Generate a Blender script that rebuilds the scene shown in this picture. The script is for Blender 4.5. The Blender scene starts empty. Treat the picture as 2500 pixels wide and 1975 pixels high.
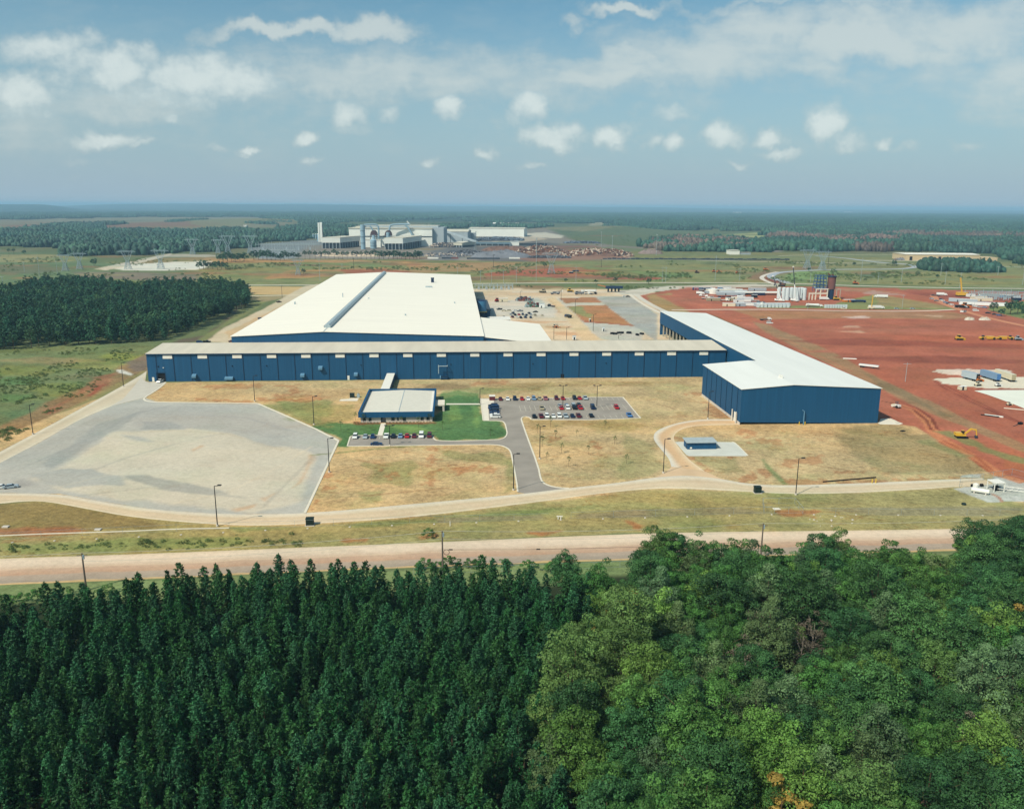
import bpy, math, random
import numpy as np
from mathutils import Vector, Matrix
SC = bpy.context.scene
COL = SC.collection
R = math.radians
# ------------------------------------------------------------------ camera
CF, PITCH, ROLL, CH = 2024.42, 0.2347, 0.0052, 92.968     # focal length in px of a 2500 px wide frame
cam = bpy.data.cameras.new("camera"); co = bpy.data.objects.new("camera", cam); COL.objects.link(co)
cam.sensor_width = 36; cam.lens = 36 * CF / 2500; cam.clip_start = 1; cam.clip_end = 200000
co.rotation_mode = 'XYZ'
co.matrix_world = Matrix.Translation((0, 0, CH)) @ Matrix.Rotation(math.pi / 2 - PITCH, 4, 'X') @ Matrix.Rotation(ROLL, 4, 'Z')
SC.camera = co
# ------------------------------------------------------------------ sun, exposure
SUN_DIR = Vector((-0.72, -0.69, 1.06)).normalized()
sl = bpy.data.lights.new("sun", 'SUN'); sl.energy = 4.5; sl.angle = R(0.5); sl.color = (1.0, 0.93, 0.80)
so = bpy.data.objects.new("sun", sl); COL.objects.link(so)
so.rotation_mode = 'QUATERNION'; so.rotation_quaternion = SUN_DIR.to_track_quat('Z', 'Y')
SC.view_settings.view_transform = 'Standard'; SC.view_settings.look = 'None'
SC.view_settings.exposure = 0.0; SC.view_settings.gamma = 1.0
SC.render.engine = 'CYCLES'
SC.cycles.use_denoising = True
SC.cycles.max_bounces = 4; SC.cycles.diffuse_bounces = 2; SC.cycles.glossy_bounces = 2
SC.cycles.transmission_bounces = 2; SC.cycles.transparent_max_bounces = 4; SC.cycles.volume_bounces = 0
SC.cycles.caustics_reflective = False; SC.cycles.caustics_refractive = False
SC.cycles.sample_clamp_indirect = 4
# ------------------------------------------------------------------ geometry of the place
_c, _s = math.cos(PITCH), math.sin(PITCH)
_fw = np.array([0, _c, -_s]); _up = np.array([0, _s, _c]); _rt = np.array([1., 0, 0])
_r2 = math.cos(ROLL) * _rt + math.sin(ROLL) * _up; _u2 = -math.sin(ROLL) * _rt + math.cos(ROLL) * _up
def raydir(px, py):
    d = _fw * CF + _r2 * (px - 1250) - _u2 * (py - 987.5)
    return d / np.linalg.norm(d)
def at(px, py, z=0.0):
    """surveyed ground (or height z) position of a point of the site plan, photo pixels -> metres"""
    d = raydir(px, py); t = (z - CH) / d[2]
    return Vector((d[0] * t, d[1] * t, z))
def pxof(P):
    d = np.array(P) - np.array([0, 0, CH]); z = d @ _fw
    return 1250 + CF * (d @ _r2) / z, 987.5 - CF * (d @ _u2) / z
def height(px, py, pyt):
    """height of a vertical thing standing at px,py whose top shows at pyt"""
    b = at(px, py); lo, hi = 0.0, 120.0
    for _ in range(30):
        m = (lo + hi) / 2
        if pxof((b.x, b.y, m))[1] > pyt: lo = m
        else: hi = m
    return lo
PH = 0.0688; pc, ps = math.cos(PH), math.sin(PH)
def bf(u, v, z=0.0): return Vector((u * pc - v * ps, u * ps + v * pc, z))     # plant grid -> world
def uvof(P): return (P[0] * pc + P[1] * ps, -P[0] * ps + P[1] * pc)
rng = random.Random(7); nrng = np.random.default_rng(7)
# ------------------------------------------------------------------ colours and materials
def lin(c):
    c = c / 255.0
    return c / 12.92 if c <= 0.04045 else ((c + 0.055) / 1.055) ** 2.4
def alb(rgb, k=0.80): return tuple(min(0.85, lin(x) * k) for x in rgb)
MATS = {}
def pm(name, rgb, rough=.8, metal=0., var=.12, scale=.6, spec=.3, streak=None, k=.80, rand=0.):
    """procedural paint / concrete / metal: base colour broken up by noise in object space"""
    if name in MATS: return MATS[name]
    m = bpy.data.materials.new(name); m.use_nodes = True; nt = m.node_tree; N = nt.nodes; L = nt.links
    b = N['Principled BSDF']; b.inputs['Roughness'].default_value = rough; b.inputs['Metallic'].default_value = metal
    b.inputs['Specular IOR Level'].default_value = spec
    tc = N.new('ShaderNodeTexCoord'); mp = N.new('ShaderNodeMapping')
    if streak: mp.inputs['Scale'].default_value = streak
    nz = N.new('ShaderNodeTexNoise'); nz.inputs['Scale'].default_value = scale; nz.inputs['Detail'].default_value = 5
    L.new(tc.outputs['Object'], mp.inputs[0]); L.new(mp.outputs[0], nz.inputs['Vector'])
    mr = N.new('ShaderNodeMapRange'); mr.inputs['From Min'].default_value = .25; mr.inputs['From Max'].default_value = .75
    mr.inputs['To Min'].default_value = 1 - var; mr.inputs['To Max'].default_value = 1 + var
    L.new(nz.outputs['Fac'], mr.inputs['Value'])
    vm = N.new('ShaderNodeVectorMath'); vm.operation = 'SCALE'; a = alb(rgb, k)
    vm.inputs[0].default_value = a; out = mr.outputs[0]
    if rand:
        oi = N.new('ShaderNodeObjectInfo'); m2 = N.new('ShaderNodeMapRange'); m2.inputs['To Min'].default_value = 1 - rand; m2.inputs['To Max'].default_value = 1 + rand
        L.new(oi.outputs['Random'], m2.inputs['Value']); mm = N.new('ShaderNodeMath'); mm.operation = 'MULTIPLY'
        L.new(out, mm.inputs[0]); L.new(m2.outputs[0], mm.inputs[1]); out = mm.outputs[0]
    L.new(out, vm.inputs['Scale']); L.new(vm.outputs[0], b.inputs['Base Color'])
    MATS[name] = m; return m
# ------------------------------------------------------------------ mesh builder
class MB:
    def __init__(s): s.v = []; s.f = []; s.m = []
    def add(s, vs, fs, mi=0):
        o = len(s.v); s.v += [tuple(p) for p in vs]; s.f += [tuple(i + o for i in f) for f in fs]; s.m += [mi] * len(fs); return s
    def box(s, x0, x1, y0, y1, z0, z1, mi=0):
        return s.add([(x0, y0, z0), (x1, y0, z0), (x1, y1, z0), (x0, y1, z0), (x0, y0, z1), (x1, y0, z1), (x1, y1, z1), (x0, y1, z1)],
                     [(0, 3, 2, 1), (4, 5, 6, 7), (0, 1, 5, 4), (1, 2, 6, 5), (2, 3, 7, 6), (3, 0, 4, 7)], mi)
    def prism(s, poly, z0, z1, mi=0):
        n = len(poly); vs = [(p[0], p[1], z0) for p in poly] + [(p[0], p[1], z1) for p in poly]
        a = sum(poly[i][0] * poly[(i + 1) % n][1] - poly[(i + 1) % n][0] * poly[i][1] for i in range(n))
        fs = [tuple(range(n - 1, -1, -1)), tuple(range(n, 2 * n))] + [(i, (i + 1) % n, n + (i + 1) % n, n + i) for i in range(n)]
        if a < 0: fs = [tuple(reversed(f)) for f in fs]
        return s.add(vs, fs, mi)
    def extr(s, prof, y0, y1, mi=0, y2=None):
        """profile in x,z extruded along y"""
        n = len(prof); vs = [(p[0], y0, p[1]) for p in prof] + [(p[0], y1, p[1]) for p in prof]
        fs = [tuple(range(n)), tuple(range(2 * n - 1, n - 1, -1))] + [(i, n + i, n + (i + 1) % n, (i + 1) % n) for i in range(n)]
        a = sum(prof[i][0] * prof[(i + 1) % n][1] - prof[(i + 1) % n][0] * prof[i][1] for i in range(n))
        if a < 0: fs = [tuple(reversed(f)) for f in fs]
        return s.add(vs, fs, mi)
    def bar(s, p, q, w, h=None, mi=0):
        p = Vector(p); q = Vector(q); h = h or w; d = (q - p)
        if d.length < 1e-6: return s
        d.normalize(); up = Vector((0, 0, 1)) if abs(d.z) < .95 else Vector((0, 1, 0))
        a = d.cross(up).normalized() * w / 2; b = a.cross(d).normalized() * h / 2
        vs = [p - a - b, p + a - b, p + a + b, p - a + b, q - a - b, q + a - b, q + a + b, q - a + b]
        return s.add(vs, [(0, 1, 2, 3), (7, 6, 5, 4), (0, 4, 5, 1), (1, 5, 6, 2), (2, 6, 7, 3), (3, 7, 4, 0)], mi)
    def cyl(s, p, q, r0, r1=None, n=12, mi=0):
        p = Vector(p); q = Vector(q); r1 = r0 if r1 is None else r1; d = (q - p).normalized()
        up = Vector((0, 0, 1)) if abs(d.z) < .95 else Vector((1, 0, 0)); a = d.cross(up).normalized(); b = d.cross(a)
        vs = []
        for c, r in ((p, r0), (q, r1)):
            for i in range(n):
                t = 2 * math.pi * i / n; vs.append(c + a * math.cos(t) * r + b * math.sin(t) * r)
        fs = [(i, (i + 1) % n, n + (i + 1) % n, n + i) for i in range(n)] + [tuple(range(n - 1, -1, -1)), tuple(range(n, 2 * n))]
        return s.add(vs, fs, mi)
    def cone(s, c, r, h, n=10, mi=0, r1=.02):
        return s.cyl(c, (c[0], c[1], c[2] + h), r, r1, n, mi)
    def ico(s, c, r, sub=1, mi=0, sq=(1, 1, 1)):
        import bmesh
        bm = bmesh.new(); bmesh.ops.create_icosphere(bm, subdivisions=sub, radius=1)
        vs = [(c[0] + v.co.x * r * sq[0], c[1] + v.co.y * r * sq[1], c[2] + v.co.z * r * sq[2]) for v in bm.verts]
        fs = [tuple(v.index for v in f.verts) for f in bm.faces]; bm.free(); return s.add(vs, fs, mi)
    def mesh(s, name, mats):
        me = bpy.data.meshes.new(name); me.from_pydata(s.v, [], s.f)
        for m in (mats if isinstance(mats, (list, tuple)) else [mats]): me.materials.append(m)
        if any(s.m): me.polygons.foreach_set('material_index', s.m)
        me.update(); return me
    def build(s, name, mats, parent=None, loc=None, rotz=None, label=None):
        o = bpy.data.objects.new(name, s.mesh(name, mats)); COL.objects.link(o)
        if parent is not None: o.parent = parent
        if loc is not None: o.location = loc
        if rotz is not None: o.rotation_euler = (0, 0, rotz)
        if label: o['label'] = label
        return o
def tag(o, label, cat, group=None, kind=None):
    if label: o['label'] = label
    if cat: o['category'] = cat
    if group: o['group'] = group
    if kind: o['kind'] = kind
    return o
def thing(name, label, cat, loc=(0, 0, 0), rotz=0., group=None):
    o = bpy.data.objects.new(name, None); COL.objects.link(o); o.empty_display_size = 1
    o.location = loc; o.rotation_euler = (0, 0, rotz); return tag(o, label, cat, group)
def dup(root, loc, rotz=0., label=None, group=None, scale=None):
    r = root.copy(); COL.objects.link(r); r.location = loc; r.rotation_euler = (0, 0, rotz)
    if scale: r.scale = scale
    if label: r['label'] = label
    if group: r['group'] = group
    for ch in root.children:
        c = ch.copy(); COL.objects.link(c); c.parent = r
        for g in ch.children:
            d = g.copy(); COL.objects.link(d); d.parent = c
    return r
def npmesh(name, V, F, mats, loop=4, cols=None, cname='tint', cdom='FACE'):
    me = bpy.data.meshes.new(name); V = np.asarray(V, np.float32); F = np.asarray(F, np.int32)
    me.vertices.add(len(V)); me.vertices.foreach_set('co', V.ravel())
    me.loops.add(F.size); me.loops.foreach_set('vertex_index', F.ravel())
    me.polygons.add(len(F)); me.polygons.foreach_set('loop_start', np.arange(0, F.size, loop, dtype=np.int32))
    me.polygons.foreach_set('loop_total', np.full(len(F), loop, np.int32))
    for m in (mats if isinstance(mats, (list, tuple)) else [mats]): me.materials.append(m)
    me.update(calc_edges=True)
    if cols is not None:
        cols = np.asarray(cols, np.float32)
        if cols.ndim == 1:
            a = me.attributes.new(cname, 'FLOAT', cdom); a.data.foreach_set('value', cols)
        else:
            a = me.attributes.new(cname, 'FLOAT_COLOR', cdom); a.data.foreach_set('color', cols.ravel())
    return me
# value noise in numpy
def _hash(ix, iy, seed):
    h = (ix.astype(np.int64) * 374761393 + iy.astype(np.int64) * 668265263 + seed * 1442695041) & 0xffffffff
    h = ((h ^ (h >> 13)) * 1274126177) & 0xffffffff
    return ((h ^ (h >> 16)) & 0xffff) / 65535.0
def vnoise(x, y, seed=0):
    ix = np.floor(x); iy = np.floor(y); fx = x - ix; fy = y - iy
    fx = fx * fx * (3 - 2 * fx); fy = fy * fy * (3 - 2 * fy)
    a = _hash(ix, iy, seed); b = _hash(ix + 1, iy, seed); c = _hash(ix, iy + 1, seed); d = _hash(ix + 1, iy + 1, seed)
    return a + (b - a) * fx + (c - a) * fy + (a - b - c + d) * fx * fy
def fbm(x, y, seed=0, o=4):
    t = 0; w = .5; s = 0
    for i in range(o): t = t + w * vnoise(x, y, seed + i * 17); s += w; w *= .5; x = x * 2.03; y = y * 2.03
    return t / s
def inside(poly, x, y):
    """signed distance (positive inside)"""
    P = np.array(poly, float); n = len(P); d2 = np.full(x.shape, 1e30); ins = np.zeros(x.shape, bool)
    for i in range(n):
        a = P[i]; b = P[(i + 1) % n]; e = b - a; L2 = max(e @ e, 1e-9)
        t = np.clip(((x - a[0]) * e[0] + (y - a[1]) * e[1]) / L2, 0, 1)
        d2 = np.minimum(d2, (x - a[0] - t * e[0]) ** 2 + (y - a[1] - t * e[1]) ** 2)
        c = (a[1] > y) != (b[1] > y)
        if abs(e[1]) > 1e-12: ins ^= c & (x < e[0] * (y - a[1]) / e[1] + a[0])
    return np.where(ins, 1, -1) * np.sqrt(d2)
# ------------------------------------------------------------------ world: sky with clouds
W = bpy.data.worlds.new("World"); SC.world = W; W.use_nodes = True
W.cycles.sampling_method = 'MANUAL'; W.cycles.sample_map_resolution = 256
nt = W.node_tree; N = nt.nodes; L = nt.links; N.clear()
out = N.new('ShaderNodeOutputWorld'); bg = N.new('ShaderNodeBackground'); L.new(bg.outputs[0], out.inputs[0])
SKY_STRENGTH = 0.11
bg.inputs['Strength'].default_value = SKY_STRENGTH
sky = N.new('ShaderNodeTexSky'); sky.sky_type = 'NISHITA'; sky.sun_disc = False
sky.sun_elevation = math.asin(SUN_DIR.z); sky.sun_rotation = math.atan2(SUN_DIR.x, SUN_DIR.y) % (2 * math.pi)
sky.altitude = 100; sky.air_density = 1.0; sky.dust_density = 2.2; sky.ozone_density = 2.0
def vm(op, a, b=None, sc=None):
    n = N.new('ShaderNodeVectorMath'); n.operation = op
    for i, x in enumerate((a, b)):
        if x is None: continue
        if isinstance(x, (tuple, list)): n.inputs[i].default_value = x
        else: L.new(x, n.inputs[i])
    if sc is not None:
        if isinstance(sc, (int, float)): n.inputs['Scale'].default_value = sc
        else: L.new(sc, n.inputs['Scale'])
    return n.outputs['Value'] if op in ('LENGTH', 'DOT_PRODUCT') else n.outputs[0]
def mt(op, a, b=None, c=None, cl=False):
    n = N.new('ShaderNodeMath'); n.operation = op; n.use_clamp = cl
    for i, x in enumerate((a, b, c)):
        if x is None: continue
        if isinstance(x, (int, float)): n.inputs[i].default_value = x
        else: L.new(x, n.inputs[i])
    return n.outputs[0]
def mrange(x, a, b, c, d, t='SMOOTHSTEP'):
    n = N.new('ShaderNodeMapRange'); n.interpolation_type = t; L.new(x, n.inputs['Value'])
    for k_, v_ in (('From Min', a), ('From Max', b), ('To Min', c), ('To Max', d)): n.inputs[k_].default_value = v_
    return n.outputs[0]
def noise(vec, scale, det=4, rough=.5):
    n = N.new('ShaderNodeTexNoise'); n.inputs['Scale'].default_value = scale; n.inputs['Detail'].default_value = det
    n.inputs['Roughness'].default_value = rough; L.new(vec, n.inputs['Vector']); return n
tc = N.new('ShaderNodeTexCoord'); sx = N.new('ShaderNodeSeparateXYZ'); L.new(tc.outputs['Generated'], sx.inputs[0])
yy = mt('MAXIMUM', mt('ABSOLUTE', sx.outputs[1]), .15)
cb = N.new('ShaderNodeCombineXYZ'); L.new(mt('DIVIDE', sx.outputs[0], yy), cb.inputs[0]); L.new(mt('DIVIDE', sx.outputs[2], yy), cb.inputs[1])
P0 = cb.outputs[0]
w1 = noise(P0, 9, 5, .6); w2 = noise(P0, 34, 3, .55)
warp = vm('ADD', vm('SCALE', vm('SUBTRACT', w1.outputs['Color'], (.5, .5, .5)), None, .13), vm('SCALE', vm('SUBTRACT', w2.outputs['Color'], (.5, .5, .5)), None, .034))
warp = vm('MULTIPLY', warp, (1, .8, 0))
PW = vm('ADD', P0, warp); warps = vm('SCALE', warp, None, .55); PS = vm('ADD', P0, warps)
CUM = [(115,118,120,34,.8),(277,168,72,46,.95),(474,178,120,50,1),(575,200,95,42,.9),(46,222,80,44,.95),(400,225,260,36,.6),(200,150,120,40,.6),(330,135,60,26,.7),(60,265,80,30,.6),(640,215,70,26,.6),(150,200,60,30,.5),
       (1097,265,36,28,1),(1295,262,46,34,.95),(850,275,42,32,.9),(860,312,52,15,.5),(960,270,36,20,.55),(1350,330,76,22,.9),
       (1500,332,44,21,1),(1622,280,62,18,.55),(1640,350,24,22,.95),(1590,350,24,17,.6),(1750,326,42,27,1),(1876,330,42,18,.9),
       (1912,366,52,13,.7),(2025,305,44,40,1),(2080,345,44,18,.6),(2157,349,22,15,.8),(262,338,90,18,.85),(345,352,42,11,.65),(594,350,26,11,.9),
       (745,336,22,18,.95),(1175,370,20,15,.8),(1062,386,26,10,.7),(433,282,20,16,.7),(1295,402,30,8,.55),(772,398,24,10,.6),
       (2210,368,30,8,.45),(2360,360,40,9,.4),(1800,392,30,7,.5),(520,345,30,8,.4),(200,380,40,8,.3)]
HIGH = [(300,235,330,60,.55),(60,300,160,70,.45),(2200,60,260,60,.7),(1950,160,260,50,.6),(2450,200,160,90,.6),(1480,190,220,40,.7),(900,200,420,50,.6),(1800,60,120,50,.6),(1560,330,1000,40,.16),(600,330,700,50,.16),(717,85,185,24,.95),(905,82,88,33,.95),(1150,195,620,72,.55),(700,215,300,50,.4),(1740,130,270,70,.7),(1560,160,260,42,.7),(1850,80,170,60,.7),(2120,115,210,62,.95),
        (2400,55,200,80,.75),(1520,14,85,15,.85),(1385,42,40,15,.5),(2300,170,330,80,.45),(1250,170,250,40,.4),(2000,10,400,16,.6),(1010,190,200,60,.3),(500,250,520,40,.35),(1400,210,900,45,.3)]
def uvpx(px, py):
    d = raydir(px, py); return d[0] / d[1], d[2] / d[1]
def blobs(lst, P, edge0):
    acc = None
    for (x, y, rx, ry, k_) in lst:
        cu, cv = uvpx(x, y); a = rx / CF * 1.05; b_ = ry / CF * 1.05
        q = vm('MULTIPLY', vm('SUBTRACT', P, (cu, cv, 0)), (1 / a, 1 / b_, 1))
        r = mrange(vm('LENGTH', q), edge0 * .5, 1.75, k_, 0)
        acc = r if acc is None else mt('MAXIMUM', acc, r)
    return acc
dc = blobs(CUM, PS, .25); dh = blobs(HIGH, PW, 0.0)
nc = noise(vm('MULTIPLY', P0, (1, 1.3, 1)), 46, 6, .6); nh = noise(vm('MULTIPLY', P0, (1, 2.6, 1)), 13, 7, .62)
dcn = mrange(mt('SUBTRACT', dc, mt('MULTIPLY', nc.outputs[0], .9)), -.46, .56, 0, 1)
dhn = mrange(mt('SUBTRACT', dh, mt('MULTIPLY', nh.outputs[0], .85)), -.40, .38, 0, .74)
# thin veil everywhere at mid height, from the same high-cloud noise
veil = mt('MULTIPLY', mrange(nh.outputs[0], .42, .72, 0, .10), mrange(sx.outputs[2], .05, .16, 0, 1))
cl = mt('MAXIMUM', mt('MAXIMUM', mt('MULTIPLY', dcn, .78), dhn), veil)
# cloud brightness: brighter where dense
cb2 = mrange(mt('MAXIMUM', mt('MULTIPLY', dcn, 1.0), mt('MULTIPLY', dhn, .75)), .1, 1, .74, 1.0, 'LINEAR')
CLOUD = (6.7, 7.35, 7.1)
ccol = vm('SCALE', CLOUD, None, cb2)
# horizon murk: the lowest few degrees are hazy
tint = vm('MULTIPLY', sky.outputs[0], (.72, 1.04, 1.0))
hz = mrange(sx.outputs[2], 0.0, .22, 1, 0, 'LINEAR')
HORIZ = (3.85, 5.1, 6.15)
mixh = N.new('ShaderNodeMix'); mixh.data_type = 'RGBA'; L.new(mt('MULTIPLY', hz, .82), mixh.inputs['Factor']); L.new(tint, mixh.inputs['A']); mixh.inputs['B'].default_value = (*HORIZ, 1)
mix = N.new('ShaderNodeMix'); mix.data_type = 'RGBA'; L.new(cl, mix.inputs['Factor']); L.new(mixh.outputs['Result'], mix.inputs['A']); L.new(ccol, mix.inputs['B'])
L.new(mix.outputs['Result'], bg.inputs['Color'])
# ------------------------------------------------------------------ ground: one sheet, land cover as a colour attribute
rows = []
d = -500.
while d < 60: rows.append(d); d += 28
py = 2200.
while True:
    y = at(1250, py).y
    if y > 3400: break
    if y > 60: rows.append(y)
    py -= 2.2 if y < 1500 else 1.2
y = rows[-1]
while y < 90000: y *= 1.03; rows.append(y)
rows = np.array(rows); NR = len(rows)
NCOL = 620
tt = np.linspace(-1, 1, NCOL)
side = np.array([1.12, 1.3, 1.6, 2.2]); cols_ = np.concatenate([-side[::-1], tt, side]); NCt = len(cols_)
vw = 0.68 * (np.maximum(rows, 90) + 25)
GX = cols_[None, :] * vw[:, None]; GX = np.where(np.abs(cols_)[None, :] > 1, GX + np.sign(cols_)[None, :] * 350, GX)
GY = np.repeat(rows[:, None], NCt, 1)
def S(*c): return np.array([lin(x) for x in c])
BASE = S(112, 124, 84); gcol = np.ones(GX.shape + (3,)) * BASE
gmot = np.full(GX.shape, .35)
n1 = fbm(GX / 70, GY / 160, 3); n2 = fbm(GX / 260, GY / 700, 9, 3)
def blend(w, c, mot=None):
    global gcol, gmot
    gcol = gcol * (1 - w[..., None]) + np.asarray(c) * w[..., None]
    if mot is not None: gmot = gmot * (1 - w) + mot * w
def sm(x, a, b):
    t = np.clip((x - a) / (b - a), 0, 1); return t * t * (3 - 2 * t)
# far country: fields and wood floor
blend(sm(n2, .5, .58) * sm(GY, 1300, 1600), S(132, 132, 96))
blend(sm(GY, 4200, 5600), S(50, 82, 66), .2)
blend(sm(n1, .60, .68) * sm(GY, 4200, 5600) * .35, S(130, 138, 104))
seedc = [0]
def paint(px, rgb, edge=6., amp=6., nsc=14., k=1., mot=None, ys=1.6, world=None):
    """lay a patch of land cover: outline on the site plan, ragged edge"""
    poly = world if world else [tuple(at(*p)[:2]) for p in px]
    P = np.array(poly); m = amp * 2 + edge * 2
    r0, r1 = np.searchsorted(rows, [P[:, 1].min() - m, P[:, 1].max() + m])
    if r1 <= r0: return
    x = GX[r0:r1]; y = GY[r0:r1]; seedc[0] += 31
    cmask = (x > P[:, 0].min() - m) & (x < P[:, 0].max() + m)
    if not cmask.any(): return
    xs = x[cmask]; ysv = y[cmask]
    sd = inside(poly, xs, ysv) + (fbm(xs / nsc, ysv / (nsc * ys), seedc[0]) - .5) * 2 * amp
    w = sm(sd, -edge / 2, edge / 2) * k
    g = gcol[r0:r1]; g[cmask] = g[cmask] * (1 - w[:, None]) + S(*rgb) * w[:, None]; gcol[r0:r1] = g
    if mot is not None:
        g = gmot[r0:r1]; g[cmask] = g[cmask] * (1 - w) + mot * w; gmot[r0:r1] = g
def Z(x0, y0, s, pts): return [(x0 + a / s, y0 + b / s) for a, b in pts]
TAN = (202, 177, 132); RED = (176, 106, 82); ORG = (188, 116, 80); GRASS = (128, 146, 92); OLIVE = (160, 150, 108)
YARD = (222, 202, 172); GRAVEL = (186, 186, 176); PALE = (226, 218, 196)
# far fields left
paint([(-200,536),(450,528),(640,531),(720,540),(700,556),(480,566),(100,563),(-200,566)], (150,146,116), 60, 60, 300, mot=.5)
paint([(0,550),(250,545),(420,545),(560,551),(480,557),(220,559),(20,555)], (156,108,88), 40, 50, 250, .7)
paint([(440,545),(560,535),(700,533),(720,541),(600,552),(500,558)], (148,152,110), 40, 30, 200, .7)
paint([(-300,612),(130,618),(230,640),(330,640),(300,660),(170,672),(60,690),(-300,700)], (112,130,92), 20, 16, 60, mot=.8)
paint([(-100,622),(120,622),(230,632),(150,640),(-100,640)], (176,166,120), 14, 14, 70, .6)
paint([(-100,645),(90,648),(200,655),(90,668),(-100,668)], (112,108,88), 12, 12, 60, .6)
paint([(170,664),(420,667),(640,670),(600,680),(380,686),(180,676)], (140,124,110), 12, 14, 60, .8)
paint([(0,700),(60,690),(170,678),(420,688),(640,690),(640,720),(0,740)], (126,142,92), 10, 10, 40, .8)
paint([(330,634),(530,626),(530,636),(400,642),(320,645)], (168,140,96), 6, 8, 40, .7)
paint([(600,600),(760,586),(860,590),(840,642),(640,645)], (150,158,160), 20, 10, 80)
# mill yards and the scrap and slag grounds
paint([(700,640),(760,600),(1060,590),(1330,556),(1380,560),(1450,585),(1600,592),(1560,612),(1900,612),(1900,632),(1560,634),(1300,636),(900,640),(780,646)], (158,150,138), 25, 14, 90, mot=.5)
paint([(1180,640),(1100,612),(1200,600),(1300,590),(1440,600),(1380,625),(1300,640)], (112,110,110), 14, 14, 60, .8)
paint([(1055,612),(1130,600),(1190,590),(1110,640),(1040,640)], (120,122,124), 14, 10, 50, .8)
paint([(1280,570),(1330,568),(1378,576),(1370,582),(1285,580)], (214,208,190), 12, 6, 60)
paint([(1200,585),(1300,577),(1340,584),(1210,598)], (204,188,166), 10, 10, 50, .8)
paint([(1260,632),(1300,600),(1450,600),(1550,618),(1530,632),(1300,640)], (166,116,90), 12, 10, 60, .7)
paint([(1600,600),(1640,612),(1750,618),(1650,626),(1560,620)], (208,184,148), 12, 8, 60, .7)
# meadows right of the mill
paint([(1330,556),(1480,548),(1560,556),(1700,566),(1860,565),(1850,580),(1605,578),(1605,606),(1500,600),(1400,585)], (116,132,96), 30, 20, 120, mot=.8)
paint([(1380,610),(1500,602),(1600,610),(1500,618)], (126,140,98), 14, 12, 60, .8)
paint([(1760,574),(1850,568),(1892,578),(1885,590),(1800,588)], (172,178,124), 20, 15, 80)
paint([(1440,545),(1500,540),(1500,548),(1440,552)], (172,166,130), 20, 15, 80)
paint([(1300,560),(1400,554),(1520,556),(1540,562),(1420,568)], (158,150,112), 20, 15, 80, .7)
paint([(1540,612),(2350,622),(2470,645),(2600,660),(2600,700),(1600,690),(1540,640)], (138,144,98), 14, 10, 60, mot=1.0)
# band of meadow between mill and plant
paint([(500,634),(900,632),(1300,640),(1560,636),(2500,640),(2600,705),(1900,690),(1250,692),(900,694),(480,700)], (136,140,94), 10, 8, 40, mot=1.0)
paint([(500,630),(760,634),(1000,638),(1120,646),(1010,652),(760,640),(500,642)], (190,150,106), 9, 9, 40, .85)
paint([(700,662),(860,656),(1000,652),(1100,640),(1280,642),(1180,662),(1000,668),(880,674),(640,682)], (182,140,98), 9, 12, 35, .75)
paint([(830,660),(930,657),(1010,664),(1000,672),(840,668)], (162,92,68), 7, 8, 30, .8)
paint([(720,644),(860,640),(1000,644),(990,656),(860,650),(740,654)], (118,142,92), 9, 10, 35, .7)
paint([(1180,668),(1250,660),(1400,652),(1480,658),(1560,668),(1620,680),(1500,684),(1380,680),(1250,674),(1190,676)], (168,98,76), 7, 9, 34, .9)
paint([(1180,655),(1330,648),(1400,650),(1250,658)], (180,128,96), 7, 8, 34, .6)
paint([(1545,676),(1590,672),(1610,682),(1560,686)], (160,88,66), 5, 4, 25, .9)
paint([(1440,664),(1530,660),(1680,668),(1700,680),(1560,676)], (108,140,88), 6, 6, 25, .7)
paint([(1820,680),(1860,662),(1900,652),(1980,658),(1900,672),(1870,690)], (150,112,88), 6, 6, 30, .8)
paint([(1880,655),(2090,640),(2250,648),(2240,662),(2080,668),(1920,700),(1880,690)], (140,142,100), 8, 6, 30, .6)
paint([(1915,672),(1950,662),(2060,664),(2010,688),(1960,690),(1920,688)], (126,158,96), 8, 8, 30, .7)
for pl in ([(2040,668),(2180,662),(2360,668),(2300,684),(2100,682)],[(2300,650),(2500,655),(2500,668),(2340,664)]): paint(pl, (134,142,98), 8, 10, 30, .8)
paint([(2090,668),(2150,664),(2170,678),(2110,680)], (92,110,88), 6, 6, 20, .7)
# west field and embankment
paint([(-500,960),(-400,880),(0,850),(420,838),(385,850),(362,905),(296,938),(162,1008),(0,1095),(-300,1250),(-500,1300)], (120,132,88), 5, 4, 16, mot=1.1)
for i, (x, y, a, b, c) in enumerate([(60,905,90,14,(142,144,76)),(150,950,90,16,(138,144,76)),(230,890,80,12,(160,160,96)),(110,990,60,14,(112,134,96)),(60,1010,70,14,(96,128,92)),(200,920,60,10,(122,124,92)),(40,930,60,10,(86,130,76)),(120,880,110,8,(160,140,100)),(300,870,60,9,(150,160,80)),(20,970,50,14,(84,126,74)),(130,1000,50,10,(100,120,90))]):
    paint([(x-a,y),(x-a*.4,y-b),(x+a*.5,y-b*.8),(x+a,y),(x+a*.4,y+b),(x-a*.5,y+b*.9)], c, 7, 7, 12, .6)
paint([(285,902),(360,860),(362,908),(300,938),(240,972),(160,1010),(60,1062),(0,1090),(0,1040),(90,1000),(190,950)], (160,126,92), 5, 5, 12, .75)
paint([(235,940),(262,938),(250,952),(222,968),(210,966)], (148,76,58), 3, 3, 8, .9)
paint([(240,922),(280,910),(285,918),(215,958),(120,1010),(110,1000)], (164,110,82), 4, 5, 10, .7)
paint([(305,885),(358,868),(362,905),(330,908)], (128,116,104), 3, 3, 8, .9)
paint([(282,903),(300,903),(326,914),(318,917),(290,910)], (220,218,206), 1.5, 1, 6)
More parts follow.
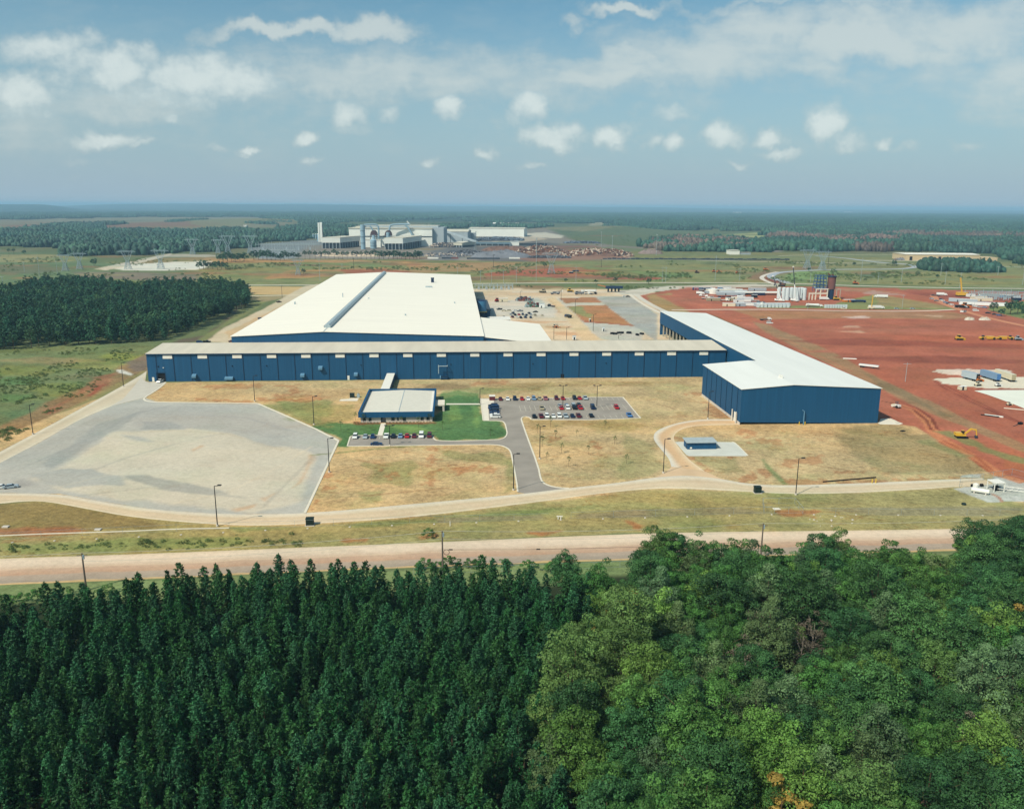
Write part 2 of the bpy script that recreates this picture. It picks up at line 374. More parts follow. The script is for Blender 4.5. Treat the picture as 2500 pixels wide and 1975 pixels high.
paint([(160,1012),(300,945),(352,912),(352,906),(290,934),(100,1030),(0,1080),(0,1098)], (150,146,96), 3, 2, 10, .7)
# slope by the north-west wood
paint([(500,818),(540,790),(600,740),(640,740),(560,790),(512,832),(420,840),(440,830)], (112,98,84), 6, 6, 14, .9)
paint([(600,735),(660,728),(640,745),(560,792),(500,836),(470,838),(560,780)], (138,146,94), 4, 3, 12, .8)
paint([(602,700),(760,700),(760,720),(602,720)], (206,176,124), 4, 3, 14)
paint([(606,723),(720,723),(640,738),(606,730)], (176,156,118), 4, 3, 14, .8)
paint([(505,834),(548,800),(648,752),(740,700),(800,690),(800,760),(580,840)], (214,198,168), 2.5, 1.5, 10)
paint([(548,812),(575,800),(690,745),(700,755),(590,812),(560,826)], (206,170,122), 2.5, 2, 8, .6)
# site yards north-east
paint([(1150,706),(1250,703),(1480,706),(1620,715),(1640,770),(1640,830),(1150,840)], YARD, 4, 3, 20, mot=.5)
paint([(1150,712),(1320,712),(1500,716),(1480,722),(1300,724),(1150,722)], (214,186,150), 3, 2, 14, .7)
paint([(1180,806),(1320,790),(1450,800),(1420,828),(1190,832)], (228,204,170), 5, 5, 14)
for pl in ([(1226,782),(1330,784),(1390,786),(1330,789),(1230,787)],[(1330,795),(1400,797),(1380,803),(1335,801)],[(1350,810),(1440,812),(1430,820),(1360,818)],[(1335,760),(1360,760),(1380,765),(1340,763)],[(1235,752),(1300,754),(1320,757),(1240,756)]): paint(pl, (208,160,118), 3, 3, 8, .65)
paint([(1180,738),(1290,730),(1310,728),(1340,742),(1360,760),(1350,775),(1180,772)], (214,208,194), 5, 4, 16, .8)
Z8 = lambda pts: Z(1160, 690, 5.405, pts)
paint(Z8([(690,230),(830,200),(900,270),(1000,330),(980,350),(800,300),(640,260)]), (190,194,184), 3, 3, 10, .8)
paint(Z8([(1060,210),(1590,185),(2060,180),(2170,260),(2200,850),(1600,730),(1480,640)]), (200,196,182), 3, 2, 14)
paint(Z8([(1580,190),(2050,185),(2180,265),(2400,420),(2400,780),(2200,640),(2100,575),(1720,295)]), (176,176,168), 2, 1, 12, mot=.6)
paint(Z8([(1120,210),(1590,192),(1668,262),(1190,272),(1150,240)]), (176,128,92), 1.5, 1.2, 8, mot=.7)
paint(Z8([(1205,310),(1720,297),(2090,572),(1440,520),(1350,440)]), (186,134,92), 1.5, 1.2, 8, mot=.8)
paint(Z8([(1230,318),(1400,312),(1570,470),(1540,490),(1380,430),(1340,420)]), (140,152,98), 3, 4, 8, .8)
paint(Z8([(1300,420),(1440,500),(2060,560),(2090,575),(1440,522)]), (176,104,74), 2, 2, 6, .8)
paint(Z8([(935,200),(1050,195),(1100,240),(1340,440),(1640,745),(1440,800),(1300,600),(1130,380)]), (224,198,158), 2.5, 1.5, 10)
paint(Z8([(960,215),(990,225),(1130,380),(1110,400)]), (200,158,112), 1.5, 1, 6, .6)
rp_ = random.Random(77)
for (x0, x1, y0, y1, n_) in [(480,1560,636,690,46),(1560,2500,642,690,26),(0,560,624,700,34),(0,760,534,560,14),(1330,1900,556,610,16),(700,1560,556,636,12),(1180,1520,698,706,12)]:
    for _ in range(n_):
        x = rp_.uniform(x0, x1); y = rp_.uniform(y0, y1); a = rp_.uniform(25, 95); b_ = rp_.uniform(1.0, 3.2) * (y - 500) / 150 + .4
        paint([(x-a,y+rp_.uniform(-1,1)),(x-a*.4,y-b_),(x+a*.5,y-b_*.7),(x+a,y+rp_.uniform(-1,1)),(x+a*.4,y+b_),(x-a*.5,y+b_*.8)], rp_.choice(((104,126,80),(112,136,82),(158,118,86),(148,100,78),(156,148,102),(96,112,80),(134,116,90),(160,146,96))), 8, 12, 30, .55)
# gravel tip of the loop road
paint([(1500,712),(1600,700),(1900,694),(1900,700),(1700,704),(1600,712),(1560,722),(1520,720)], (206,200,184), 3, 2, 14)
# red earth of the building site
paint([(1560,722),(1640,707),(1760,702),(1980,700),(2200,704),(2600,716),(2600,1330),(2500,1190),(2440,1160),(2300,1088),(2232,1044),(2140,1038),(2140,950),(1744,770),(1618,768),(1600,750)], RED, 3, 2, 18, mot=.7)
paint([(1578,720),(1640,716),(1650,738),(1690,764),(1620,766),(1590,745)], (168,150,100), 3, 3, 10, .8)
paint([(1600,720),(1680,722),(1790,752),(1900,800),(2080,900),(2300,1010),(2560,1130),(2560,1180),(2300,1072),(2145,1000),(2140,945),(1760,772),(1690,764)], (182,112,88), 3, 2.5, 14, .9)
paint([(1790,757),(1980,760),(2330,762),(2380,775),(2300,780),(2100,777),(1850,780),(1830,770)], (172,132,98), 4, 4, 18, .9, mot=.7)
paint([(1830,782),(1880,795),(2040,862),(2150,925),(2280,985),(2420,1050),(2560,1110),(2560,1128),(2400,1062),(2250,998),(2120,935),(1990,872),(1870,812)], (164,134,100), 2, 2, 10, .9)
paint([(2100,905),(2200,950),(2330,1020),(2300,1015),(2150,945)], (120,116,88), 2, 2, 8, .5)
for (pl, c) in [([(1920,805),(2080,800),(2500,812),(2500,822),(2100,815)],(186,116,92)),([(1900,830),(2100,826),(2500,842),(2500,852),(2000,842)],(148,84,68)),([(1960,858),(2200,850),(2500,862),(2500,872),(2150,868)],(178,108,86)),([(2050,872),(2300,868),(2500,880),(2500,890),(2200,886)],(146,82,66)),([(2080,890),(2250,888),(2440,896),(2280,902)],(184,108,84)),([(1890,784),(2200,786),(2500,796),(2200,795)],(180,110,86)),([(1650,700),(1980,702),(2000,712),(1700,712)],(178,94,66)),([(2200,712),(2500,722),(2500,740),(2300,730)],(148,84,70))]: paint(pl, c, 5, 6, 26, .75)
for pl in ([(2052,797),(2090,795),(2100,800),(2060,801)],[(2050,810),(2100,808),(2110,812)],[(2060,776),(2110,771),(2120,777)],[(2230,768),(2310,770),(2300,776)]): paint(pl, (214,176,148), 3, 3, 14, .7)
# verge strips of the red site
paint(Z(1850,480,3.326,[(0,890),(600,885),(700,850),(960,790),(1180,830),(1600,905),(1620,920),(900,915),(0,905)]), (130,148,92), 2.5, 3, 10, .85, mot=.8)
paint(Z(1850,480,3.326,[(960,800),(1100,810),(1500,880),(1540,905),(1180,905),(980,880)]), (164,140,100), 2.5, 3, 10, .7)
paint([(1980,704),(2120,706),(2200,716),(2080,712)], (178,142,110), 3, 3, 14, .6)
paint([(2130,710),(2210,720),(2150,722),(2100,716)], (186,160,150), 2.5, 2, 10, .7)
paint([(2180,700),(2320,700),(2340,706),(2200,707)], (118,136,88), 3, 3, 12, .8)
paint([(2410,755),(2500,735),(2600,740),(2600,800),(2500,780),(2440,765)], (118,140,84), 3, 3, 10, .9)
paint([(1660,690),(1720,703),(1850,700),(2000,704),(1850,706),(1720,708)], (128,116,96), 2, 2, 14, .6)
# tan lawns of the plant
paint([(352,930),(405,934),(1725,918),(1726,966),(1800,1026),(2142,1030),(2236,1042),(2300,1085),(2430,1155),(2520,1185),(2640,1270),(2400,1270),(1600,1262),(1200,1266),(744,1290),(560,1292),(300,1268),(145,1222),(0,1222),(-300,1250),(-300,1400),(-300,1180)], TAN, 2, 1.2, 9, mot=1.0)
Z1 = lambda pts: Z(340, 780, 3.276, pts); Z2 = lambda pts: Z(700, 1080, 2.402, pts); Z3 = lambda pts: Z(1500, 1060, 2.162, pts); Z4 = lambda pts: Z(1600, 740, 3.603, pts)
LG = (150, 150, 100); RS = (176, 112, 72)
for pl in (Z1([(1080,655),(1500,650),(1560,700),(1500,780),(1250,760),(1150,700)]), Z1([(1240,740),(1480,750),(1500,830),(1380,840)])): paint(pl, (128,146,94), 3, 5, 7, .65)
for pl in (Z2([(480,130),(740,110),(760,180),(700,260),(520,230)]), Z2([(430,300),(560,290),(620,340),(500,370)]), Z2([(900,50),(1280,60),(1300,130),(1000,100)]), Z2([(1280,30),(1330,100),(1350,280),(1280,290),(1290,150)])): paint(pl, LG, 3, 5, 8, .7)
for pl in (Z3([(1180,0),(1660,0),(1950,150),(1960,200),(1450,210),(1280,110)]), Z4([(1850,1080),(1970,1062),(2240,1110),(2240,1369),(2100,1369),(1700,1200),(1640,1110)])): paint(pl, (162,148,108), 4, 3, 14, .9)
for pl in (Z3([(430,120),(640,125),(700,200),(560,210)]), Z3([(0,290),(400,290),(600,330),(700,380),(300,390),(0,400)]), Z3([(60,0),(200,60),(260,170),(100,240),(0,245)])): paint(pl, (156,152,104), 3, 4, 10, .6)
paint(Z(1140,920,4.7,[(700,480),(760,500),(1350,500),(1900,520),(2050,560),(1900,640),(1500,610),(1200,560),(800,620),(700,600)]), (176,152,100), 3, 4, 9, .6)
paint(Z(1140,920,4.7,[(100,110),(700,70),(1500,50),(2162,60),(2162,110),(1400,100),(600,150),(200,170)]), (170,148,98), 3, 4, 12, .6)
paint(Z(840,880,4.914,[(900,290),(1200,270),(1560,290),(1500,340),(1100,350)]), (120,100,70), 3, 4, 8, .6)
# bare reddish scars in the thin grass
scars = [Z1([(500,520),(1000,515),(980,545),(560,560)]), Z1([(1060,520),(1280,520),(1260,545),(1100,540)]), Z1([(450,630),(900,650),(880,662),(500,650)]), Z1([(940,625),(1440,640),(1300,660),(960,650)]), Z1([(1060,600),(1420,600),(1430,640),(1150,640)]),Z1([(1190,550),(1300,560),(1250,590)]),
  Z2([(850,30),(900,30),(870,90),(855,200),(845,250),(835,250),(840,120)]), Z2([(960,140),(1280,150),(1220,180),(1000,180)]), Z2([(520,160),(700,190),(600,210)]), Z2([(160,350),(230,180),(260,200),(190,340),(160,410),(130,405)]),
  Z3([(660,235),(760,190),(820,180),(800,210),(740,250),(680,250)]), Z3([(410,120),(450,140),(500,190),(430,150)]), Z3([(880,250),(1000,235),(1200,255),(1400,240),(1800,225),(1900,228),(1300,262),(900,268)]), Z3([(900,130),(1080,120),(1050,150),(920,165)]), Z3([(700,20),(860,30),(880,60),(720,45)]),Z3([(1130,190),(1300,200),(1200,215)]),Z3([(250,110),(330,128),(640,122),(700,118),(690,124),(400,124)]),
  Z4([(460,870),(560,900),(700,1010),(640,1020),(450,1000)]), Z4([(200,1190),(540,1205),(500,1218),(240,1215)]), Z4([(760,1120),(900,1150),(880,1175),(780,1160)]), Z4([(330,780),(450,790),(440,810),(300,805)]),
  Z(1140,920,4.7,[(30,60),(500,40),(480,90),(60,100)]), Z(1140,920,4.7,[(950,690),(1100,680),(1080,720),(960,730)]), Z(1140,920,4.7,[(1480,730),(1530,820),(1500,880),(1470,800)]), Z3([(60,460),(160,455),(150,500),(80,505)]), Z3([(2090,80),(2162,110),(2162,200),(2050,190)])]
for pl in scars: paint(pl, RS, 1.6, 6, 2.6, .5)
paint(Z3([(770,130),(800,180),(890,265),(920,268),(830,180),(790,130)]), (120,140,90), 1.5, 1, 6, .8)
# verge between ring road and highway
paint([(-300,1250),(0,1232),(145,1214),(300,1252),(560,1284),(744,1282),(1000,1265),(1240,1236),(1600,1196),(1824,1202),(2100,1204),(2420,1186),(2480,1225),(2640,1250),(2640,1300),(2411,1293),(1500,1302),(800,1337),(0,1366),(-300,1380)], (168,158,106), 2, 1.2, 9, mot=1.0)
paint([(-300,1285),(0,1310),(250,1312),(700,1300),(1000,1290),(1500,1276),(2500,1262),(2640,1262),(2640,1290),(2400,1286),(1500,1298),(800,1330),(0,1362),(-300,1375)], (158,152,102), 3, 2, 14, .85)
paint([(0,1326),(250,1318),(620,1310),(600,1330),(300,1345),(0,1358)], (134,146,88), 3, 3, 8, .8)
paint([(-100,1240),(60,1225),(180,1228),(330,1262),(480,1285),(300,1298),(0,1305),(-100,1300)], (142,128,84), 4, 4, 12, .9)
paint([(-50,1288),(120,1290),(240,1296),(60,1306),(-50,1308)], (160,108,78), 4, 3, 10, .8)
paint([(560,1288),(800,1285),(1100,1262),(1300,1245),(1450,1232),(1500,1240),(1200,1270),(900,1285),(600,1296)], (124,142,88), 3, 3, 9, .7)
paint([(1300,1262),(1380,1240),(1500,1225),(1780,1250),(1600,1262)], (160,158,104), 4, 4, 10, .7)
for pl in (Z3([(0,400),(640,388),(780,415),(400,430),(0,438)]), Z3([(1100,390),(2162,380),(2162,425),(1400,425),(1120,412)]), Z2([(860,445),(1500,420),(1520,450),(900,470)]),Z2([(1680,415),(2162,400),(2162,435),(1700,445)])): paint(pl, (150,142,108), 2.5, 1.5, 9, .9)
for pl in (Z3([(850,410),(1100,405),(1000,425),(1060,440),(900,430)]), Z2([(300,560),(550,555),(420,590),(280,600)]), Z2([(750,550),(880,520),(900,555),(780,575)]), Z2([(1420,530),(1600,520),(1500,545)]), Z2([(1990,460),(2100,480),(2080,520),(2010,515)])): paint(pl, RS, 2, 3, 5, .7)
paint(Z(0,1160,4.324,[(0,690),(500,650),(620,655),(500,690),(0,720)]), (168,130,100), 2.5, 2, 8, .6)
# below the highway: rough grass, then the floor of the woods
paint([(-400,1432),(0,1430),(800,1400),(1350,1376),(1500,1368),(2286,1352),(2700,1335),(2700,1420),(-400,1520)], (130,146,96), 2, 1.5, 8, mot=.8)
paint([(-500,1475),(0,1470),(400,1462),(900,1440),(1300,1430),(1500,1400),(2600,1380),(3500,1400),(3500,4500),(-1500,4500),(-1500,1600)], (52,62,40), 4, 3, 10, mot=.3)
# gravel storage lot
LOTP = [(744,1254),(828,1073),(633,986),(386,982),(352,971),(269,992),(188,1027),(89,1084),(0,1130),(-150,1215),(-250,1275),(-150,1206),(0,1204),(145,1205),(242,1224),(377,1245),(560,1256)]
paint(LOTP, (190,188,178), .8, .3, 5, mot=.32)
ZL = lambda pts: Z(0, 820, 3.7125, pts)
paint(ZL([(1050,880),(1500,830),(2100,880),(2500,1000),(2900,1080),(2850,1250),(2700,1500),(2300,1600),(1500,1500),(800,1450),(560,1400),(330,1290),(560,1200),(800,1010)]), (216,206,184), 4, 4, 14, .9)
for pl, c in [(ZL([(0,1100),(300,1000),(700,820),(1000,660),(1300,640),(1150,760),(860,960),(560,1180),(250,1200),(0,1280)]),(182,180,170)),(ZL([(760,900),(900,800),(1300,680),(1060,850),(700,1050),(480,1190),(400,1160)]),(166,168,162)),(ZL([(1300,640),(2000,640),(2400,720),(2700,900),(2500,930),(2000,850),(1600,840),(1280,850),(1200,800)]),(182,180,172)),(ZL([(1280,780),(1500,770),(1700,850),(1300,850)]),(168,170,166)),
             (ZL([(320,1260),(560,1215),(820,1210),(1050,1270),(1100,1350),(900,1350),(600,1380),(400,1340)]),(176,178,172)),(ZL([(1100,1260),(1300,1260),(1700,1340),(2050,1400),(2060,1440),(1900,1450),(1500,1390),(1130,1300)]),(168,168,160)),(ZL([(100,1320),(220,1290),(330,1350),(200,1380)]),(170,168,162)),(ZL([(1060,890),(1280,910),(1400,960),(1250,960)]),(186,184,176))]: paint(pl, c, 2.4, 2.2, 9, .8)
for pl in (ZL([(1720,1030),(1830,990),(1840,1000),(1750,1050)]), Z(0,1080,2.7025,[(1540,440),(1700,400),(1690,430),(1560,460)]), Z(0,1080,2.7025,[(1720,370),(1820,330),(1810,345),(1740,392)]), Z(0,1080,2.7025,[(2030,60),(2080,90),(2000,260),(1930,300),(2010,190)])): paint(pl, (208,168,130), 2, 2, 6, .6)
# lawn round the office
LAWN = [(765,1041),(800,1030),(870,1034),(1060,1034),(1070,1000),(1075,962),(1120,953),(1165,962),(1172,973),(1178,1027),(1224,1027),(1232,1033),(1238,1061),(1216,1074),(1066,1076),(1056,1063),(860,1064),(848,1090),(828,1088),(826,1072)]
paint(LAWN, (92,130,82), 2.2, 3.0, 6, mot=1.0)
paint([(690,1000),(740,985),(860,990),(860,1025),(770,1040)], (156,154,100), 3, 4, 7, .6)
paint([(640,990),(700,985),(745,1000),(800,1042),(760,1040),(690,1015)], (138,150,98), 3, 5, 6, .6)
paint([(1075,955),(1180,945),(1260,950),(1200,962),(1080,972)], (132,146,94), 3, 5, 7, .6)
for pl in (Z(840,880,4.914,[(1250,540),(1380,540),(1400,700),(1280,720)]), Z(840,880,4.914,[(1540,540),(1620,560),(1640,800),(1560,820)]), Z(840,880,4.914,[(560,780),(900,800),(1100,850),(800,860)])): paint(pl, (132,166,96), 2, 2, 6, .5)
paint(Z(840,880,4.914,[(110,735),(440,745),(440,768),(120,770)]), (120,84,60), .8, .5, 3, .9); paint(Z(840,880,4.914,[(500,745),(1090,742),(1110,755),(900,768),(500,770)]), (120,84,60), .8, .5, 3, .9)
# white gravel pad far left, access track
paint([(272,656),(318,646),(400,641),(520,637),(512,650),(482,659),(380,661),(300,660)], (226,222,206), 7, 4, 30)
paint([(228,658),(300,642),(400,622),(418,619),(420,623),(340,643),(262,660)], (206,198,178), 6, 2, 30)
paint([(380,624),(440,620),(560,624),(560,627),(400,628)], (190,186,170), 6, 3, 30, .8)
paint([(-200,720),(0,712),(60,700),(120,690),(100,696),(0,722),(-200,732)], (168,160,130), 4, 3, 14, .8)
# pale graded pads right
ZS = lambda pts: Z(2250, 880, 8.648, pts)
paint(ZS([(200,400),(330,380),(700,372),(1250,350),(2400,345),(2400,592),(1650,590),(1450,602),(1100,560),(900,556),(820,515),(430,490),(420,465),(340,430)]), (232,222,200), .8, 1.6, 6, mot=.2)
paint(ZS([(240,240),(330,190),(1100,178),(1750,190),(1930,240),(1550,262),(1200,305),(850,312),(560,300),(360,262)]), (228,208,190), .8, 2.0, 5)
paint(ZS([(1150,640),(1160,575),(1450,602),(2300,598),(2300,640)]), (148,84,68), .8, .6, 5, .7)
paint(Z(1850,480,3.326,[(690,978),(860,970),(940,985),(780,992)]), (206,186,178), 3, 2, 12, .8)
# yard of the metering station
ZG = lambda pts: Z(2320, 1130, 12.01, pts)
paint(ZG([(0,740),(280,715),(1000,640),(1200,600),(1300,380),(1500,400),(2400,640),(2500,1120),(1560,1140),(1500,1170),(1100,1150),(700,1000),(300,850)]), (196,196,186), .8, 1, 4, mot=.7)
paint(ZG([(380,360),(820,320),(910,340),(880,430),(300,440)]), (206,204,192), .8, .6, 4)
paint(ZG([(1150,860),(1300,920),(1500,1020),(1560,1140),(1500,1140),(1350,1000),(1180,930)]), (182,122,98), .8, .8, 3)
paint([(1660,1058),(1780,1052),(1800,1062),(1760,1070)], TAN, 2, 1, 5, .4)
# ruts of the dirt track
def strip(pxs, w, rgb, k=.9, edge=.8, amp=.5):
    P = [at(*p) for p in pxs]; A = []; B = []
    for i, p in enumerate(P):
        t = (P[min(i + 1, len(P) - 1)] - P[max(i - 1, 0)]).normalized(); n = Vector((-t.y, t.x, 0)) * w / 2
        A.append(tuple((p + n)[:2])); B.append(tuple((p - n)[:2]))
    paint(None, rgb, edge, amp, 5, k, world=A + B[::-1])
strip([(2190,988),(2230,1000),(2262,1026),(2285,1062),(2340,1096),(2400,1130),(2440,1160),(2500,1178)], 5.0, (206,138,98))
strip([(2150,978),(2190,988),(2230,1000),(2262,1026),(2274,1050)], 1.6, (126,64,50)); strip([(2205,986),(2240,996),(2275,1022),(2290,1050)], 1.6, (126,64,50))
strip([(2300,1075),(2380,1112),(2425,1150)], 1.2, (170,96,68)); strip([(2290,1077),(2370,1118),(2415,1152)], 1.2, (170,96,68))
strip([(2280,930),(2310,950),(2380,985),(2480,1030)], 1.2, (134,66,52)); strip([(2290,932),(2330,952),(2400,988),(2500,1035)], 1.2, (134,66,52))
strip([(1600,716),(1660,740),(1740,770),(1900,835),(2060,915),(2250,1005)], 1.6, (162,84,62), .6, 1.5, .8); strip([(1640,720),(1760,764),(1920,830),(2080,908)], 1.5, (206,126,94), .5, 1.5, .8)
strip(Z2([(140,75),(300,62),(450,45),(600,30),(760,22)]), 1.6, (130,140,90), .8)
strip([(2250,1075),(2360,1115)], 7, (128,140,94), .6, 3, 3); strip([(2300,1052),(2420,1102),(2540,1140)], 7, (124,142,92), .75, 3, 3)
for (pl, w_, c_) in [([(150,1180),(300,1120),(480,1070),(640,1040),(760,1060)],1.2,(176,174,164)),([(120,1195),(300,1150),(520,1110),(700,1090)],1.0,(204,196,176)),([(60,1140),(200,1080),(330,1010),(420,990)],1.6,(160,162,158)),([(420,1230),(560,1200),(680,1140),(760,1090)],1.3,(222,208,182)),([(300,1060),(420,1050),(560,1060),(690,1100)],1.2,(200,186,160)),([(640,1240),(700,1180),(770,1110)],1.2,(178,172,158)),([(440,1010),(600,1020),(740,1060)],1.4,(168,170,168)),([(200,1210),(360,1190),(600,1215)],1.0,(172,170,160))]: strip(pl, w_, c_, .45, 1.2, .8)
for (pl, w_) in [([(860,1120),(960,1140),(1080,1130),(1200,1150)],.8),([(1340,1080),(1450,1110),(1580,1105)],.8),([(1850,1080),(1950,1130),(2080,1150),(2250,1150)],1.0),([(1180,940),(1300,945),(1450,938),(1650,945)],.9),([(1360,935),(1500,950),(1650,1000)],.8),([(780,1200),(900,1210),(1100,1190)],.8)]: strip(pl, w_, (150, 112, 78), .5, .6, .8)
# relief
GZ = np.zeros(GX.shape)
far = sm(GY, 3000, 4600)
GZ += far * (fbm(GX / 900, GY / 900, 40, 3) - .5) * 7
def bump(px, py, rx, ry, h):
    global GZ
    c = at(px, py); r = ((GX - c.x) / rx) ** 2 + ((GY - c.y) / ry) ** 2; GZ += h * np.exp(-r * 1.2)
bump(1450, 562, 190, 300, 13); bump(1530, 562, 130, 260, 7); bump(600, 545, 420, 700, 22)
# low ridges on the skyline
def ridge(y0, wid, px0, px1, h, soft):
    global GZ
    t = GX / np.maximum(GY, 1) * CF * .973 + 1250
    GZ += h * sm(t, px0 - soft, px0 + soft) * (1 - sm(t, px1 - soft, px1 + soft)) * np.exp(-((GY - y0) / wid) ** 2) * (.8 + .4 * fbm(GX / 900, GY / 2500, 77, 3))
ridge(13000, 2200, -900, 215, 74, 60); ridge(20000, 3500, 250, 1010, 90, 130); ridge(26000, 5000, 700, 1700, 60, 300); ridge(30000, 9000, -2000, 4000, 30, 500)
GZ -= sm(GY, 3.0e4, 9e4) * 25
def gz(x, y):
    return 0.
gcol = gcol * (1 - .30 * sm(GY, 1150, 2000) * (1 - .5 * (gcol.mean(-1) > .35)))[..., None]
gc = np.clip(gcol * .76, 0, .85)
V = np.stack([GX, GY, GZ], -1).reshape(-1, 3)
idx = np.arange(NR * NCt).reshape(NR, NCt)
F = np.stack([idx[:-1, :-1], idx[:-1, 1:], idx[1:, 1:], idx[1:, :-1]], -1).reshape(-1, 4)
colr = np.concatenate([gc.reshape(-1, 3), gmot.reshape(-1, 1)], 1)
def ground_mat():
    m = bpy.data.materials.new("land_cover"); m.use_nodes = True; nt = m.node_tree; N = nt.nodes; L = nt.links
    b = N['Principled BSDF']; b.inputs['Roughness'].default_value = .95; b.inputs['Specular IOR Level'].default_value = .08
    at_ = N.new('ShaderNodeAttribute'); at_.attribute_name = 'land'
    tc = N.new('ShaderNodeTexCoord')
    def nz(scale, det=6, st=(1, 1, 1), rough=.6):
        mp = N.new('ShaderNodeMapping'); mp.inputs['Scale'].default_value = st; mp.inputs['Rotation'].default_value = (0, 0, .3)
        L.new(tc.outputs['Object'], mp.inputs[0]); n = N.new('ShaderNodeTexNoise'); n.inputs['Scale'].default_value = scale
        n.inputs['Detail'].default_value = det; n.inputs['Roughness'].default_value = rough; L.new(mp.outputs[0], n.inputs['Vector']); return n
    def mr(x, a, b_, c, d):
        n = N.new('ShaderNodeMapRange'); L.new(x, n.inputs['Value'])
        for k_, v_ in (('From Min', a), ('From Max', b_), ('To Min', c), ('To Max', d)): n.inputs[k_].default_value = v_
        return n.outputs[0]
    def mth(op, a, b_):
        n = N.new('ShaderNodeMath'); n.operation = op
        for i, x in enumerate((a, b_)):
            if isinstance(x, (int, float)): n.inputs[i].default_value = x
            else: L.new(x, n.inputs[i])
        return n.outputs[0]
    mot = at_.outputs['Alpha']
    a = nz(.045, 7, (1, 1, 1), .68); b1 = nz(.5, 5, (1, 1, 1), .7)
    v = mth('ADD', mr(a.outputs['Fac'], .3, .7, -.30, .30), mth('ADD', mr(b1.outputs['Fac'], .3, .7, -.34, .34), mr(nz(1.7, 3).outputs['Fac'], .3, .7, -.22, .22)))
    v = mth('ADD', 1.0, mth('MULTIPLY', v, mot))
    sc = N.new('ShaderNodeVectorMath'); sc.operation = 'SCALE'; L.new(at_.outputs['Color'], sc.inputs[0]); L.new(v, sc.inputs['Scale'])
    def tintmix(col, fac, tint):
        t = N.new('ShaderNodeVectorMath'); t.operation = 'MULTIPLY'; L.new(col, t.inputs[0]); t.inputs[1].default_value = tint
        mx = N.new('ShaderNodeMix'); mx.data_type = 'RGBA'; L.new(fac, mx.inputs['Factor']); L.new(col, mx.inputs['A']); L.new(t.outputs[0], mx.inputs['B']); return mx.outputs['Result']
    g = nz(.028, 6, (1, 1, 1), .65); c1 = tintmix(sc.outputs[0], mth('MULTIPLY', mr(g.outputs['Fac'], .50, .68, 0, .75), mot), (.66, .86, .72))
    r = nz(.065, 7, (1, 1, 1), .7); c2 = tintmix(c1, mth('MULTIPLY', mr(r.outputs['Fac'], .56, .68, 0, .6), mot), (.84, .62, .50))
    big = nz(.007, 5, (.6, 1.6, 1), .6); c2 = tintmix(c2, mth('MULTIPLY', mr(big.outputs['Fac'], .45, .62, 0, .8), mot), (1.22, .98, .80))
    ln = nz(.075, 4, (.55, 1.3, 1), .62); ab = mth('ABSOLUTE', mth('SUBTRACT', ln.outputs['Fac'], .5), 0.); msk = nz(.022, 3)
    lf = mth('MULTIPLY', mr(ab, .0, .012, 1, 0), mr(msk.outputs['Fac'], .50, .60, 0, .75)); lf = mth('MULTIPLY', lf, mr(mot, .88, .98, 0, 1)); c2 = tintmix(c2, lf, (.74, .46, .32))
    L.new(c2, b.inputs['Base Color'])
    bp = N.new('ShaderNodeBump'); bp.inputs['Strength'].default_value = .35; bp.inputs['Distance'].default_value = .5
    L.new(b1.outputs['Fac'], bp.inputs['Height']); L.new(bp.outputs[0], b.inputs['Normal'])
    return m
GM = ground_mat()
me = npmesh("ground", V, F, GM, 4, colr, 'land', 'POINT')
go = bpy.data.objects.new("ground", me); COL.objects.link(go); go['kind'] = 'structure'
# ------------------------------------------------------------------ roads, kerbs, markings
def resample(P, n):
    P = [Vector(p) for p in P]; d = [0.]
    for a, b in zip(P, P[1:]): d.append(d[-1] + (b - a).length)
    out = []
    for i in range(n):
        t = d[-1] * i / (n - 1); k_ = 0
        while k_ < len(P) - 2 and d[k_ + 1] < t: k_ += 1
        f = (t - d[k_]) / max(1e-9, d[k_ + 1] - d[k_]); out.append(P[k_].lerp(P[k_ + 1], min(1, max(0, f))))
    return out
def smooth(P, it=2):
    for _ in range(it):
        Q = [P[0]]
        for a, b in zip(P, P[1:]): Q += [a.lerp(b, .25), a.lerp(b, .75)]
        P = Q + [P[-1]]
    return P
def ribbon(name, A, B, z, stops, mot=.25, nl=260, nx=22, seed=1):
    """road surface between two surveyed edges; stops = [(t, rgb)] across"""
    A = resample(smooth([at(*p) for p in A]), nl); B = resample(smooth([at(*p) for p in B]), nl)
    V = []; C = []
    ts = np.linspace(0, 1, nx); tz = [s_[0] for s_ in stops]; cc = np.array([S(*s_[1]) for s_ in stops])
    for i in range(nl):
        for t in ts:
            p = A[i].lerp(B[i], t); V.append((p.x, p.y, z))
            q = float(np.clip(t + (fbm(np.array(p.x / 9), np.array(p.y / 9), seed) - .5) * .10, 0, 1))
            C.append([np.interp(q, tz, cc[:, j]) * .80 for j in range(3)] + [mot])
    idx = np.arange(nl * nx).reshape(nl, nx); F = np.stack([idx[:-1, :-1], idx[:-1, 1:], idx[1:, 1:], idx[1:, :-1]], -1).reshape(-1, 4)[:, ::-1]
    o = bpy.data.objects.new(name, npmesh(name, V, F, GM, 4, np.array(C), 'land', 'POINT')); COL.objects.link(o); o['kind'] = 'structure'; return o
def sheet(name, pts, z, mat, sm_=0, world=False):
    P = pts if world else [at(*p) for p in pts]
    b = MB(); b.add([(p[0], p[1], z) for p in P], [tuple(range(len(P)))]); o = b.build(name, mat)
    if o.data.polygons[0].normal.z < 0: o.data.flip_normals()
    o['kind'] = 'structure'; return o
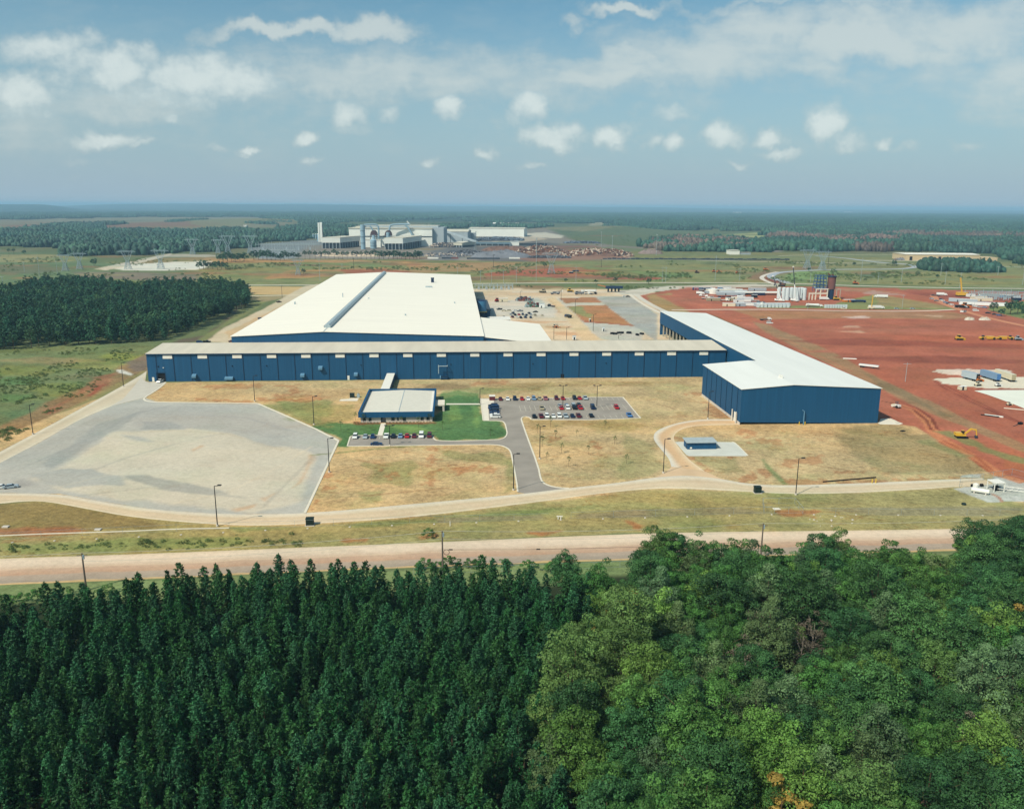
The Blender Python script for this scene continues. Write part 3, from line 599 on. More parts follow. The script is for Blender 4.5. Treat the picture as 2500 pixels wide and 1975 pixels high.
def line_mesh(b, P, w, z0, z1, mi=0):
    """kerb or painted line following a path"""
    L_ = []; R_ = []
    for i, p in enumerate(P):
        t = (P[min(i + 1, len(P) - 1)] - P[max(i - 1, 0)]).normalized(); n = Vector((-t.y, t.x, 0)) * w / 2
        L_.append(p + n); R_.append(p - n)
    n = len(P); vs = [(p.x, p.y, z1) for p in L_] + [(p.x, p.y, z1) for p in R_] + [(p.x, p.y, z0) for p in L_] + [(p.x, p.y, z0) for p in R_]
    fs = []
    for i in range(n - 1): fs += [(n + i, n + i + 1, i + 1, i), (i, i + 1, 2 * n + i + 1, 2 * n + i), (n + i + 1, n + i, 3 * n + i, 3 * n + i + 1)]
    b.add(vs, fs, mi)
CONC = pm('concrete_kerb', (232, 222, 200), .85, var=.06, scale=.5)
def kerb(pxs, w=.55, sm_=2, name='kerb'):
    b = MB(); line_mesh(b, smooth([at(*p) for p in pxs], sm_), w, -.02, .14); o = b.build(name, CONC); o['kind'] = 'structure'; return o
BEI = [(0, (214, 206, 188)), (.18, (226, 212, 186)), (.4, (214, 192, 160)), (.62, (222, 200, 168)), (.85, (214, 194, 162)), (1, (236, 222, 192))]
ORD = [(0, (214, 208, 196)), (.12, (228, 216, 194)), (.35, (216, 180, 140)), (.6, (222, 184, 142)), (.85, (226, 196, 156)), (1, (232, 210, 176))]
ribbon('highway', [(-300,1378),(0,1363),(250,1356),(800,1334),(1100,1322),(1600,1300),(2000,1296),(2411,1290),(2800,1280)], [(-300,1442),(0,1428),(333,1415),(800,1393),(1350,1373),(1700,1362),(2286,1346),(2800,1330)], .012,
       [(0, (218, 198, 168)), (.12, (232, 210, 184)), (.30, (224, 202, 176)), (.40, (212, 186, 160)), (.43, (220, 194, 164)), (.46, (202, 172, 146)), (.66, (196, 160, 132)), (.70, (184, 164, 144)), (.94, (170, 156, 138)), (.965, (222, 184, 130)), (1, (196, 170, 120))], .3, 300, 40)
ribbon('ring_road', [(-300,1196),(-100,1203),(0,1204),(60,1205),(145,1206),(242,1224),(377,1245),(560,1256),(744,1254),(991,1232),(1241,1209),(1290,1204),(1387,1191.5),(1500,1180),(1600,1165),(1680,1160),(1760,1169),(1824,1181),(1916,1186),(2147,1178),(2397,1167)],
       [(-300,1238),(-100,1230),(0,1230),(50,1224),(110,1223),(200,1240),(333,1265),(560,1283),(700,1282),(991,1265),(1241,1234),(1360,1219),(1450,1206),(1600,1191),(1708,1194),(1824,1200),(1944,1207),(2147,1201),(2425,1182)], .016, BEI, .25, 330, 14, 5)
ribbon('ring_road', [(1639,1139),(1634,1120),(1606,1088),(1594,1070),(1600,1053),(1628,1040),(1669,1029),(1722,1023),(1796,1024)][::-1], [(1720,1150),(1695,1132),(1678,1118),(1655,1090),(1644,1073),(1647,1059),(1669,1045),(1711,1038.5),(1806,1037)][::-1], .020, ORD, .25, 120, 12, 9)
sheet('ring_road', [(1560,1176),(1600,1165),(1628,1152),(1639,1139),(1680,1130),(1720,1150),(1760,1168),(1824,1184),(1700,1194),(1600,1191)], .012, pm('road_dust', (220, 188, 150), .95, var=.12, scale=.12))
ribbon('west_road', [(-150,1184),(0,1103),(162,1017),(296,944),(340,918),(358,906)], [(-150,1212),(0,1130),(89,1084),(188,1027),(269,992),(350,966)], .020, [(0, (206, 198, 180)), (.1, (226, 214, 190)), (.35, (204, 190, 164)), (.6, (212, 196, 168)), (.9, (216, 202, 176)), (1, (226, 216, 192))], .2, 160, 12, 11)
sheet('concrete_apron', [(352,930),(362,933.2),(405,932.6),(392,945),(374,957),(353,970.5),(340,974),(269,992),(300,975),(330,940),(345,920)], .024, pm('apron_concrete', (208, 200, 184), .9, var=.07, scale=.25))
ASPH = pm('asphalt', (160, 151, 139), .9, var=.16, scale=.12)
drive = [(1264,1202),(1262,1180),(1249.5,1113),(1247,1103),(1241,1096),(1233,1091),(1222.6,1087),(1186,1085),(962,1088.6),(848,1089.6),(855,1067),(860,1063.6),(1056,1062.6),(1059,1073),(1066,1076),(1110,1077),(1216.5,1074),(1229,1071),(1235,1066),(1238.5,1060),(1237,1050),(1233,1034),(1230,1029.5),(1224.6,1027.5),(1179.8,1027),(1172.7,973.2),(1395,971.5),(1398,969.5),(1521,969.8),(1563.4,1021),(1438,1025.5),(1297.5,1024.7),(1293,1019.5),(1286,1017.5),(1276,1018),(1272,1022),(1274,1030),(1284.7,1060),(1314.5,1140),(1319,1166),(1325,1178),(1340,1186),(1365,1191),(1390,1192),(1330,1202),(1290,1206)]
sheet('car_park', drive, .014, ASPH)
kerb([(1264,1201),(1262,1180),(1249.5,1113),(1246,1101),(1239,1094),(1222.6,1087),(1186,1085),(962,1088.6),(848,1089.6)], sm_=1)
kerb([(848,1089.6),(855,1067),(860,1063.6),(925,1063)], sm_=0); kerb([(936,1063),(1056,1062.6),(1059,1072),(1068,1076),(1110,1077),(1216.5,1074),(1232,1070),(1238.5,1060),(1237,1050),(1233,1033),(1224.6,1027.5),(1179.8,1027)], sm_=1)
kerb([(1179.8,1027),(1172.7,973.2),(1389,971.5),(1397,969.7),(1521,969.8),(1563.4,1021),(1438,1025.5),(1297.5,1024.7)], sm_=0); kerb([(1297.5,1024.7),(1293,1019),(1280,1016.5),(1272,1021),(1275,1032),(1284.7,1060),(1314.5,1140),(1319,1166),(1325,1178),(1340,1186),(1365,1191),(1390,1192)], .6, 1)
kerb([(405,934),(392,946),(374,958),(353,971),(351,975),(357,979),(370,981),(386,982),(621,984.5),(633,986),(828,1073),(822,1086),(744,1253.5)], .8, 1)
sheet('concrete_walk', [(1173.5,974),(1205,974),(1207,988),(1192,992),(1194,1026.5),(1180.4,1026.5)], .020, pm('pale_concrete', (236, 226, 206), .9, var=.05, scale=.4))
PALEC = MATS['pale_concrete']
sheet('concrete_walk', [(930,1033.5),(942,1033),(934,1063),(921.5,1063)], .020, PALEC)
sheet('concrete_walk', [(1089,985),(1173.4,985),(1173.6,988),(1089,988)], .016, PALEC)
sheet('concrete_walk', [(832,975),(876,972),(872,979),(828,979)], .016, PALEC)
sheet('concrete_pad', [(1648,1079),(1690,1078),(1788,1079.5),(1795,1081.5),(1826,1112),(1820,1113.5),(1682,1113.5),(1675,1110)], .022, pm('pad_concrete', (212, 212, 200), .9, var=.08, scale=.2))
kerb([(1788,1079),(1796,1081.5),(1827,1113)], .3, 1)
sheet('concrete_slab', ZS([(1110,640),(1300,628),(2600,622),(3000,640),(3000,1320),(2162,1012),(1900,905),(1640,812),(1380,720)]), .02, pm('slab_concrete', (236, 236, 220), .9, var=.05, scale=.08))
sheet('concrete_pad', [(2143,1033.5),(2150,1023),(2168,1021),(2205,1034),(2195,1037),(2150,1036)], .016, PALEC)
kerb([(2171,1022.5),(2182,1027),(2192,1033)], 1.6, 0, 'concrete_footing')
kerb([(-200,1318),(0,1308),(120,1303),(300,1298),(420,1292),(560,1289)], .5, 1, 'drain_channel')
# painted bays
PAINT = pm('road_paint', (214, 206, 184), .8, var=.15, scale=1.5)
b = MB()
def bay(u, v0, v1, lean=0.): line_mesh(b, [bf(u, v0), bf(u + lean, v1)], .16, .019, .021)
for i in range(25): bay(17.8 + 2.72 * i, 394.8, 400.2)
for i in range(19): bay(34.6 + 2.72 * i, 359.2, 364.6)
for i in range(6): bay(30 + 2.4 * i, 374.6, 385)
line_mesh(b, [bf(29, 374.4), bf(45, 374.4)], .14, .019, .021); line_mesh(b, [bf(31, 385.6), bf(44, 385.6)], .14, .019, .021)
for i in range(14): bay(44.6 + 2.72 * i, 374.6, 385)
line_mesh(b, [bf(44.6, 379.8), bf(81, 379.8)], .14, .019, .021)
for i in range(13): bay(-42.6 + 2.72 * i, 329.4, 334.6)
for i in range(8): line_mesh(b, [bf(14.9, 360 + 2.7 * i), bf(19.6, 360 + 2.7 * i)], .14, .0195, .0215)
o = b.build('bay_markings', PAINT); o['kind'] = 'structure'
# country roads across the middle distance
def path(name, pxs, w, rgb, z=.03, mot=.2):
    P = resample(smooth([at(*p) for p in pxs]), 90); V = []; 
    for i, p in enumerate(P):
        t = (P[min(i + 1, len(P) - 1)] - P[max(i - 1, 0)]).normalized(); n = Vector((-t.y, t.x, 0)) * w / 2
        V += [(p.x + n.x, p.y + n.y, z), (p.x - n.x, p.y - n.y, z)]
    F = [(2 * i, 2 * i + 1, 2 * i + 3, 2 * i + 2) for i in range(len(P) - 1)]
    C = [[lin(c) * .8 for c in rgb] + [mot]] * len(V)
    me = npmesh(name, V, np.array(F), GM, 4, np.array(C), 'land', 'POINT')
    if me.polygons[0].normal.z < 0: me.flip_normals()
    o = bpy.data.objects.new(name, me); COL.objects.link(o); o['kind'] = 'structure'; return o
path('county_road', [(600,696.5),(900,696),(1250,691.5),(1600,690),(1900,691.5),(2120,699),(2350,704),(2700,706)], 8, (216, 206, 188))
path('gravel_road', [(600,723),(700,721),(1000,716)], 7, (222, 208, 180), .026)
path('access_road', [(1250,713.5),(1480,714),(1560,712),(1640,701),(1720,697),(1850,694.5)], 7, (212, 204, 186), .034)
path('access_road', [(1552,718),(1560,726),(1590,745),(1640,768),(1680,780)], 6, (214, 206, 190), .038)
path('access_road', [(1538,718),(1550,730),(1585,752),(1622,768)], 3.5, (226, 216, 198), .030)
path('loop_road', [(1925,691),(1895,683),(1880,676),(1886,670),(1905,665),(1960,661),(2050,657.8),(2180,657.8),(2225,655),(2240,650.5),(2220,646),(2170,643),(2110,637),(2060,630),(1990,625)], 11, (176, 182, 188), .03)
path('gravel_road', [(1890,694),(1862,683),(1858,676),(1875,669),(1898,664)], 6, (222, 210, 196), .026)
path('gravel_road', [(1880,678),(1876,682),(1905,692)], 10, (140, 84, 68), .022)
path('farm_road', [(1700,636),(2000,643),(2230,643),(2400,650),(2600,656)], 9, (196, 188, 168), .03)
path('farm_road', [(2110,636),(2250,637),(2350,636)], 12, (206, 200, 182), .03)
path('farm_road', [(1900,625),(2000,622),(2200,622),(2450,630)], 8, (196, 186, 160), .026)
path('farm_road', [(1250,583),(1330,572),(1480,574)], 8, (208, 202, 186), .03)
path('haul_road', [(1640,757),(1850,755),(2100,760),(2250,760),(2330,756)], 5, (226, 204, 186), .026)
path('haul_road', [(2278,722),(2290,736),(2330,752),(2380,768),(2440,783),(2520,800),(2640,820)], 7, (206, 140, 106), .034)
path('rail_track', [(1560,633),(1800,636),(1990,639)], 9, (112, 108, 108), .03)
path('gravel_road', [(2390,711),(2520,713),(2640,715)], 14, (140, 132, 138), .03)
# ------------------------------------------------------------------ plant buildings
BLUE = pm('blue_wall', (16, 76, 114), .6, var=.13, scale=.3, streak=(4, 4, .12), k=.9)
BLUE2 = pm('blue_wall_trim', (16, 58, 90), .5, var=.05, k=.9)
BLUEL = pm('blue_hood', (96, 140, 168), .6, var=.08)
WROOF = pm('white_roof', (252, 244, 226), .55, var=.04, scale=.2, streak=(.12, 1, 1), k=.86)
PROOF = pm('pale_roof', (236, 236, 228), .6, var=.05, scale=.12, streak=(1, .12, 1), k=.84)
CROOF = pm('cream_roof', (214, 204, 184), .7, var=.09, scale=.12, streak=(1.5, .2, 1), k=.84)
WHITE = pm('white_metal', (238, 234, 222), .6, var=.04, k=.85)
DARK = pm('dark_opening', (16, 16, 18), .9, var=.1)
GLASS = pm('window_glass', (20, 34, 46), .12, var=.1, spec=.6)
BRICK = pm('pale_brick', (206, 196, 182), .9, var=.08, scale=1.5)
COLM = pm('column_concrete', (186, 176, 158), .85, var=.1)
GALV = pm('galvanised_steel', (170, 186, 190), .5, var=.08)
FOUND = pm('foundation', (214, 204, 190), .9, var=.08)
def extrx(b, prof, x0, x1, mi=0):
    """profile in y,z extruded along x"""
    n = len(prof); vs = [(x0, p[0], p[1]) for p in prof] + [(x1, p[0], p[1]) for p in prof]
    fs = [tuple(range(n - 1, -1, -1)), tuple(range(n, 2 * n))] + [(i, (i + 1) % n, n + (i + 1) % n, n + i) for i in range(n)]
    a = sum(prof[i][0] * prof[(i + 1) % n][1] - prof[(i + 1) % n][0] * prof[i][1] for i in range(n))
    if a < 0: fs = [tuple(reversed(f)) for f in fs]
    b.add(vs, fs, mi)
# --- long front warehouse
lw = thing('long_warehouse', 'very long low blue metal warehouse with cream roof facing the lawns', 'warehouse', bf(-165.3, 449.6), PH)
LW, LD = 316.3, 28.2
b = MB(); extrx(b, [(.6, 0), (LD, 0), (LD, 16.1), (.6, 15.0)], 0.2, LW - .2)
b.box(0, 4.5, 0, .58, 0, 14.95); b.box(4.5, 9.0, 0, .58, 4.6, 14.95); b.box(9.0, LW, 0, .58, 0, 14.95); b.build('wall', BLUE, lw)
b = MB(); extrx(b, [(-.5, 15.0), (LD - .05, 16.25), (LD - .05, 16.5), (-.5, 15.25)], -.5, LW + .3); b.build('roof', CROOF, lw)
b = MB(); b.box(-.55, LW + .3, -.8, -.52, 14.85, 15.2); b.build('gutter', BLUE2, lw)
for k_ in range(35):
    x = 4.9 + 9.144 * k_
    if x < LW - 1: MB().box(x - .14, x + .14, -.16, -.003, .3, 14.85).build('downspout', pm('downspout_blue', (10, 40, 68), .6), lw)
for k_ in range(17):
    x = 8.6 + 18.288 * k_
    if x < LW - 8: MB().box(x, x + 4.9, -.22, -.004, 12.5, 14.4).build('louvre_panel', WHITE, lw)
MB().box(4.55, 8.95, .581, .60, 0, 4.55).build('doorway', DARK, lw)
b = MB(); b.box(4.2, 4.5, -.12, -.004, 0, 4.9); b.box(9.0, 9.3, -.12, -.004, 0, 4.9); b.box(4.2, 9.3, -.12, -.004, 4.9, 5.15); b.build('door_frame', BLUE2, lw)
MB().box(2.0, 3.1, -.12, -.004, 0, 2.4).build('door', WHITE, lw, label='small white door at the far left corner'); MB().box(106.0, 107.1, -.12, -.004, 0, 2.4).build('door', WHITE, lw)
MB().box(223.4, 225.2, -.12, -.004, 0, 2.3).build('door', DARK, lw, label='dark service door')
def hood(x, z, w, h, d):
    b = MB(); extrx(b, [(-.004, z), (-d, z), (-d, z + h * .55), (-.004, z + h)], x - w / 2, x + w / 2); b.build('vent_hood', BLUEL, lw)
def lx(px, py=925): return uvof(at(px, py))[0] + 165.3
hood(lx(485), 2.2, 2.2, 1.9, 1.9); hood(lx(567), .9, 4.4, 1.6, 1.6); hood(lx(743), 2.1, 2.2, 1.9, 1.9); hood(lx(785) + .4, 6.1, 2.2, 1.9, 1.9); hood(lx(871), 2.4, 2.0, 1.8, 1.7); hood(lx(1083), .5, 4.0, 1.5, 1.8)
x = lx(1071.5); b = MB(); b.cyl((x, -2.4, 3.6), (x, -2.4, 8.4), .22); b.cyl((x, -2.4, 7.7), (x + 4.8, -2.4, 7.7), .2); b.cyl((x + 4.8, -2.4, 7.7), (x + 4.8, -.01, 7.7), .2); b.build('exhaust_pipe', GALV, lw)
b = MB()
for k_ in (1.2, 4.8): b.bar((x + k_, -2.3, 0), (x + k_, -2.3, 7.4), .12)
for k_ in (2, 4, 6): b.bar((x + 1.2, -2.3, k_), (x + 4.8, -2.3, k_), .1); b.bar((x + 4.8, -2.3, k_), (x + 4.8, -.01, k_), .1)
b.box(x + 1.2, x + 4.8, -2.2, -.01, .4, 2.0); b.build('pipe_frame', BLUE2, lw)
MB().box(lx(412), lx(412) + .5, -.4, -.004, 7.4, 7.8).build('wall_lamp', WHITE, lw)
for q in (400, 575, 657, 883, 1100, 1300, 1480): MB().box(lx(q), lx(q) + .5, -.35, -.004, 8.0, 8.5).build('wall_lamp', DARK, lw)
# --- main plant hall
mh = thing('plant_hall', 'huge plant hall with bright white roof and one long ridge vent', 'factory', bf(-127.5, 478.0), PH)
MWD, MD = 143.7, 437.
b = MB(); b.extr([(0, 0), (MWD, 0), (MWD, 19.35), (52, 22.4), (0, 19.9)], 0, MD); b.extr([(MWD, 0), (184.6, 0), (184.6, 13.7), (MWD, 18.6)], 1.2, 88); b.build('wall', BLUE, mh)
b = MB(); b.extr([(-.5, 19.92), (52, 22.43), (52, 22.7), (-.5, 20.2)], -.6, MD + .5); b.extr([(52.003, 22.43), (MWD + .4, 19.37), (MWD + .4, 19.62), (52.003, 22.7)], -.6, MD + .5); b.build('roof', WROOF, mh)
b = MB(); b.extr([(MWD + .41, 18.62), (185.2, 13.72), (185.2, 14.0), (MWD + .41, 18.9)], .6, 88.6); b.build('lean_to_roof', WROOF, mh)
b = MB(); b.extr([(50.2, 22.62), (50.2, 23.9), (51.2, 24.6), (52.9, 24.6), (53.9, 23.9), (53.9, 22.62)], 14, 425); b.build('ridge_vent', GALV, mh)
for k_ in range(69): MB().box(49.9, 50.198, 15 + 5.9 * k_, 17.6 + 5.9 * k_, 22.9, 23.8).build('ridge_louvre', DARK, mh)
MB().box(51.8, 52.3, -.62, 14, 22.71, 22.8).build('ridge_cap', GALV, mh)
def roofpt(px, py, z=21.2):
    u, v = uvof(at(px, py, z)); return u + 127.5, v - 478.0
x, y = roofpt(1056, 689); b = MB(); b.box(x - 1.4, x + 1.4, y - 1.4, y + 1.4, 20, 23.4); b.cyl((x, y, 23.4), (x, y, 25.4), 1.3, 1.7, 12); b.build('roof_stack', pm('dark_blue_steel', (30, 52, 84), .5), mh)
x, y = roofpt(1047, 701); MB().box(x - 3, x + 3, y - 1.5, y + 1.5, 20, 22.0).build('roof_unit', GALV, mh)
x, y = roofpt(837, 726, 22); MB().cyl((x, y, 21), (x, y, 25.4), .35).build('roof_pipe', GALV, mh)
for (a, b_, c_) in [(952,676,21),(1110,740,20.5),(990,770,21.5),(720,740,21.5),(900,730,22.3)]:
    x, y = roofpt(a, b_, c_); MB().box(x - .5, x + .5, y - .5, y + .5, c_ - 1, c_ + .9).build('roof_cap', GALV, mh)
# --- right warehouse
rw = thing('corner_warehouse', 'tall blue L-shaped warehouse with pale roof beside the red earth', 'warehouse', bf(124.0, 344.8), PH)
b = MB(); b.extr([(0, 1.2), (62.6, 0), (62.6, 15.7), (23, 17.7), (0, 15.9)], 0, .3); b.extr([(0, 1.2), (62.6, 0), (62.6, 15.7), (23, 17.7), (0, 15.9)], 57.2, 57.5)
b.box(0, .3, .3, 57.2, 1.2, 15.85); b.box(62.3, 62.6, .3, 57.2, 0, 15.65)
b.box(28, 28.3, 57.5, 262, 8.6, 17.2); b.box(62.3, 62.6, 57.5, 262, 0, 15.6); b.extr([(28.3, 0), (62.3, 0), (62.3, 15.6), (28.3, 17.2)], 261.7, 262); b.build('wall', BLUE, rw)
b = MB(); b.extr([(-.4, 15.9), (23, 17.72), (23, 17.95), (-.4, 16.15)], -.4, 57.8); b.extr([(23.003, 17.72), (63, 15.72), (63, 15.95), (23.003, 17.95)], -.4, 57.8); b.extr([(27.6, 17.42), (63, 15.70), (63, 15.94), (27.6, 17.66)], 57.803, 262.4); b.build('roof', PROOF, rw)
MB().box(-.06, .3, .3, 57.2, 0, 1.19).build('foundation_wall', FOUND, rw)
for k_ in range(23):
    y = 61 + 9.144 * k_
    if y < 262 and not (99 < y < 134): b = MB(); b.box(28.35, 29.3, y - .35, y + .35, 0, 8.6); b.bar((28.8, y, 8.4), (33, y, 8.4), .5); b.build('column', COLM, rw)
for k_ in range(7): MB().box(-.15, -.003, 4.5 + 7.6 * k_, 4.75 + 7.6 * k_, 1.2, 15.8).build('downspout', MATS['downspout_blue'], rw)
MB().box(-.14, -.063, 3.5, 7.6, 0, 4.3).build('roller_door', WHITE, rw); [MB().cyl((-.8, y, 0), (-.8, y, 5.2), .3).build('door_post', FOUND, rw) for y in (3.0, 8.1)]
x = uvof(at(1960, 1036))[0] - 124; b = MB(); b.cyl((x, -1.0, 0), (x, -1.0, 6.0), .22); b.cyl((x, -1.0, 6.0), (x - .9, -1.0, 6.6), .22); b.build('vent_pipe', BLUEL, rw)
MB().box(22.2, 23.6, 14, 15.6, 17.4, 19.2).build('roof_vent', WHITE, rw)
for k_ in range(5): MB().box(62.603, 63.4, 6 + k_ * 11, 7.2 + k_ * 11, 10, 11).build('side_vent', BLUE2, rw)
for (px, py) in ((1951, 1037.5), (1965, 1037.5)):
    o = MB().cyl((0, 0, 0), (0, 0, 1.5), .17).build('bollard', pm('yellow_paint', (236, 196, 60), .6)); o.location = at(px, py); tag(o, 'yellow bollard guarding the pipe on the blue corner warehouse, ' + ('left one' if px < 1958 else 'right one'), 'bollard', 'bollards by the wall pipe')
# --- office
of = thing('office_building', 'low office with pale brick walls, dark windows and deep blue roof rim', 'office', bf(-43.0, 355.6), PH)
b = MB(); b.box(.9, 32.3, .9, 47.6, 0, 2.72); b.build('wall', BRICK, of)
b = MB(); b.box(0, 33.2, 0, .8, 2.5, 4.8); b.box(0, 33.2, 47.7, 48.5, 2.5, 4.8); b.box(0, .8, .8, 47.7, 2.5, 4.8); b.box(32.4, 33.2, .8, 47.7, 2.5, 4.8); b.build('roof_rim', BLUE, of)
b = MB(); b.extr([(.8, 2.73), (32.4, 2.73), (32.4, 3.7), (17.5, 4.35), (.8, 3.7)], .8, 47.7); rf = b.build('roof', pm('office_roof', (222, 216, 200), .7, var=.05, k=.84), of)
MB().box(17.35, 17.65, .82, 47.68, 4.3, 4.42).build('ridge_cap', GALV, rf); MB().box(31.3, 32.38, 1.5, 46, 3.7, 4.0).build('roof_gutter', WHITE, rf)
for a, c_ in [(215,255),(290,325),(570,610),(640,662),(710,750),(935,970),(1005,1045)]:
    x0 = .9 + (a - 190) / 28.3; x1 = .9 + (c_ - 190) / 28.3; w_ = MB().box(x0, x1, .84, .897, .8, 2.45).build('window', GLASS, of)
    MB().box(x0 - .08, x1 + .08, .80, .838, .68, .8).build('sill', FOUND, w_)
MB().box(9.7, 11.9, .82, .895, 0, 2.5).build('door', GLASS, of)
b = MB(); b.box(33.21, 37.5, 20, 30, 2.6, 3.2); b.build('side_canopy', PALEC, of)
for (x, y) in ((37, 20.6), (37, 29.4)): MB().box(x - .5, x + .4, y - .4, y + .4, 0, 2.59).build('canopy_pillar', FOUND, of)
# --- corridor
cw = thing('covered_walkway', 'enclosed white roofed walkway linking the office to the long warehouse', 'walkway', bf(-37.8, 404.2), PH)
MB().box(.15, 4.15, 0, 45.2, 0, 3.3).build('wall', BLUE, cw); MB().box(0, 4.3, -.02, 45.3, 3.3, 3.6).build('roof', WHITE, cw)
# --- pump shed
sh = thing('pump_shed', 'small blue metal shed with grey roof standing on a concrete pad', 'shed', bf(90.6, 308.6), PH)
MB().extr([(.1, 0), (11.6, 0), (11.6, 2.75), (.1, 2.75)], 0, 5.4).build('wall', BLUE, sh)
b = MB(); extrx(b, [(-.7, 2.75), (5.6, 3.15), (5.6, 3.35), (-.7, 2.95)], -.5, 11.9); b.build('roof', pm('grey_roof', (176, 186, 186), .6), sh)
MB().box(1.1, 1.9, -.05, -.003, .3, .9).build('vent', WHITE, sh)
MB().box(-.003, -.05 + .1, 1, 2, 0, 2.1).build('door', BLUE2, sh)
# --- annex + dust collector behind hall's east side
ax = thing('annex', 'dark grey roofed annex on the east side of the white hall', 'building', bf(17.0, 690), PH)
MB().box(0, 12, 0, 80, 0, 8).build('wall', BLUE, ax); b = MB(); b.extr([(-.2, 9.5), (12.6, 8.01), (12.6, 8.3), (-.2, 9.8)], -.4, 80.4); b.build('roof', pm('dark_roof', (72, 84, 94), .7), ax)
p = at(1176, 783); dcx = thing('dust_collector', 'blue cylindrical dust collector on dark legs beside the white hall', 'dust collector', p, PH)
hh = height(1176, 783, 735); MB().cyl((0, 0, hh * .48), (0, 0, hh), 4.2, n=20).build('tank', pm('collector_blue', (70, 130, 168), .5), dcx)
MB().cyl((0, 0, hh), (0, 0, hh + .8), 4.2, 2.2, n=20).build('lid', MATS['dark_blue_steel'], dcx); MB().cyl((0, 0, hh * .2), (0, 0, hh * .47), .6, 4.0, n=16).build('hopper', MATS['dark_blue_steel'], dcx)
MB().cyl((0, 0, hh * .45), (0, 0, hh * .48), 4.6, n=20).build('platform', MATS['yellow_paint'], dcx)
for sx_ in (-1, 1):
    for sy_ in (-1, 1): MB().bar((sx_ * 3, sy_ * 3, 0), (sx_ * 3, sy_ * 3, hh * .47), .5).build('leg', MATS['dark_blue_steel'], dcx)
mb_ = thing('site_office', 'long cream site office with dark roof edge in the yard by the hall', 'site office', bf(24.5, 594), PH)
MB().box(0, 33, 0, 10, .4, 3.8).build('wall', pm('cream_wall', (232, 222, 190), .7), mb_); b = MB(); extrx(b, [(-.5, 3.8), (10.5, 4.5), (10.5, 4.7), (-.5, 4.0)], -.4, 33.4); b.build('roof', pm('cream_metal', (236, 230, 200), .7), mb_)
for k_ in (3, 9, 24): MB().box(k_, k_ + 1.1, -.05, -.004, .5, 2.7).build('door', GLASS, mb_)
wo = thing('flat_store', 'white roofed store building with dark walls behind the site office', 'store', bf(27, 665), PH)
MB().box(0, 17, 0, 18, 0, 3.6).build('wall', MATS['dark_roof'], wo); MB().box(-.6, 17.6, -.6, 18.6, 3.61, 4.0).build('roof', WHITE, wo)
# ------------------------------------------------------------------ trees
def leafmat(name, rgb, var=.45, trans=.25, hue=None):
    m = bpy.data.materials.new(name); m.use_nodes = True; nt = m.node_tree; N = nt.nodes; L = nt.links
    b = N['Principled BSDF']; b.inputs['Roughness'].default_value = .65; b.inputs['Specular IOR Level'].default_value = .25
    a = N.new('ShaderNodeAttribute'); a.attribute_name = 'tint'; oi = N.new('ShaderNodeObjectInfo')
    mr = N.new('ShaderNodeMapRange'); mr.inputs['To Min'].default_value = 1 - var; mr.inputs['To Max'].default_value = 1 + var; L.new(a.outputs['Fac'], mr.inputs['Value'])
    m2 = N.new('ShaderNodeMapRange'); m2.inputs['To Min'].default_value = .72; m2.inputs['To Max'].default_value = 1.3; L.new(oi.outputs['Random'], m2.inputs['Value'])
    mm = N.new('ShaderNodeMath'); mm.operation = 'MULTIPLY'; L.new(mr.outputs[0], mm.inputs[0]); L.new(m2.outputs[0], mm.inputs[1])
    mx = N.new('ShaderNodeMix'); mx.data_type = 'RGBA'; mx.inputs['A'].default_value = (*rgb, 1); mx.inputs['B'].default_value = (*(hue or rgb), 1)
    m3 = N.new('ShaderNodeMath'); m3.operation = 'FRACT'; m4 = N.new('ShaderNodeMath'); m4.operation = 'MULTIPLY'; m4.inputs[1].default_value = 7.31; L.new(oi.outputs['Random'], m4.inputs[0]); L.new(m4.outputs[0], m3.inputs[0]); L.new(m3.outputs[0], mx.inputs['Factor'])
    sc = N.new('ShaderNodeVectorMath'); sc.operation = 'SCALE'; L.new(mx.outputs['Result'], sc.inputs[0]); L.new(mm.outputs[0], sc.inputs['Scale']); L.new(sc.outputs[0], b.inputs['Base Color'])
    if trans:
        t = N.new('ShaderNodeBsdfTranslucent'); L.new(sc.outputs[0], t.inputs['Color']); ms = N.new('ShaderNodeMixShader'); ms.inputs[0].default_value = trans
        L.new(b.outputs[0], ms.inputs[1]); L.new(t.outputs[0], ms.inputs[2]); L.new(ms.outputs[0], N['Material Output'].inputs['Surface'])
    return m
BARK = pm('bark', (92, 74, 58), .9, var=.2, scale=3)
def quads(C, Nn, T, w, l, rs):
    """leaf quads: centres C, normals Nn, long axis T"""
    T = T - (T * Nn).sum(1)[:, None] * Nn; T /= np.maximum(np.linalg.norm(T, axis=1), 1e-6)[:, None]
    B = np.cross(Nn, T); w = w[:, None] / 2; l = l[:, None] / 2
    V = np.stack([C - T * l, C + B * w * .9 - T * l * .1, C + T * l, C - B * w * .9 + T * l * .1], 1).reshape(-1, 3)
    return V, np.arange(len(V)).reshape(-1, 4)
def unit(v): return v / np.maximum(np.linalg.norm(v, axis=1), 1e-6)[:, None]
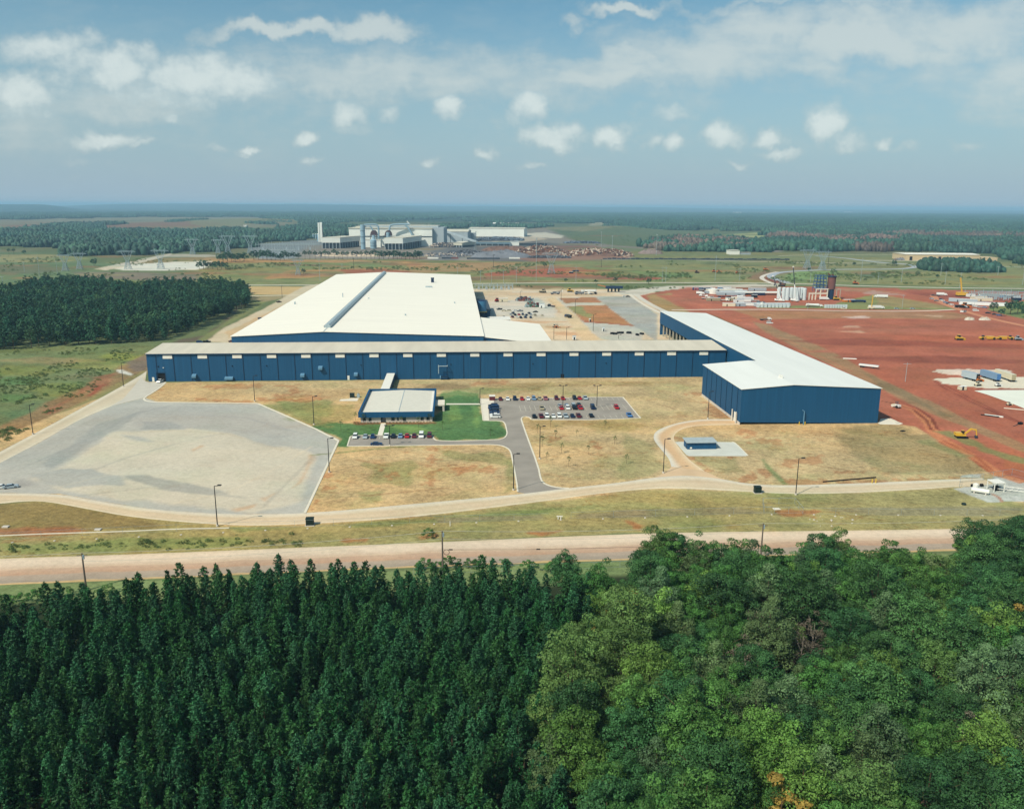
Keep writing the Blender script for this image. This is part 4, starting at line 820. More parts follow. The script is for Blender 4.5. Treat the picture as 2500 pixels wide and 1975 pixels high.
def pine_crown(name, H, Rr, mat, seed, nb=9, base=.36, dens=1., leaf=1.):
    g = np.random.default_rng(seed); C = []; tnt = []
    z = base * H
    while z < H * .985:
        t = max(0., (z / H - base) / (1 - base)); r = Rr * (1 - t ** 2.1) ** .8 * (.82 + .36 * g.random()) + .12
        n = max(3, int((5.5 - 1.5 * t) * dens)); a0 = g.random() * 6.3
        for k_ in range(n):
            a = a0 + k_ * 6.283 / n + g.normal(0, .25); rr = r * (.7 + .45 * g.random())
            for f in (1.0, .68, .38):
                if f < .5 and r < .9: continue
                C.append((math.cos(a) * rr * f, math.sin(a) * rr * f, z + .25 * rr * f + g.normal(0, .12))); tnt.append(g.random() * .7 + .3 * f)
        z += (.66 + .3 * g.random()) * (1 - .35 * t) * H / 15
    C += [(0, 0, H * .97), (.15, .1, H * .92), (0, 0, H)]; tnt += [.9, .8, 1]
    C = np.array(C); tnt = np.array(tnt); n = len(C)
    D = unit(g.normal(size=(n * nb, 3)) + np.array([0, 0, .55])); Cc = np.repeat(C, nb, 0)
    l = g.uniform(.5, .85, n * nb) * leaf; w = g.uniform(.24, .38, n * nb) * leaf
    out = Cc * np.array([1, 1, 0]); out = unit(out + 1e-4)
    Nn = unit(unit(g.normal(size=D.shape)) + out * .5 + np.array([0, 0, .35])); 
    V, F = quads(Cc + D * (l * .42)[:, None], Nn, D, w, l, g)
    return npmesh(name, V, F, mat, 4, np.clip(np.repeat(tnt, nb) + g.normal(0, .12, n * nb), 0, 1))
def leafy_crown(name, H, Rr, mat, seed, ncl=46, nl=80, base=.28, leaf=.42, sparse=0.):
    g = np.random.default_rng(seed); cz = H * (.5 + base / 2) ; rz = H * (1 - base) / 2
    cl = []
    for i in range(ncl):
        ph = i * 2.39996 + g.normal(0, .2); u = 1 - 1.45 * (i + .5) / ncl + g.normal(0, .05); u = max(-.55, min(1, u))
        s_ = math.sqrt(max(0, 1 - u * u)); k_ = g.uniform(.55, 1.04)
        cl.append((math.cos(ph) * s_ * Rr * k_, math.sin(ph) * s_ * Rr * k_, cz + u * rz * k_ * (1 + .20 * g.normal())))
    cl = np.array(cl); r = g.uniform(.16, .30, ncl) * Rr * (1.05 - .2 * sparse); n = ncl * nl
    D = unit(g.normal(size=(n, 3)) + np.array([0, 0, .5])); rep = np.repeat(np.arange(ncl), nl)
    rad = r[rep] * g.uniform(.72, 1.12, n); C = cl[rep] + D * rad[:, None] * np.array([1.15, 1.15, .8])
    Nn = unit(D * 1.3 + g.normal(size=(n, 3)) * .5); T = unit(g.normal(size=(n, 3)))
    l = g.uniform(.75, 1.25, n) * leaf; w = l * g.uniform(.6, .85, n)
    V, F = quads(C, Nn, T, w, l, g); ct = g.uniform(.2, .8, ncl)
    return npmesh(name, V, F, mat, 4, np.clip(ct[rep] + g.normal(0, .15, n), 0, 1))
def trunk_mesh(name, H, r, limbs, seed, mat=BARK):
    g = random.Random(seed); b = MB(); b.cyl((0, 0, -.3), (g.uniform(-.2, .2), g.uniform(-.2, .2), H * .55), r, r * .6, 7); b.cyl((0, 0, H * .5), (g.uniform(-.3, .3), g.uniform(-.3, .3), H * .93), r * .6, .04, 6)
    for i in range(limbs):
        a = i * 2.4 + g.random(); z = H * g.uniform(.35, .75); q = H * g.uniform(.14, .26)
        p = Vector((0, 0, z)); e = Vector((math.cos(a) * q, math.sin(a) * q, z + q * .8)); b.cyl(p, e, r * .38, r * .1, 5)
    return b.mesh(name, mat)
PINEM = leafmat('pine_needles', (.011, .070, .017), .55, .12, (.030, .096, .024))
PINE2 = leafmat('pine_needles_blue', (.028, .106, .040), .5, .12, (.020, .086, .030))
LG1 = leafmat('leaf_green', (.056, .165, .034), .48, .24, (.088, .190, .040)); LG2 = leafmat('leaf_olive', (.125, .205, .054), .45, .24, (.095, .18, .045))
LG3 = leafmat('leaf_dark', (.034, .108, .034), .48, .2, (.056, .135, .036)); LG4 = leafmat('leaf_bright', (.110, .245, .045), .45, .26, (.150, .255, .050))
LG5 = leafmat('leaf_yellow', (.30, .25, .05), .45, .3, (.36, .24, .055)); LG6 = leafmat('leaf_brown', (.11, .092, .062), .4, .2, (.13, .105, .075)); LG7 = leafmat('leaf_grey_green', (.090, .165, .072), .45, .24, (.11, .170, .06))
def tree_thing(name, label, cat, crown, trunk, group):
    r = thing(name, label, cat, (0, 0, -500), 0, group)
    for nm, me in (('crown', crown), ('trunk', trunk)):
        o = bpy.data.objects.new(nm, me); COL.objects.link(o); o.parent = r
    return r
GP = 'pine trees in the foreground plantation'; GD = 'broadleaf trees in the foreground wood'
PROT = []
for i in range(6):
    H = (12.5, 13.5, 14, 13, 13.5, 12)[i]; PROT.append((H, pine_crown('crown', H, (1.35, 1.5, 1.65, 1.3, 1.75, 1.25)[i], PINE2 if i in (2, 5) else PINEM, 50 + i, 8, .36, 1., .72), trunk_mesh('trunk', H, .15, 0, i)))
pproto = [tree_thing('pine_tree', ('dark green pine standing in the dense foreground plantation', 'blue green pine standing in the dense foreground plantation')[i in (2, 5)], 'pine tree', c, t, GP) for i, (h, c, t) in enumerate(PROT)]
def gn_stuff(name, pts, rot, scl, idx, objs, kindname, mats=None):
    """one uncountable object: tree meshes of the given objects set on its points"""
    me = bpy.data.meshes.new(name); me.vertices.add(len(pts)); me.vertices.foreach_set('co', np.asarray(pts, np.float32).ravel())
    for nm, ty, val in (('rot', 'FLOAT', rot), ('scl', 'FLOAT', scl), ('idx', 'INT', idx)):
        a = me.attributes.new(nm, ty, 'POINT'); a.data.foreach_set('value', np.asarray(val, np.int32 if ty == 'INT' else np.float32))
    o = bpy.data.objects.new(name, me); COL.objects.link(o); o['kind'] = 'stuff'
    ng = bpy.data.node_groups.new(name + '_nodes', 'GeometryNodeTree'); ng.interface.new_socket('Geometry', in_out='INPUT', socket_type='NodeSocketGeometry'); ng.interface.new_socket('Geometry', in_out='OUTPUT', socket_type='NodeSocketGeometry')
    N = ng.nodes; L = ng.links; gi = N.new('NodeGroupInput'); go_ = N.new('NodeGroupOutput'); iop = N.new('GeometryNodeInstanceOnPoints'); gti = N.new('GeometryNodeGeometryToInstance')
    for ob in reversed(objs):
        oi = N.new('GeometryNodeObjectInfo'); oi.transform_space = 'ORIGINAL'; oi.inputs['Object'].default_value = ob; oi.inputs['As Instance'].default_value = True; L.new(oi.outputs['Geometry'], gti.inputs[0])
    def named(nm, ty):
        n = N.new('GeometryNodeInputNamedAttribute'); n.data_type = ty; n.inputs['Name'].default_value = nm; return n.outputs['Attribute']
    L.new(gi.outputs[0], iop.inputs['Points'])
    gtj = N.new('GeometryNodeJoinGeometry')
    for l_ in list(L):
        if l_.to_node == gti: L.remove(l_)
    for n in [n for n in N if n.bl_idname == 'GeometryNodeObjectInfo']: L.new(n.outputs['Geometry'], gtj.inputs[0])
    N.remove(gti); L.new(gtj.outputs[0], iop.inputs['Instance']); iop.inputs['Pick Instance'].default_value = True
    L.new(named('idx', 'INT'), iop.inputs['Instance Index']); cx = N.new('ShaderNodeCombineXYZ'); L.new(named('rot', 'FLOAT'), cx.inputs[2]); L.new(cx.outputs[0], iop.inputs['Rotation'])
    L.new(named('scl', 'FLOAT'), iop.inputs['Scale']); L.new(iop.outputs[0], go_.inputs[0])
    md = o.modifiers.new('instances', 'NODES'); md.node_group = ng; return o
def wpoly(px, z=0.): return [tuple(at(x, y, z)[:2]) for x, y in px]
def scatter(poly, sp, jit, seed, ang=0.):
    g = np.random.default_rng(seed); P = np.array(poly); c = P.mean(0); rad = np.abs(P - c).max() * 1.5
    n = int(2 * rad / sp) + 2; ii, jj = np.meshgrid(np.arange(n), np.arange(n)); x = (ii - n / 2) * sp; y = (jj - n / 2) * sp + (ii % 2) * sp / 2
    x = x + g.normal(0, jit * sp, x.shape); y = y + g.normal(0, jit * sp, y.shape)
    X = c[0] + x * math.cos(ang) - y * math.sin(ang); Y = c[1] + x * math.sin(ang) + y * math.cos(ang)
    k_ = inside(poly, X.ravel(), Y.ravel()) > 0; return np.stack([X.ravel()[k_], Y.ravel()[k_]], 1)
# foreground plantation
PPOLY = wpoly([(-330,1480),(-60,1462),(60,1448),(200,1430),(330,1412),(500,1398),(640,1378),(820,1374),(1000,1385),(1180,1384),(1300,1384),(1410,1398),(1480,1430),(1380,1530),(1335,1620),(1325,1700),(1370,1850),(1400,1990),(1400,2300),(-330,2300)], 12.3)
pts = scatter(PPOLY, 2.65, .17, 5, .42)
dist = np.hypot(pts[:, 0], pts[:, 1]); keep = (dist > 84) & (np.abs(pts[:, 0]) < .70 * pts[:, 1] + 18); pts = pts[keep]; dist = dist[keep]
gap = fbm(pts[:, 0] / 9, pts[:, 1] / 9, 91); keep = gap > .31; pts = pts[keep]; dist = dist[keep]
order = np.argsort(dist); pts = pts[order]
used = set(); rest = []
vis_d = 92
near_n = 0
for (x, y) in pts:
    i = rng.randrange(6) if rng.random() > .15 else rng.choice((2, 5)); H = PROT[i][0]; s_ = rng.uniform(.76, 1.14); rz = rng.uniform(0, 6.28)
    px, py = pxof((x, y, H * s_)); ok = -25 < px < 2525 and py < 1995
    if ok and near_n < 300:
        near_n += 1
        if i not in used: o = pproto[i]; o.location = (x, y, 0); o.rotation_euler = (0, 0, rz); used.add(i)
        else: o = dup(pproto[i], (x, y, 0), rz)
        o.scale = (s_, s_, s_)
    else: rest.append((x, y, rz, s_, i))
rest = np.array(rest)
crowns = [[c for c in r.children if c.name.startswith('crown')][0] for r in pproto]
for r in pproto:
    if r.location.z < -100: r.location = (-70, 100, 0)
gn_stuff('pine_plantation', np.c_[rest[:, 0], rest[:, 1], np.zeros(len(rest))], rest[:, 2], rest[:, 3], rest[:, 4].astype(int), crowns, 'pines')
# foreground broadleaf wood
DKIND = [('green', LG1, 17, 4.9), ('green', LG1, 16, 4.3), ('olive', LG2, 17, 4.8), ('dark green', LG3, 18, 5.0), ('bright green', LG4, 15, 4.6), ('grey green', LG7, 16, 4.8), ('green', LG4, 14, 3.8), ('dark green', LG3, 14, 3.8),
         ('golden yellow', LG5, 9.5, 2.2), ('brown thinly leaved', LG6, 16, 4.2)]
DPROT = []
for i, (cn, m_, H, Rr) in enumerate(DKIND):
    thin = i == 9
    c = leafy_crown('crown', H, Rr * .88, m_, 200 + i, 40 if thin else (30 if i == 8 else 62), 44 if thin else 140, .25, .30 if thin else .33, thin)
    t = trunk_mesh('trunk', H, .24, 12 if thin else 7, i, pm('pale_bark', (150, 138, 124), .9, var=.15) if thin else BARK)
    DPROT.append((H, Rr, tree_thing('yellow_tree' if i == 8 else 'broadleaf_tree', cn + ' broadleaf tree crowded in the foreground wood', 'tree', c, t, GD if i != 8 else 'golden yellow trees in the foreground wood')))
DPOLY = wpoly([(1385,1392),(1470,1372),(1555,1330),(1600,1296),(1700,1306),(1800,1296),(1880,1318),(1930,1290),(2050,1280),(2120,1320),(2200,1312),(2330,1330),(2390,1270),(2440,1250),(2560,1246),(2900,1260),(2900,2300),(1410,2300),(1400,1960),(1365,1850),(1330,1700),(1345,1620),(1395,1520),(1480,1430)], 16.5)
dp = scatter(DPOLY, 5.6, .22, 12, .2); dp = dp[(np.hypot(dp[:, 0], dp[:, 1]) > 84) & (np.abs(dp[:, 0]) < .66 * dp[:, 1] + 9)]

spec = [((1540, 1450), 8, .8), ((1478, 1492), 8, .75), ((1910, 1945), 8, 1.0), ((2485, 1510), 8, .9), ((2050, 1625), 8, .7), ((1990, 1500), 9, 1.), ((1870, 1480), 9, 1.05), ((1820, 1560), 9, 1.), ((1960, 1545), 9, .9), ((2400, 1740), 9, 1.), ((1720, 1770), 9, .8), ((2120, 1440), 9, .8), ((1490, 1650), 9, .8)]
for (pp, i, s_) in spec:
    H = DPROT[i][0]; q = at(pp[0], pp[1], H * s_ if i == 9 else 15.5); dp = dp[np.hypot(dp[:, 0] - q.x, dp[:, 1] - q.y) > (2.0 if i == 8 else 4.4)]
dused = set()
def put_d(i, x, y, s_, rz, label=None, z=0):
    r = DPROT[i][2]
    if i not in dused: dused.add(i); r.location = (x, y, z); r.rotation_euler = (0, 0, rz); o = r
    else: o = dup(r, (x, y, z), rz)
    o.scale = (s_, s_, s_ * rng.uniform(.92, 1.1))
    if label: o['label'] = label
    return o
for (pp, i, s_) in spec:
    H = DPROT[i][0]; hz_ = 16.5
    if i == 8: q = at(pp[0], pp[1], 15.5); put_d(8, q.x, q.y, s_ * 1.86, rng.uniform(0, 6))
    else: q = at(pp[0], pp[1], H * s_); put_d(9, q.x, q.y, s_, rng.uniform(0, 6))
for (x, y) in dp:
    n_ = fbm(np.array(x / 22), np.array(y / 22), 5); t = float(n_) + rng.gauss(0, .16)
    px, py = pxof((x, y, 16))
    if px > 2330 and py < 1560 and rng.random() < .8: i = 3
    elif t < .36: i = rng.choice((3, 7, 0))
    elif t < .5: i = rng.choice((0, 1, 5, 3))
    elif t < .6: i = rng.choice((2, 5, 0, 4))
    else: i = rng.choice((4, 6, 2, 1))
    if px < 1600 and 1480 < py < 1700: i = rng.choice((2, 4, 2))
    put_d(i, x, y, min(rng.choice((.66, .85, .95, 1.02, 1.1, 1.22)) * rng.uniform(.93, 1.07), 1.0 if py < 1420 else 2), rng.uniform(0, 6.28))
# taller pair standing up over the road edge
for (px, py, i, s_, z) in [(2476,1268,3,1.22,0),(2420,1300,3,1.1,0),(2500,1330,3,1.15,0),(1380,1352,7,1.0,0),(1405,1392,7,.8,0)]:
    H = DPROT[i][0]; q = at(px, py, H * s_); put_d(i, q.x, q.y, s_, 1.3 * px)
# roadside scrub
SCR = leafy_crown('foliage', 3.2, 2.1, LG1, 300, 14, 60, .05, .3); SCR2 = leafy_crown('foliage', 3.0, 2.0, LG7, 301, 14, 60, .05, .3)
so_ = bpy.data.objects.new('shrub', SCR); COL.objects.link(so_); sc_n = 0
for (px, py, s_) in [(1040,1392,1.2),(1070,1394,1.0),(1098,1384,1.2),(1024,1390,.8),(1150,1386,1.0),(1165,1384,.7),(1047,1312,1.0),(1235,1382,.8),(1290,1392,1.1),(90,1470,1.3),(160,1458,1.0),(40,1478,1.2),(260,1452,1.0),(320,1446,.8),(420,1430,.9),(0,1475,1.),(1350,1400,1.3)]:
    o = so_ if sc_n == 0 else so_.copy()
    if sc_n: COL.objects.link(o)
    o.location = at(px, py); o.scale = (s_, s_, s_ * .8); o.rotation_euler = (0, 0, sc_n); sc_n += 1
    tag(o, 'low green roadside shrub between the highway and the woods' if py > 1330 else 'low green shrub on the bank just above the highway', 'shrub', 'roadside shrubs' if py > 1330 else None)
# tall weeds on the bank of the ring road: uncountable
wp = []
g = np.random.default_rng(4)
for k_ in range(90):
    t = g.random(); x = t * 760 - 20; y = 1338 - t * 18 + g.normal(0, 6); q = at(x, y); wp.append((q.x, q.y))
for k_ in range(3600):
    x = g.uniform(-60, 330); y = g.uniform(850, 1080); q = at(x, y); 
    if y < 1095 - (x + 10) * .60 and (y > 846) and fbm(np.array(q.x / 14), np.array(q.y / 22), 8) > .5: wp.append((q.x, q.y))
wp = np.array(wp); wsrc = bpy.data.objects.new('weed_clump', leafy_crown('foliage', 3.2, 2.6, leafmat('weed_green', (.12, .19, .062), .4, .3, (.17, .20, .06)), 310, 12, 40, .02, .4)); COL.objects.link(wsrc); wsrc['kind'] = 'stuff'; wsrc.location = at(60, 960); wsrc.scale = (.4, .4, .3)
gn_stuff('weeds', np.c_[wp, np.zeros(len(wp)) - .35], g.uniform(0, 6, len(wp)), g.uniform(.16, .42, len(wp)), np.zeros(len(wp), int), [wsrc], 'weeds')
# ---- north-west wood
PWD = leafmat('wood_pine', (.022, .092, .048), .6, .15, (.040, .112, .052))
WP = [(14, pine_crown('crown', 14, 2.9, PWD, 400, 4, .2, .9, 2.0)), (15, leafy_crown('crown', 15, 4.0, LG3, 401, 26, 34, .2, .8)), (13, pine_crown('crown', 13, 2.8, PWD, 402, 4, .15, .9, 2.0)), (14, leafy_crown('crown', 14, 4.2, LG1, 403, 26, 34, .15, .8))]
LG3b = leafmat('wood_leaf', (.022, .082, .040), .5, .2, (.036, .098, .044)); WP[1][1].materials[0] = LG3b; WP[3][1].materials[0] = leafmat('wood_leaf_light', (.048, .128, .055), .5, .2, (.064, .134, .052))
wproto = [tree_thing('woodland_tree', ('dark pine', 'dark green broadleaf tree', 'blue green pine', 'green broadleaf tree')[i] + ' on the south edge of the north-west wood', 'tree', m_, trunk_mesh('trunk', h, .2, 3, 60 + i), 'trees on the edge of the north-west wood') for i, (h, m_) in enumerate(WP)]
NWP = [(-350,872),(-200,862),(0,857),(110,848),(250,842),(400,832),(440,815),(505,790),(560,770),(606,745),(608,728),(596,716),(420,712),(330,722),(250,708),(150,704),(80,706),(40,728),(-100,742),(-350,740)]
wq = scatter([tuple(at(x, y, 0)[:2]) for x, y in NWP], 6.6, .30, 33); wq = wq[np.argsort(np.hypot(wq[:, 0] + 150, wq[:, 1]))]
edge_d = inside([tuple(at(x, y, 0)[:2]) for x, y in NWP], wq[:, 0], wq[:, 1])
wused = set(); wrest = []; wn = 0
for (x, y), e in zip(wq, edge_d):
    i = rng.choice((0, 0, 1, 2, 3)) ; s_ = rng.uniform(.62, 1.28); rz = rng.uniform(0, 6.28); px, py = pxof((x, y, 0))
    if e < 9 and wn < 130 and 0 < px < 2500 and (py > 800 or px > 560):
        wn += 1
        if i in wused: o = dup(wproto[i], (x, y, 0), rz)
        else: o = wproto[i]; o.location = (x, y, 0); o.rotation_euler = (0, 0, rz); wused.add(i)
        o.scale = (s_,) * 3
    else: wrest.append((x, y, rz, s_, i))
wrest = np.array(wrest); wc = [[c for c in r.children if c.name.startswith('crown')][0] for r in wproto]
gn_stuff('north_west_wood', np.c_[wrest[:, 0], wrest[:, 1], np.zeros(len(wrest))], wrest[:, 2], wrest[:, 3], wrest[:, 4].astype(int), wc, 'wood')
# ---- young trees on the lawns
YT = [(4.6, leafy_crown('crown', 4.6, .85, LG7, 500, 12, 16, .3, .26, 1)), (4.0, leafy_crown('crown', 4.0, .7, LG1, 501, 10, 14, .3, .26, 1))]
yproto = [tree_thing('young_tree', 'x', 'young tree', m_, trunk_mesh('trunk', h, .06, 2, 90 + i), 'young trees planted on the lawns') for i, (h, m_) in enumerate(YT)]
ZY = lambda x, y: (1140 + x / 4.7, 920 + y / 4.7)
ylist = [(ZY(960,578), 'behind the white cars of the south parking row'), (ZY(815,650), 'just above the tall lamp beside the driveway'), (ZY(1018,715), 'in the second rank on the lawn by the driveway'), (ZY(1262,690), 'in the middle of the lawn, right of two others'), (ZY(1585,595), 'below the nearly empty end of the car park'), (ZY(1695,775), 'on the lawn towards the loop road'),
         (ZY(865,800), 'right beside the lamp on the driveway lawn'), (ZY(1088,875), 'in the third rank on the driveway lawn'), (ZY(1392,890), 'low on the open lawn with a patch of green below it'), (ZY(920,965), 'beside the foot of the tall driveway lamp'), (ZY(1168,1030), 'lowest on the lawn near the driveway'), (ZY(1830,1000), 'alone at the lower right of the driveway lawn'),
         ((888, 1034), 'at the left end of the office front'), ((980, 1033), 'in front of the middle of the office'), ((1022, 1044), 'on the grass below the office middle'), ((1081, 1050), 'on the grass below the office corner'), ((1048, 1032), 'by the right front corner of the office'), ((1198, 1066), 'near the curved kerb corner of the green lawn'), ((833, 1052), 'left of the office path on the green lawn'), ((868, 1026), 'beside the left side of the office')]
for k_, (q, l_) in enumerate(ylist):
    i = k_ % 2; p = at(*q); o = yproto[i] if k_ < 2 else dup(yproto[i], p); o.location = p; s_ = rng.uniform(.85, 1.25); o.scale = (s_,) * 3; o['label'] = 'thin young tree ' + l_
# clipped bushes along the office front
bs = leafy_crown('foliage', .9, .55, LG3, 510, 6, 12, .02, .2); k_ = 0
for x in [(505 + j * 42) / 28.3 for j in range(14)] + [(115 + j * 40) / 28.3 for j in range(8)]:
    o = bpy.data.objects.new('bush', bs); COL.objects.link(o); o.location = bf(-43 - 190 / 28.3 + .9 + x + .3, 354.4); o.rotation_euler = (0, 0, k_); k_ += 1
    tag(o, 'small round bush in the bed along the office front', 'bush', 'bushes along the office front')
# ---- scrub in the meadows: uncountable
mp_ = []; g = np.random.default_rng(44)
def scrub(poly, n, th):
    pw = np.array(wpoly(poly)); lo = pw.min(0); hi = pw.max(0); x = g.uniform(lo[0], hi[0], n); y = g.uniform(lo[1], hi[1], n)
    k_ = (inside(pw, x, y) > 0) & (fbm(x / 45, y / 70, 15) > th); mp_.append(np.stack([x[k_], y[k_]], 1))
scrub([(480,638),(1300,642),(1560,638),(2500,642),(2600,700),(1600,688),(1250,690),(700,692),(480,690)], 9000, .60); scrub([(1440,672),(1540,664),(1680,668),(1690,680),(1540,682)], 500, .4); scrub([(0,625),(600,640),(620,690),(0,715)], 3000, .62)
scrub([(2060,672),(2180,664),(2260,674),(2150,684)], 500, .38); scrub([(1240,700),(1450,700),(1700,705),(1450,708)], 240, .5); scrub([(1380,560),(1600,560),(1600,606),(1400,600)], 900, .55)
mp_ = np.concatenate(mp_); gn_stuff('scrub', np.c_[mp_, np.zeros(len(mp_)) - .3], g.uniform(0, 6, len(mp_)), g.uniform(.35, 1.0, len(mp_)), np.zeros(len(mp_), int), [wsrc], 'scrub')
# ---- scattered field trees and hedges in the middle distance
FT = [leafy_crown('crown', 10, 4.2, LG3b, 520, 22, 26, .08, .95), leafy_crown('crown', 14, 4.0, LG3b, 521, 20, 26, .42, .95), leafy_crown('crown', 9, 5.2, LG7, 522, 22, 26, .02, .95)]
fproto = [tree_thing('field_tree', 'x', 'tree', m_, trunk_mesh('trunk', (10, 14, 9)[i], .25, 3, 95 + i), 'trees standing in the fields') for i, m_ in enumerate(FT)]
flist = [(741,669,0,.75,'round dark bush tree in the meadow behind the hall'),(1381,690,0,.55,'small bush on the county road verge right of centre'),(1503,690,0,.7,'second bush on the county road verge'),(1584,695,0,.8,'bushy tree where the gravel road bends'),(1453,694,1,.4,'tiny pine on the verge of the county road'),
         (1330,660,1,.8,'dark pine beside the pylon foot'),(2183,650,0,1.0,'dark bush inside the loop road bend'),(2085,650,0,.7,'bush on the north side of the loop road'),(2035,670,2,.9,'bush right of the rusty tower'),(1975,663,0,.6,'bush against the loop road at the left'),(2240,673,2,.7,'left bush in the right meadow'),(2288,680,0,.6,'small bush in the right meadow'),
         (2395,662,0,1.4,'big dark tree, left of the pair in the right meadow'),(2432,662,0,1.5,'big dark tree, right of the pair in the right meadow'),(2495,656,0,1.4,'dark tree at the right edge above the farm road'),
         (2425,762,0,.95,'round tree beside the white site cabins'),(2445,772,0,.7,'smaller tree below the white site cabins'),(2466,768,0,1.35,'large tree at the right edge of the red site'),(2484,766,0,1.2,'second large tree at the right edge of the red site'),(2503,776,0,1.1,'tree cut by the right edge of the picture'),
         (22,622,1,.8,'lone pine in the far left meadow'),(34,622,1,.8,'second lone pine in the far left meadow'),(60,622,0,.9,'round tree beside the two far left pines'),(230,650,0,1.2,'bush by the far gravel track'),(324,678,0,.4,'small bush above the north-west wood')]
for k_, (px, py, i, s_, l_) in enumerate(flist):
    p = at(px, py); o = fproto[i] if not fproto[i].get('u') else dup(fproto[i], p, k_); fproto[i]['u'] = 1; o.location = p; o.scale = (s_,) * 3; o['label'] = l_
for f_ in fproto: del f_['u']
for o in bpy.data.objects:
    if 'u' in o.keys(): del o['u']
rk = 0
for x in [745,757,770,783,794,803,816,826,837,848,862,872,882,895,906,915]:
    o = dup(fproto[1], at(x, 633 + rng.uniform(-1, 1)), x); o.scale = (rng.uniform(.9, 1.25),) * 3; o['label'] = 'tall bare stemmed pine in the row before the mill'; o['group'] = 'row of pines before the mill'
for x in [926,937,948,960,970,980,990,1000,1010,1018,1025,705,716,728]:
    o = dup(fproto[0], at(x, 633.5 + rng.uniform(-1, 1)), x); o.scale = (rng.uniform(1.2, 1.7),) * 3; o['label'] = 'dark round tree in the row before the mill'; o['group'] = 'round trees before the mill'
for x in [487,497,508,520,531,541,551]:
    o = dup(fproto[0], at(x, 659 + rng.uniform(-1, 1)), x); o.scale = (rng.uniform(1.0, 1.5),) * 3; o['label'] = 'dark tree in the clump beside the white gravel pad'; o['group'] = 'clump beside the white gravel pad'
for x in [535,545,556,566,576,586,596,620,632,642,652,662,672,684,694]:
    o = dup(fproto[0], at(x, 640 - (x > 610) * 4 + rng.uniform(-2, 2)), x); o.scale = (rng.uniform(1.2, 1.9),) * 3; o['label'] = 'dark tree in the hedge line left of the mill trees'; o['group'] = 'hedge line left of the mill'
# ---- distant woods: groves of rough crowns
FARM = [leafmat('far_leaf', (.020, .062, .044), .55, 0, (.034, .080, .046)), leafmat('far_leaf_red', (.105, .085, .066), .4, 0, (.13, .088, .07))]
ICO = MB().ico((0, 0, 0), 1, 2); iv = np.array(ICO.v); if_ = np.array(ICO.f)
def grove(seed, mat, n=64, w=72):
    g = np.random.default_rng(seed); Vs = []; Fs = []; T = []; o_ = 0
    for k_ in range(n):
        x = (k_ % 8 - 3.5) * w / 8 + g.normal(0, 3); y = (k_ // 8 - 3.5) * w / 8 + g.normal(0, 3); r = g.uniform(3.2, 7); h = g.uniform(6, 17)
        d = 1 + .28 * (fbm(iv[:, 0] * 2.3 + k_ * 7, iv[:, 1] * 2.3 + iv[:, 2] * 2.9, seed) - .5) * 2; v = iv * d[:, None] * np.array([r, r, h * .62]) + np.array([x, y, h * .5])
        Vs.append(v); Fs.append(if_ + o_); o_ += len(v); T.append(np.clip(g.uniform(.1, .9) + g.normal(0, .22, len(if_)), 0, 1))
    return npmesh('grove', np.concatenate(Vs), np.concatenate(Fs), mat, 3, np.concatenate(T))
GV = [grove(600 + i, FARM[0]) for i in range(4)] + [grove(610, FARM[1])]
def far_wood(name, regions, sp, seed, redpoly=None):
    gobs = []
    g = np.random.default_rng(seed); P = []
    for rg, spx in regions: P.append(scatter(wpoly(rg), spx, .25, seed))
    P = np.concatenate(P); P = P[fbm(P[:, 0] / 210, P[:, 1] / 330, seed + 5) > .36]; n = len(P); idx = g.integers(0, 4, n)
    if redpoly is not None:
        for rp in redpoly: m_ = (inside(wpoly(rp), P[:, 0], P[:, 1]) > -20) & (g.random(n) < .75); idx[m_] = 4
    ks = [x for x in (0, 1, 2, 3, 4) if (idx == x).any()]
    zz = np.zeros(n)
    a = gn_stuff(name, np.c_[P, zz - 1], g.uniform(0, 6.28, n), g.uniform(.8, 1.25, n), idx, GOBJ, 'wood'); return a
# hidden-nowhere sources: one grove of each kind stands in the far woods itself
GOBJ = []
for i, m_ in enumerate(GV):
    o = bpy.data.objects.new('far_wood', m_); COL.objects.link(o); o['kind'] = 'stuff'; o.location = at((150, 420, 1500, 2200, 2300)[i], (585, 590, 530, 560, 560)[i]); GOBJ.append(o)
far_wood('distant_wood', [
  ([(-300,570),(0,572),(90,560),(250,568),(420,570),(560,566),(700,575),(760,585),(700,592),(600,600),(560,612),(470,618),(400,618),(300,622),(205,624),(150,606),(60,604),(-300,606)], 62),
  ([(-300,521),(0,522),(450,520),(640,521),(640,530),(300,532),(60,536),(-300,540)], 105),
  ([(640,521),(1200,521),(1260,524),(1000,540),(860,545),(760,552),(720,541),(640,532)], 95),
  ([(120,562),(230,556),(240,561),(140,566)], 60), ([(120,552),(300,549),(300,551),(120,555)], 60), ([(420,546),(500,540),(505,542),(430,549)], 60), ([(620,549),(705,543),(710,547),(630,553)], 60), ([(700,562),(760,556),(850,556),(850,572),(800,584),(760,588),(700,580)], 58), ([(1210,556),(1330,553),(1330,556),(1210,560)], 60), ([(1480,556),(1540,554),(1545,558),(1490,560)], 60), ([(1060,556),(1180,552),(1180,555),(1060,560)], 60)], 62, 21)
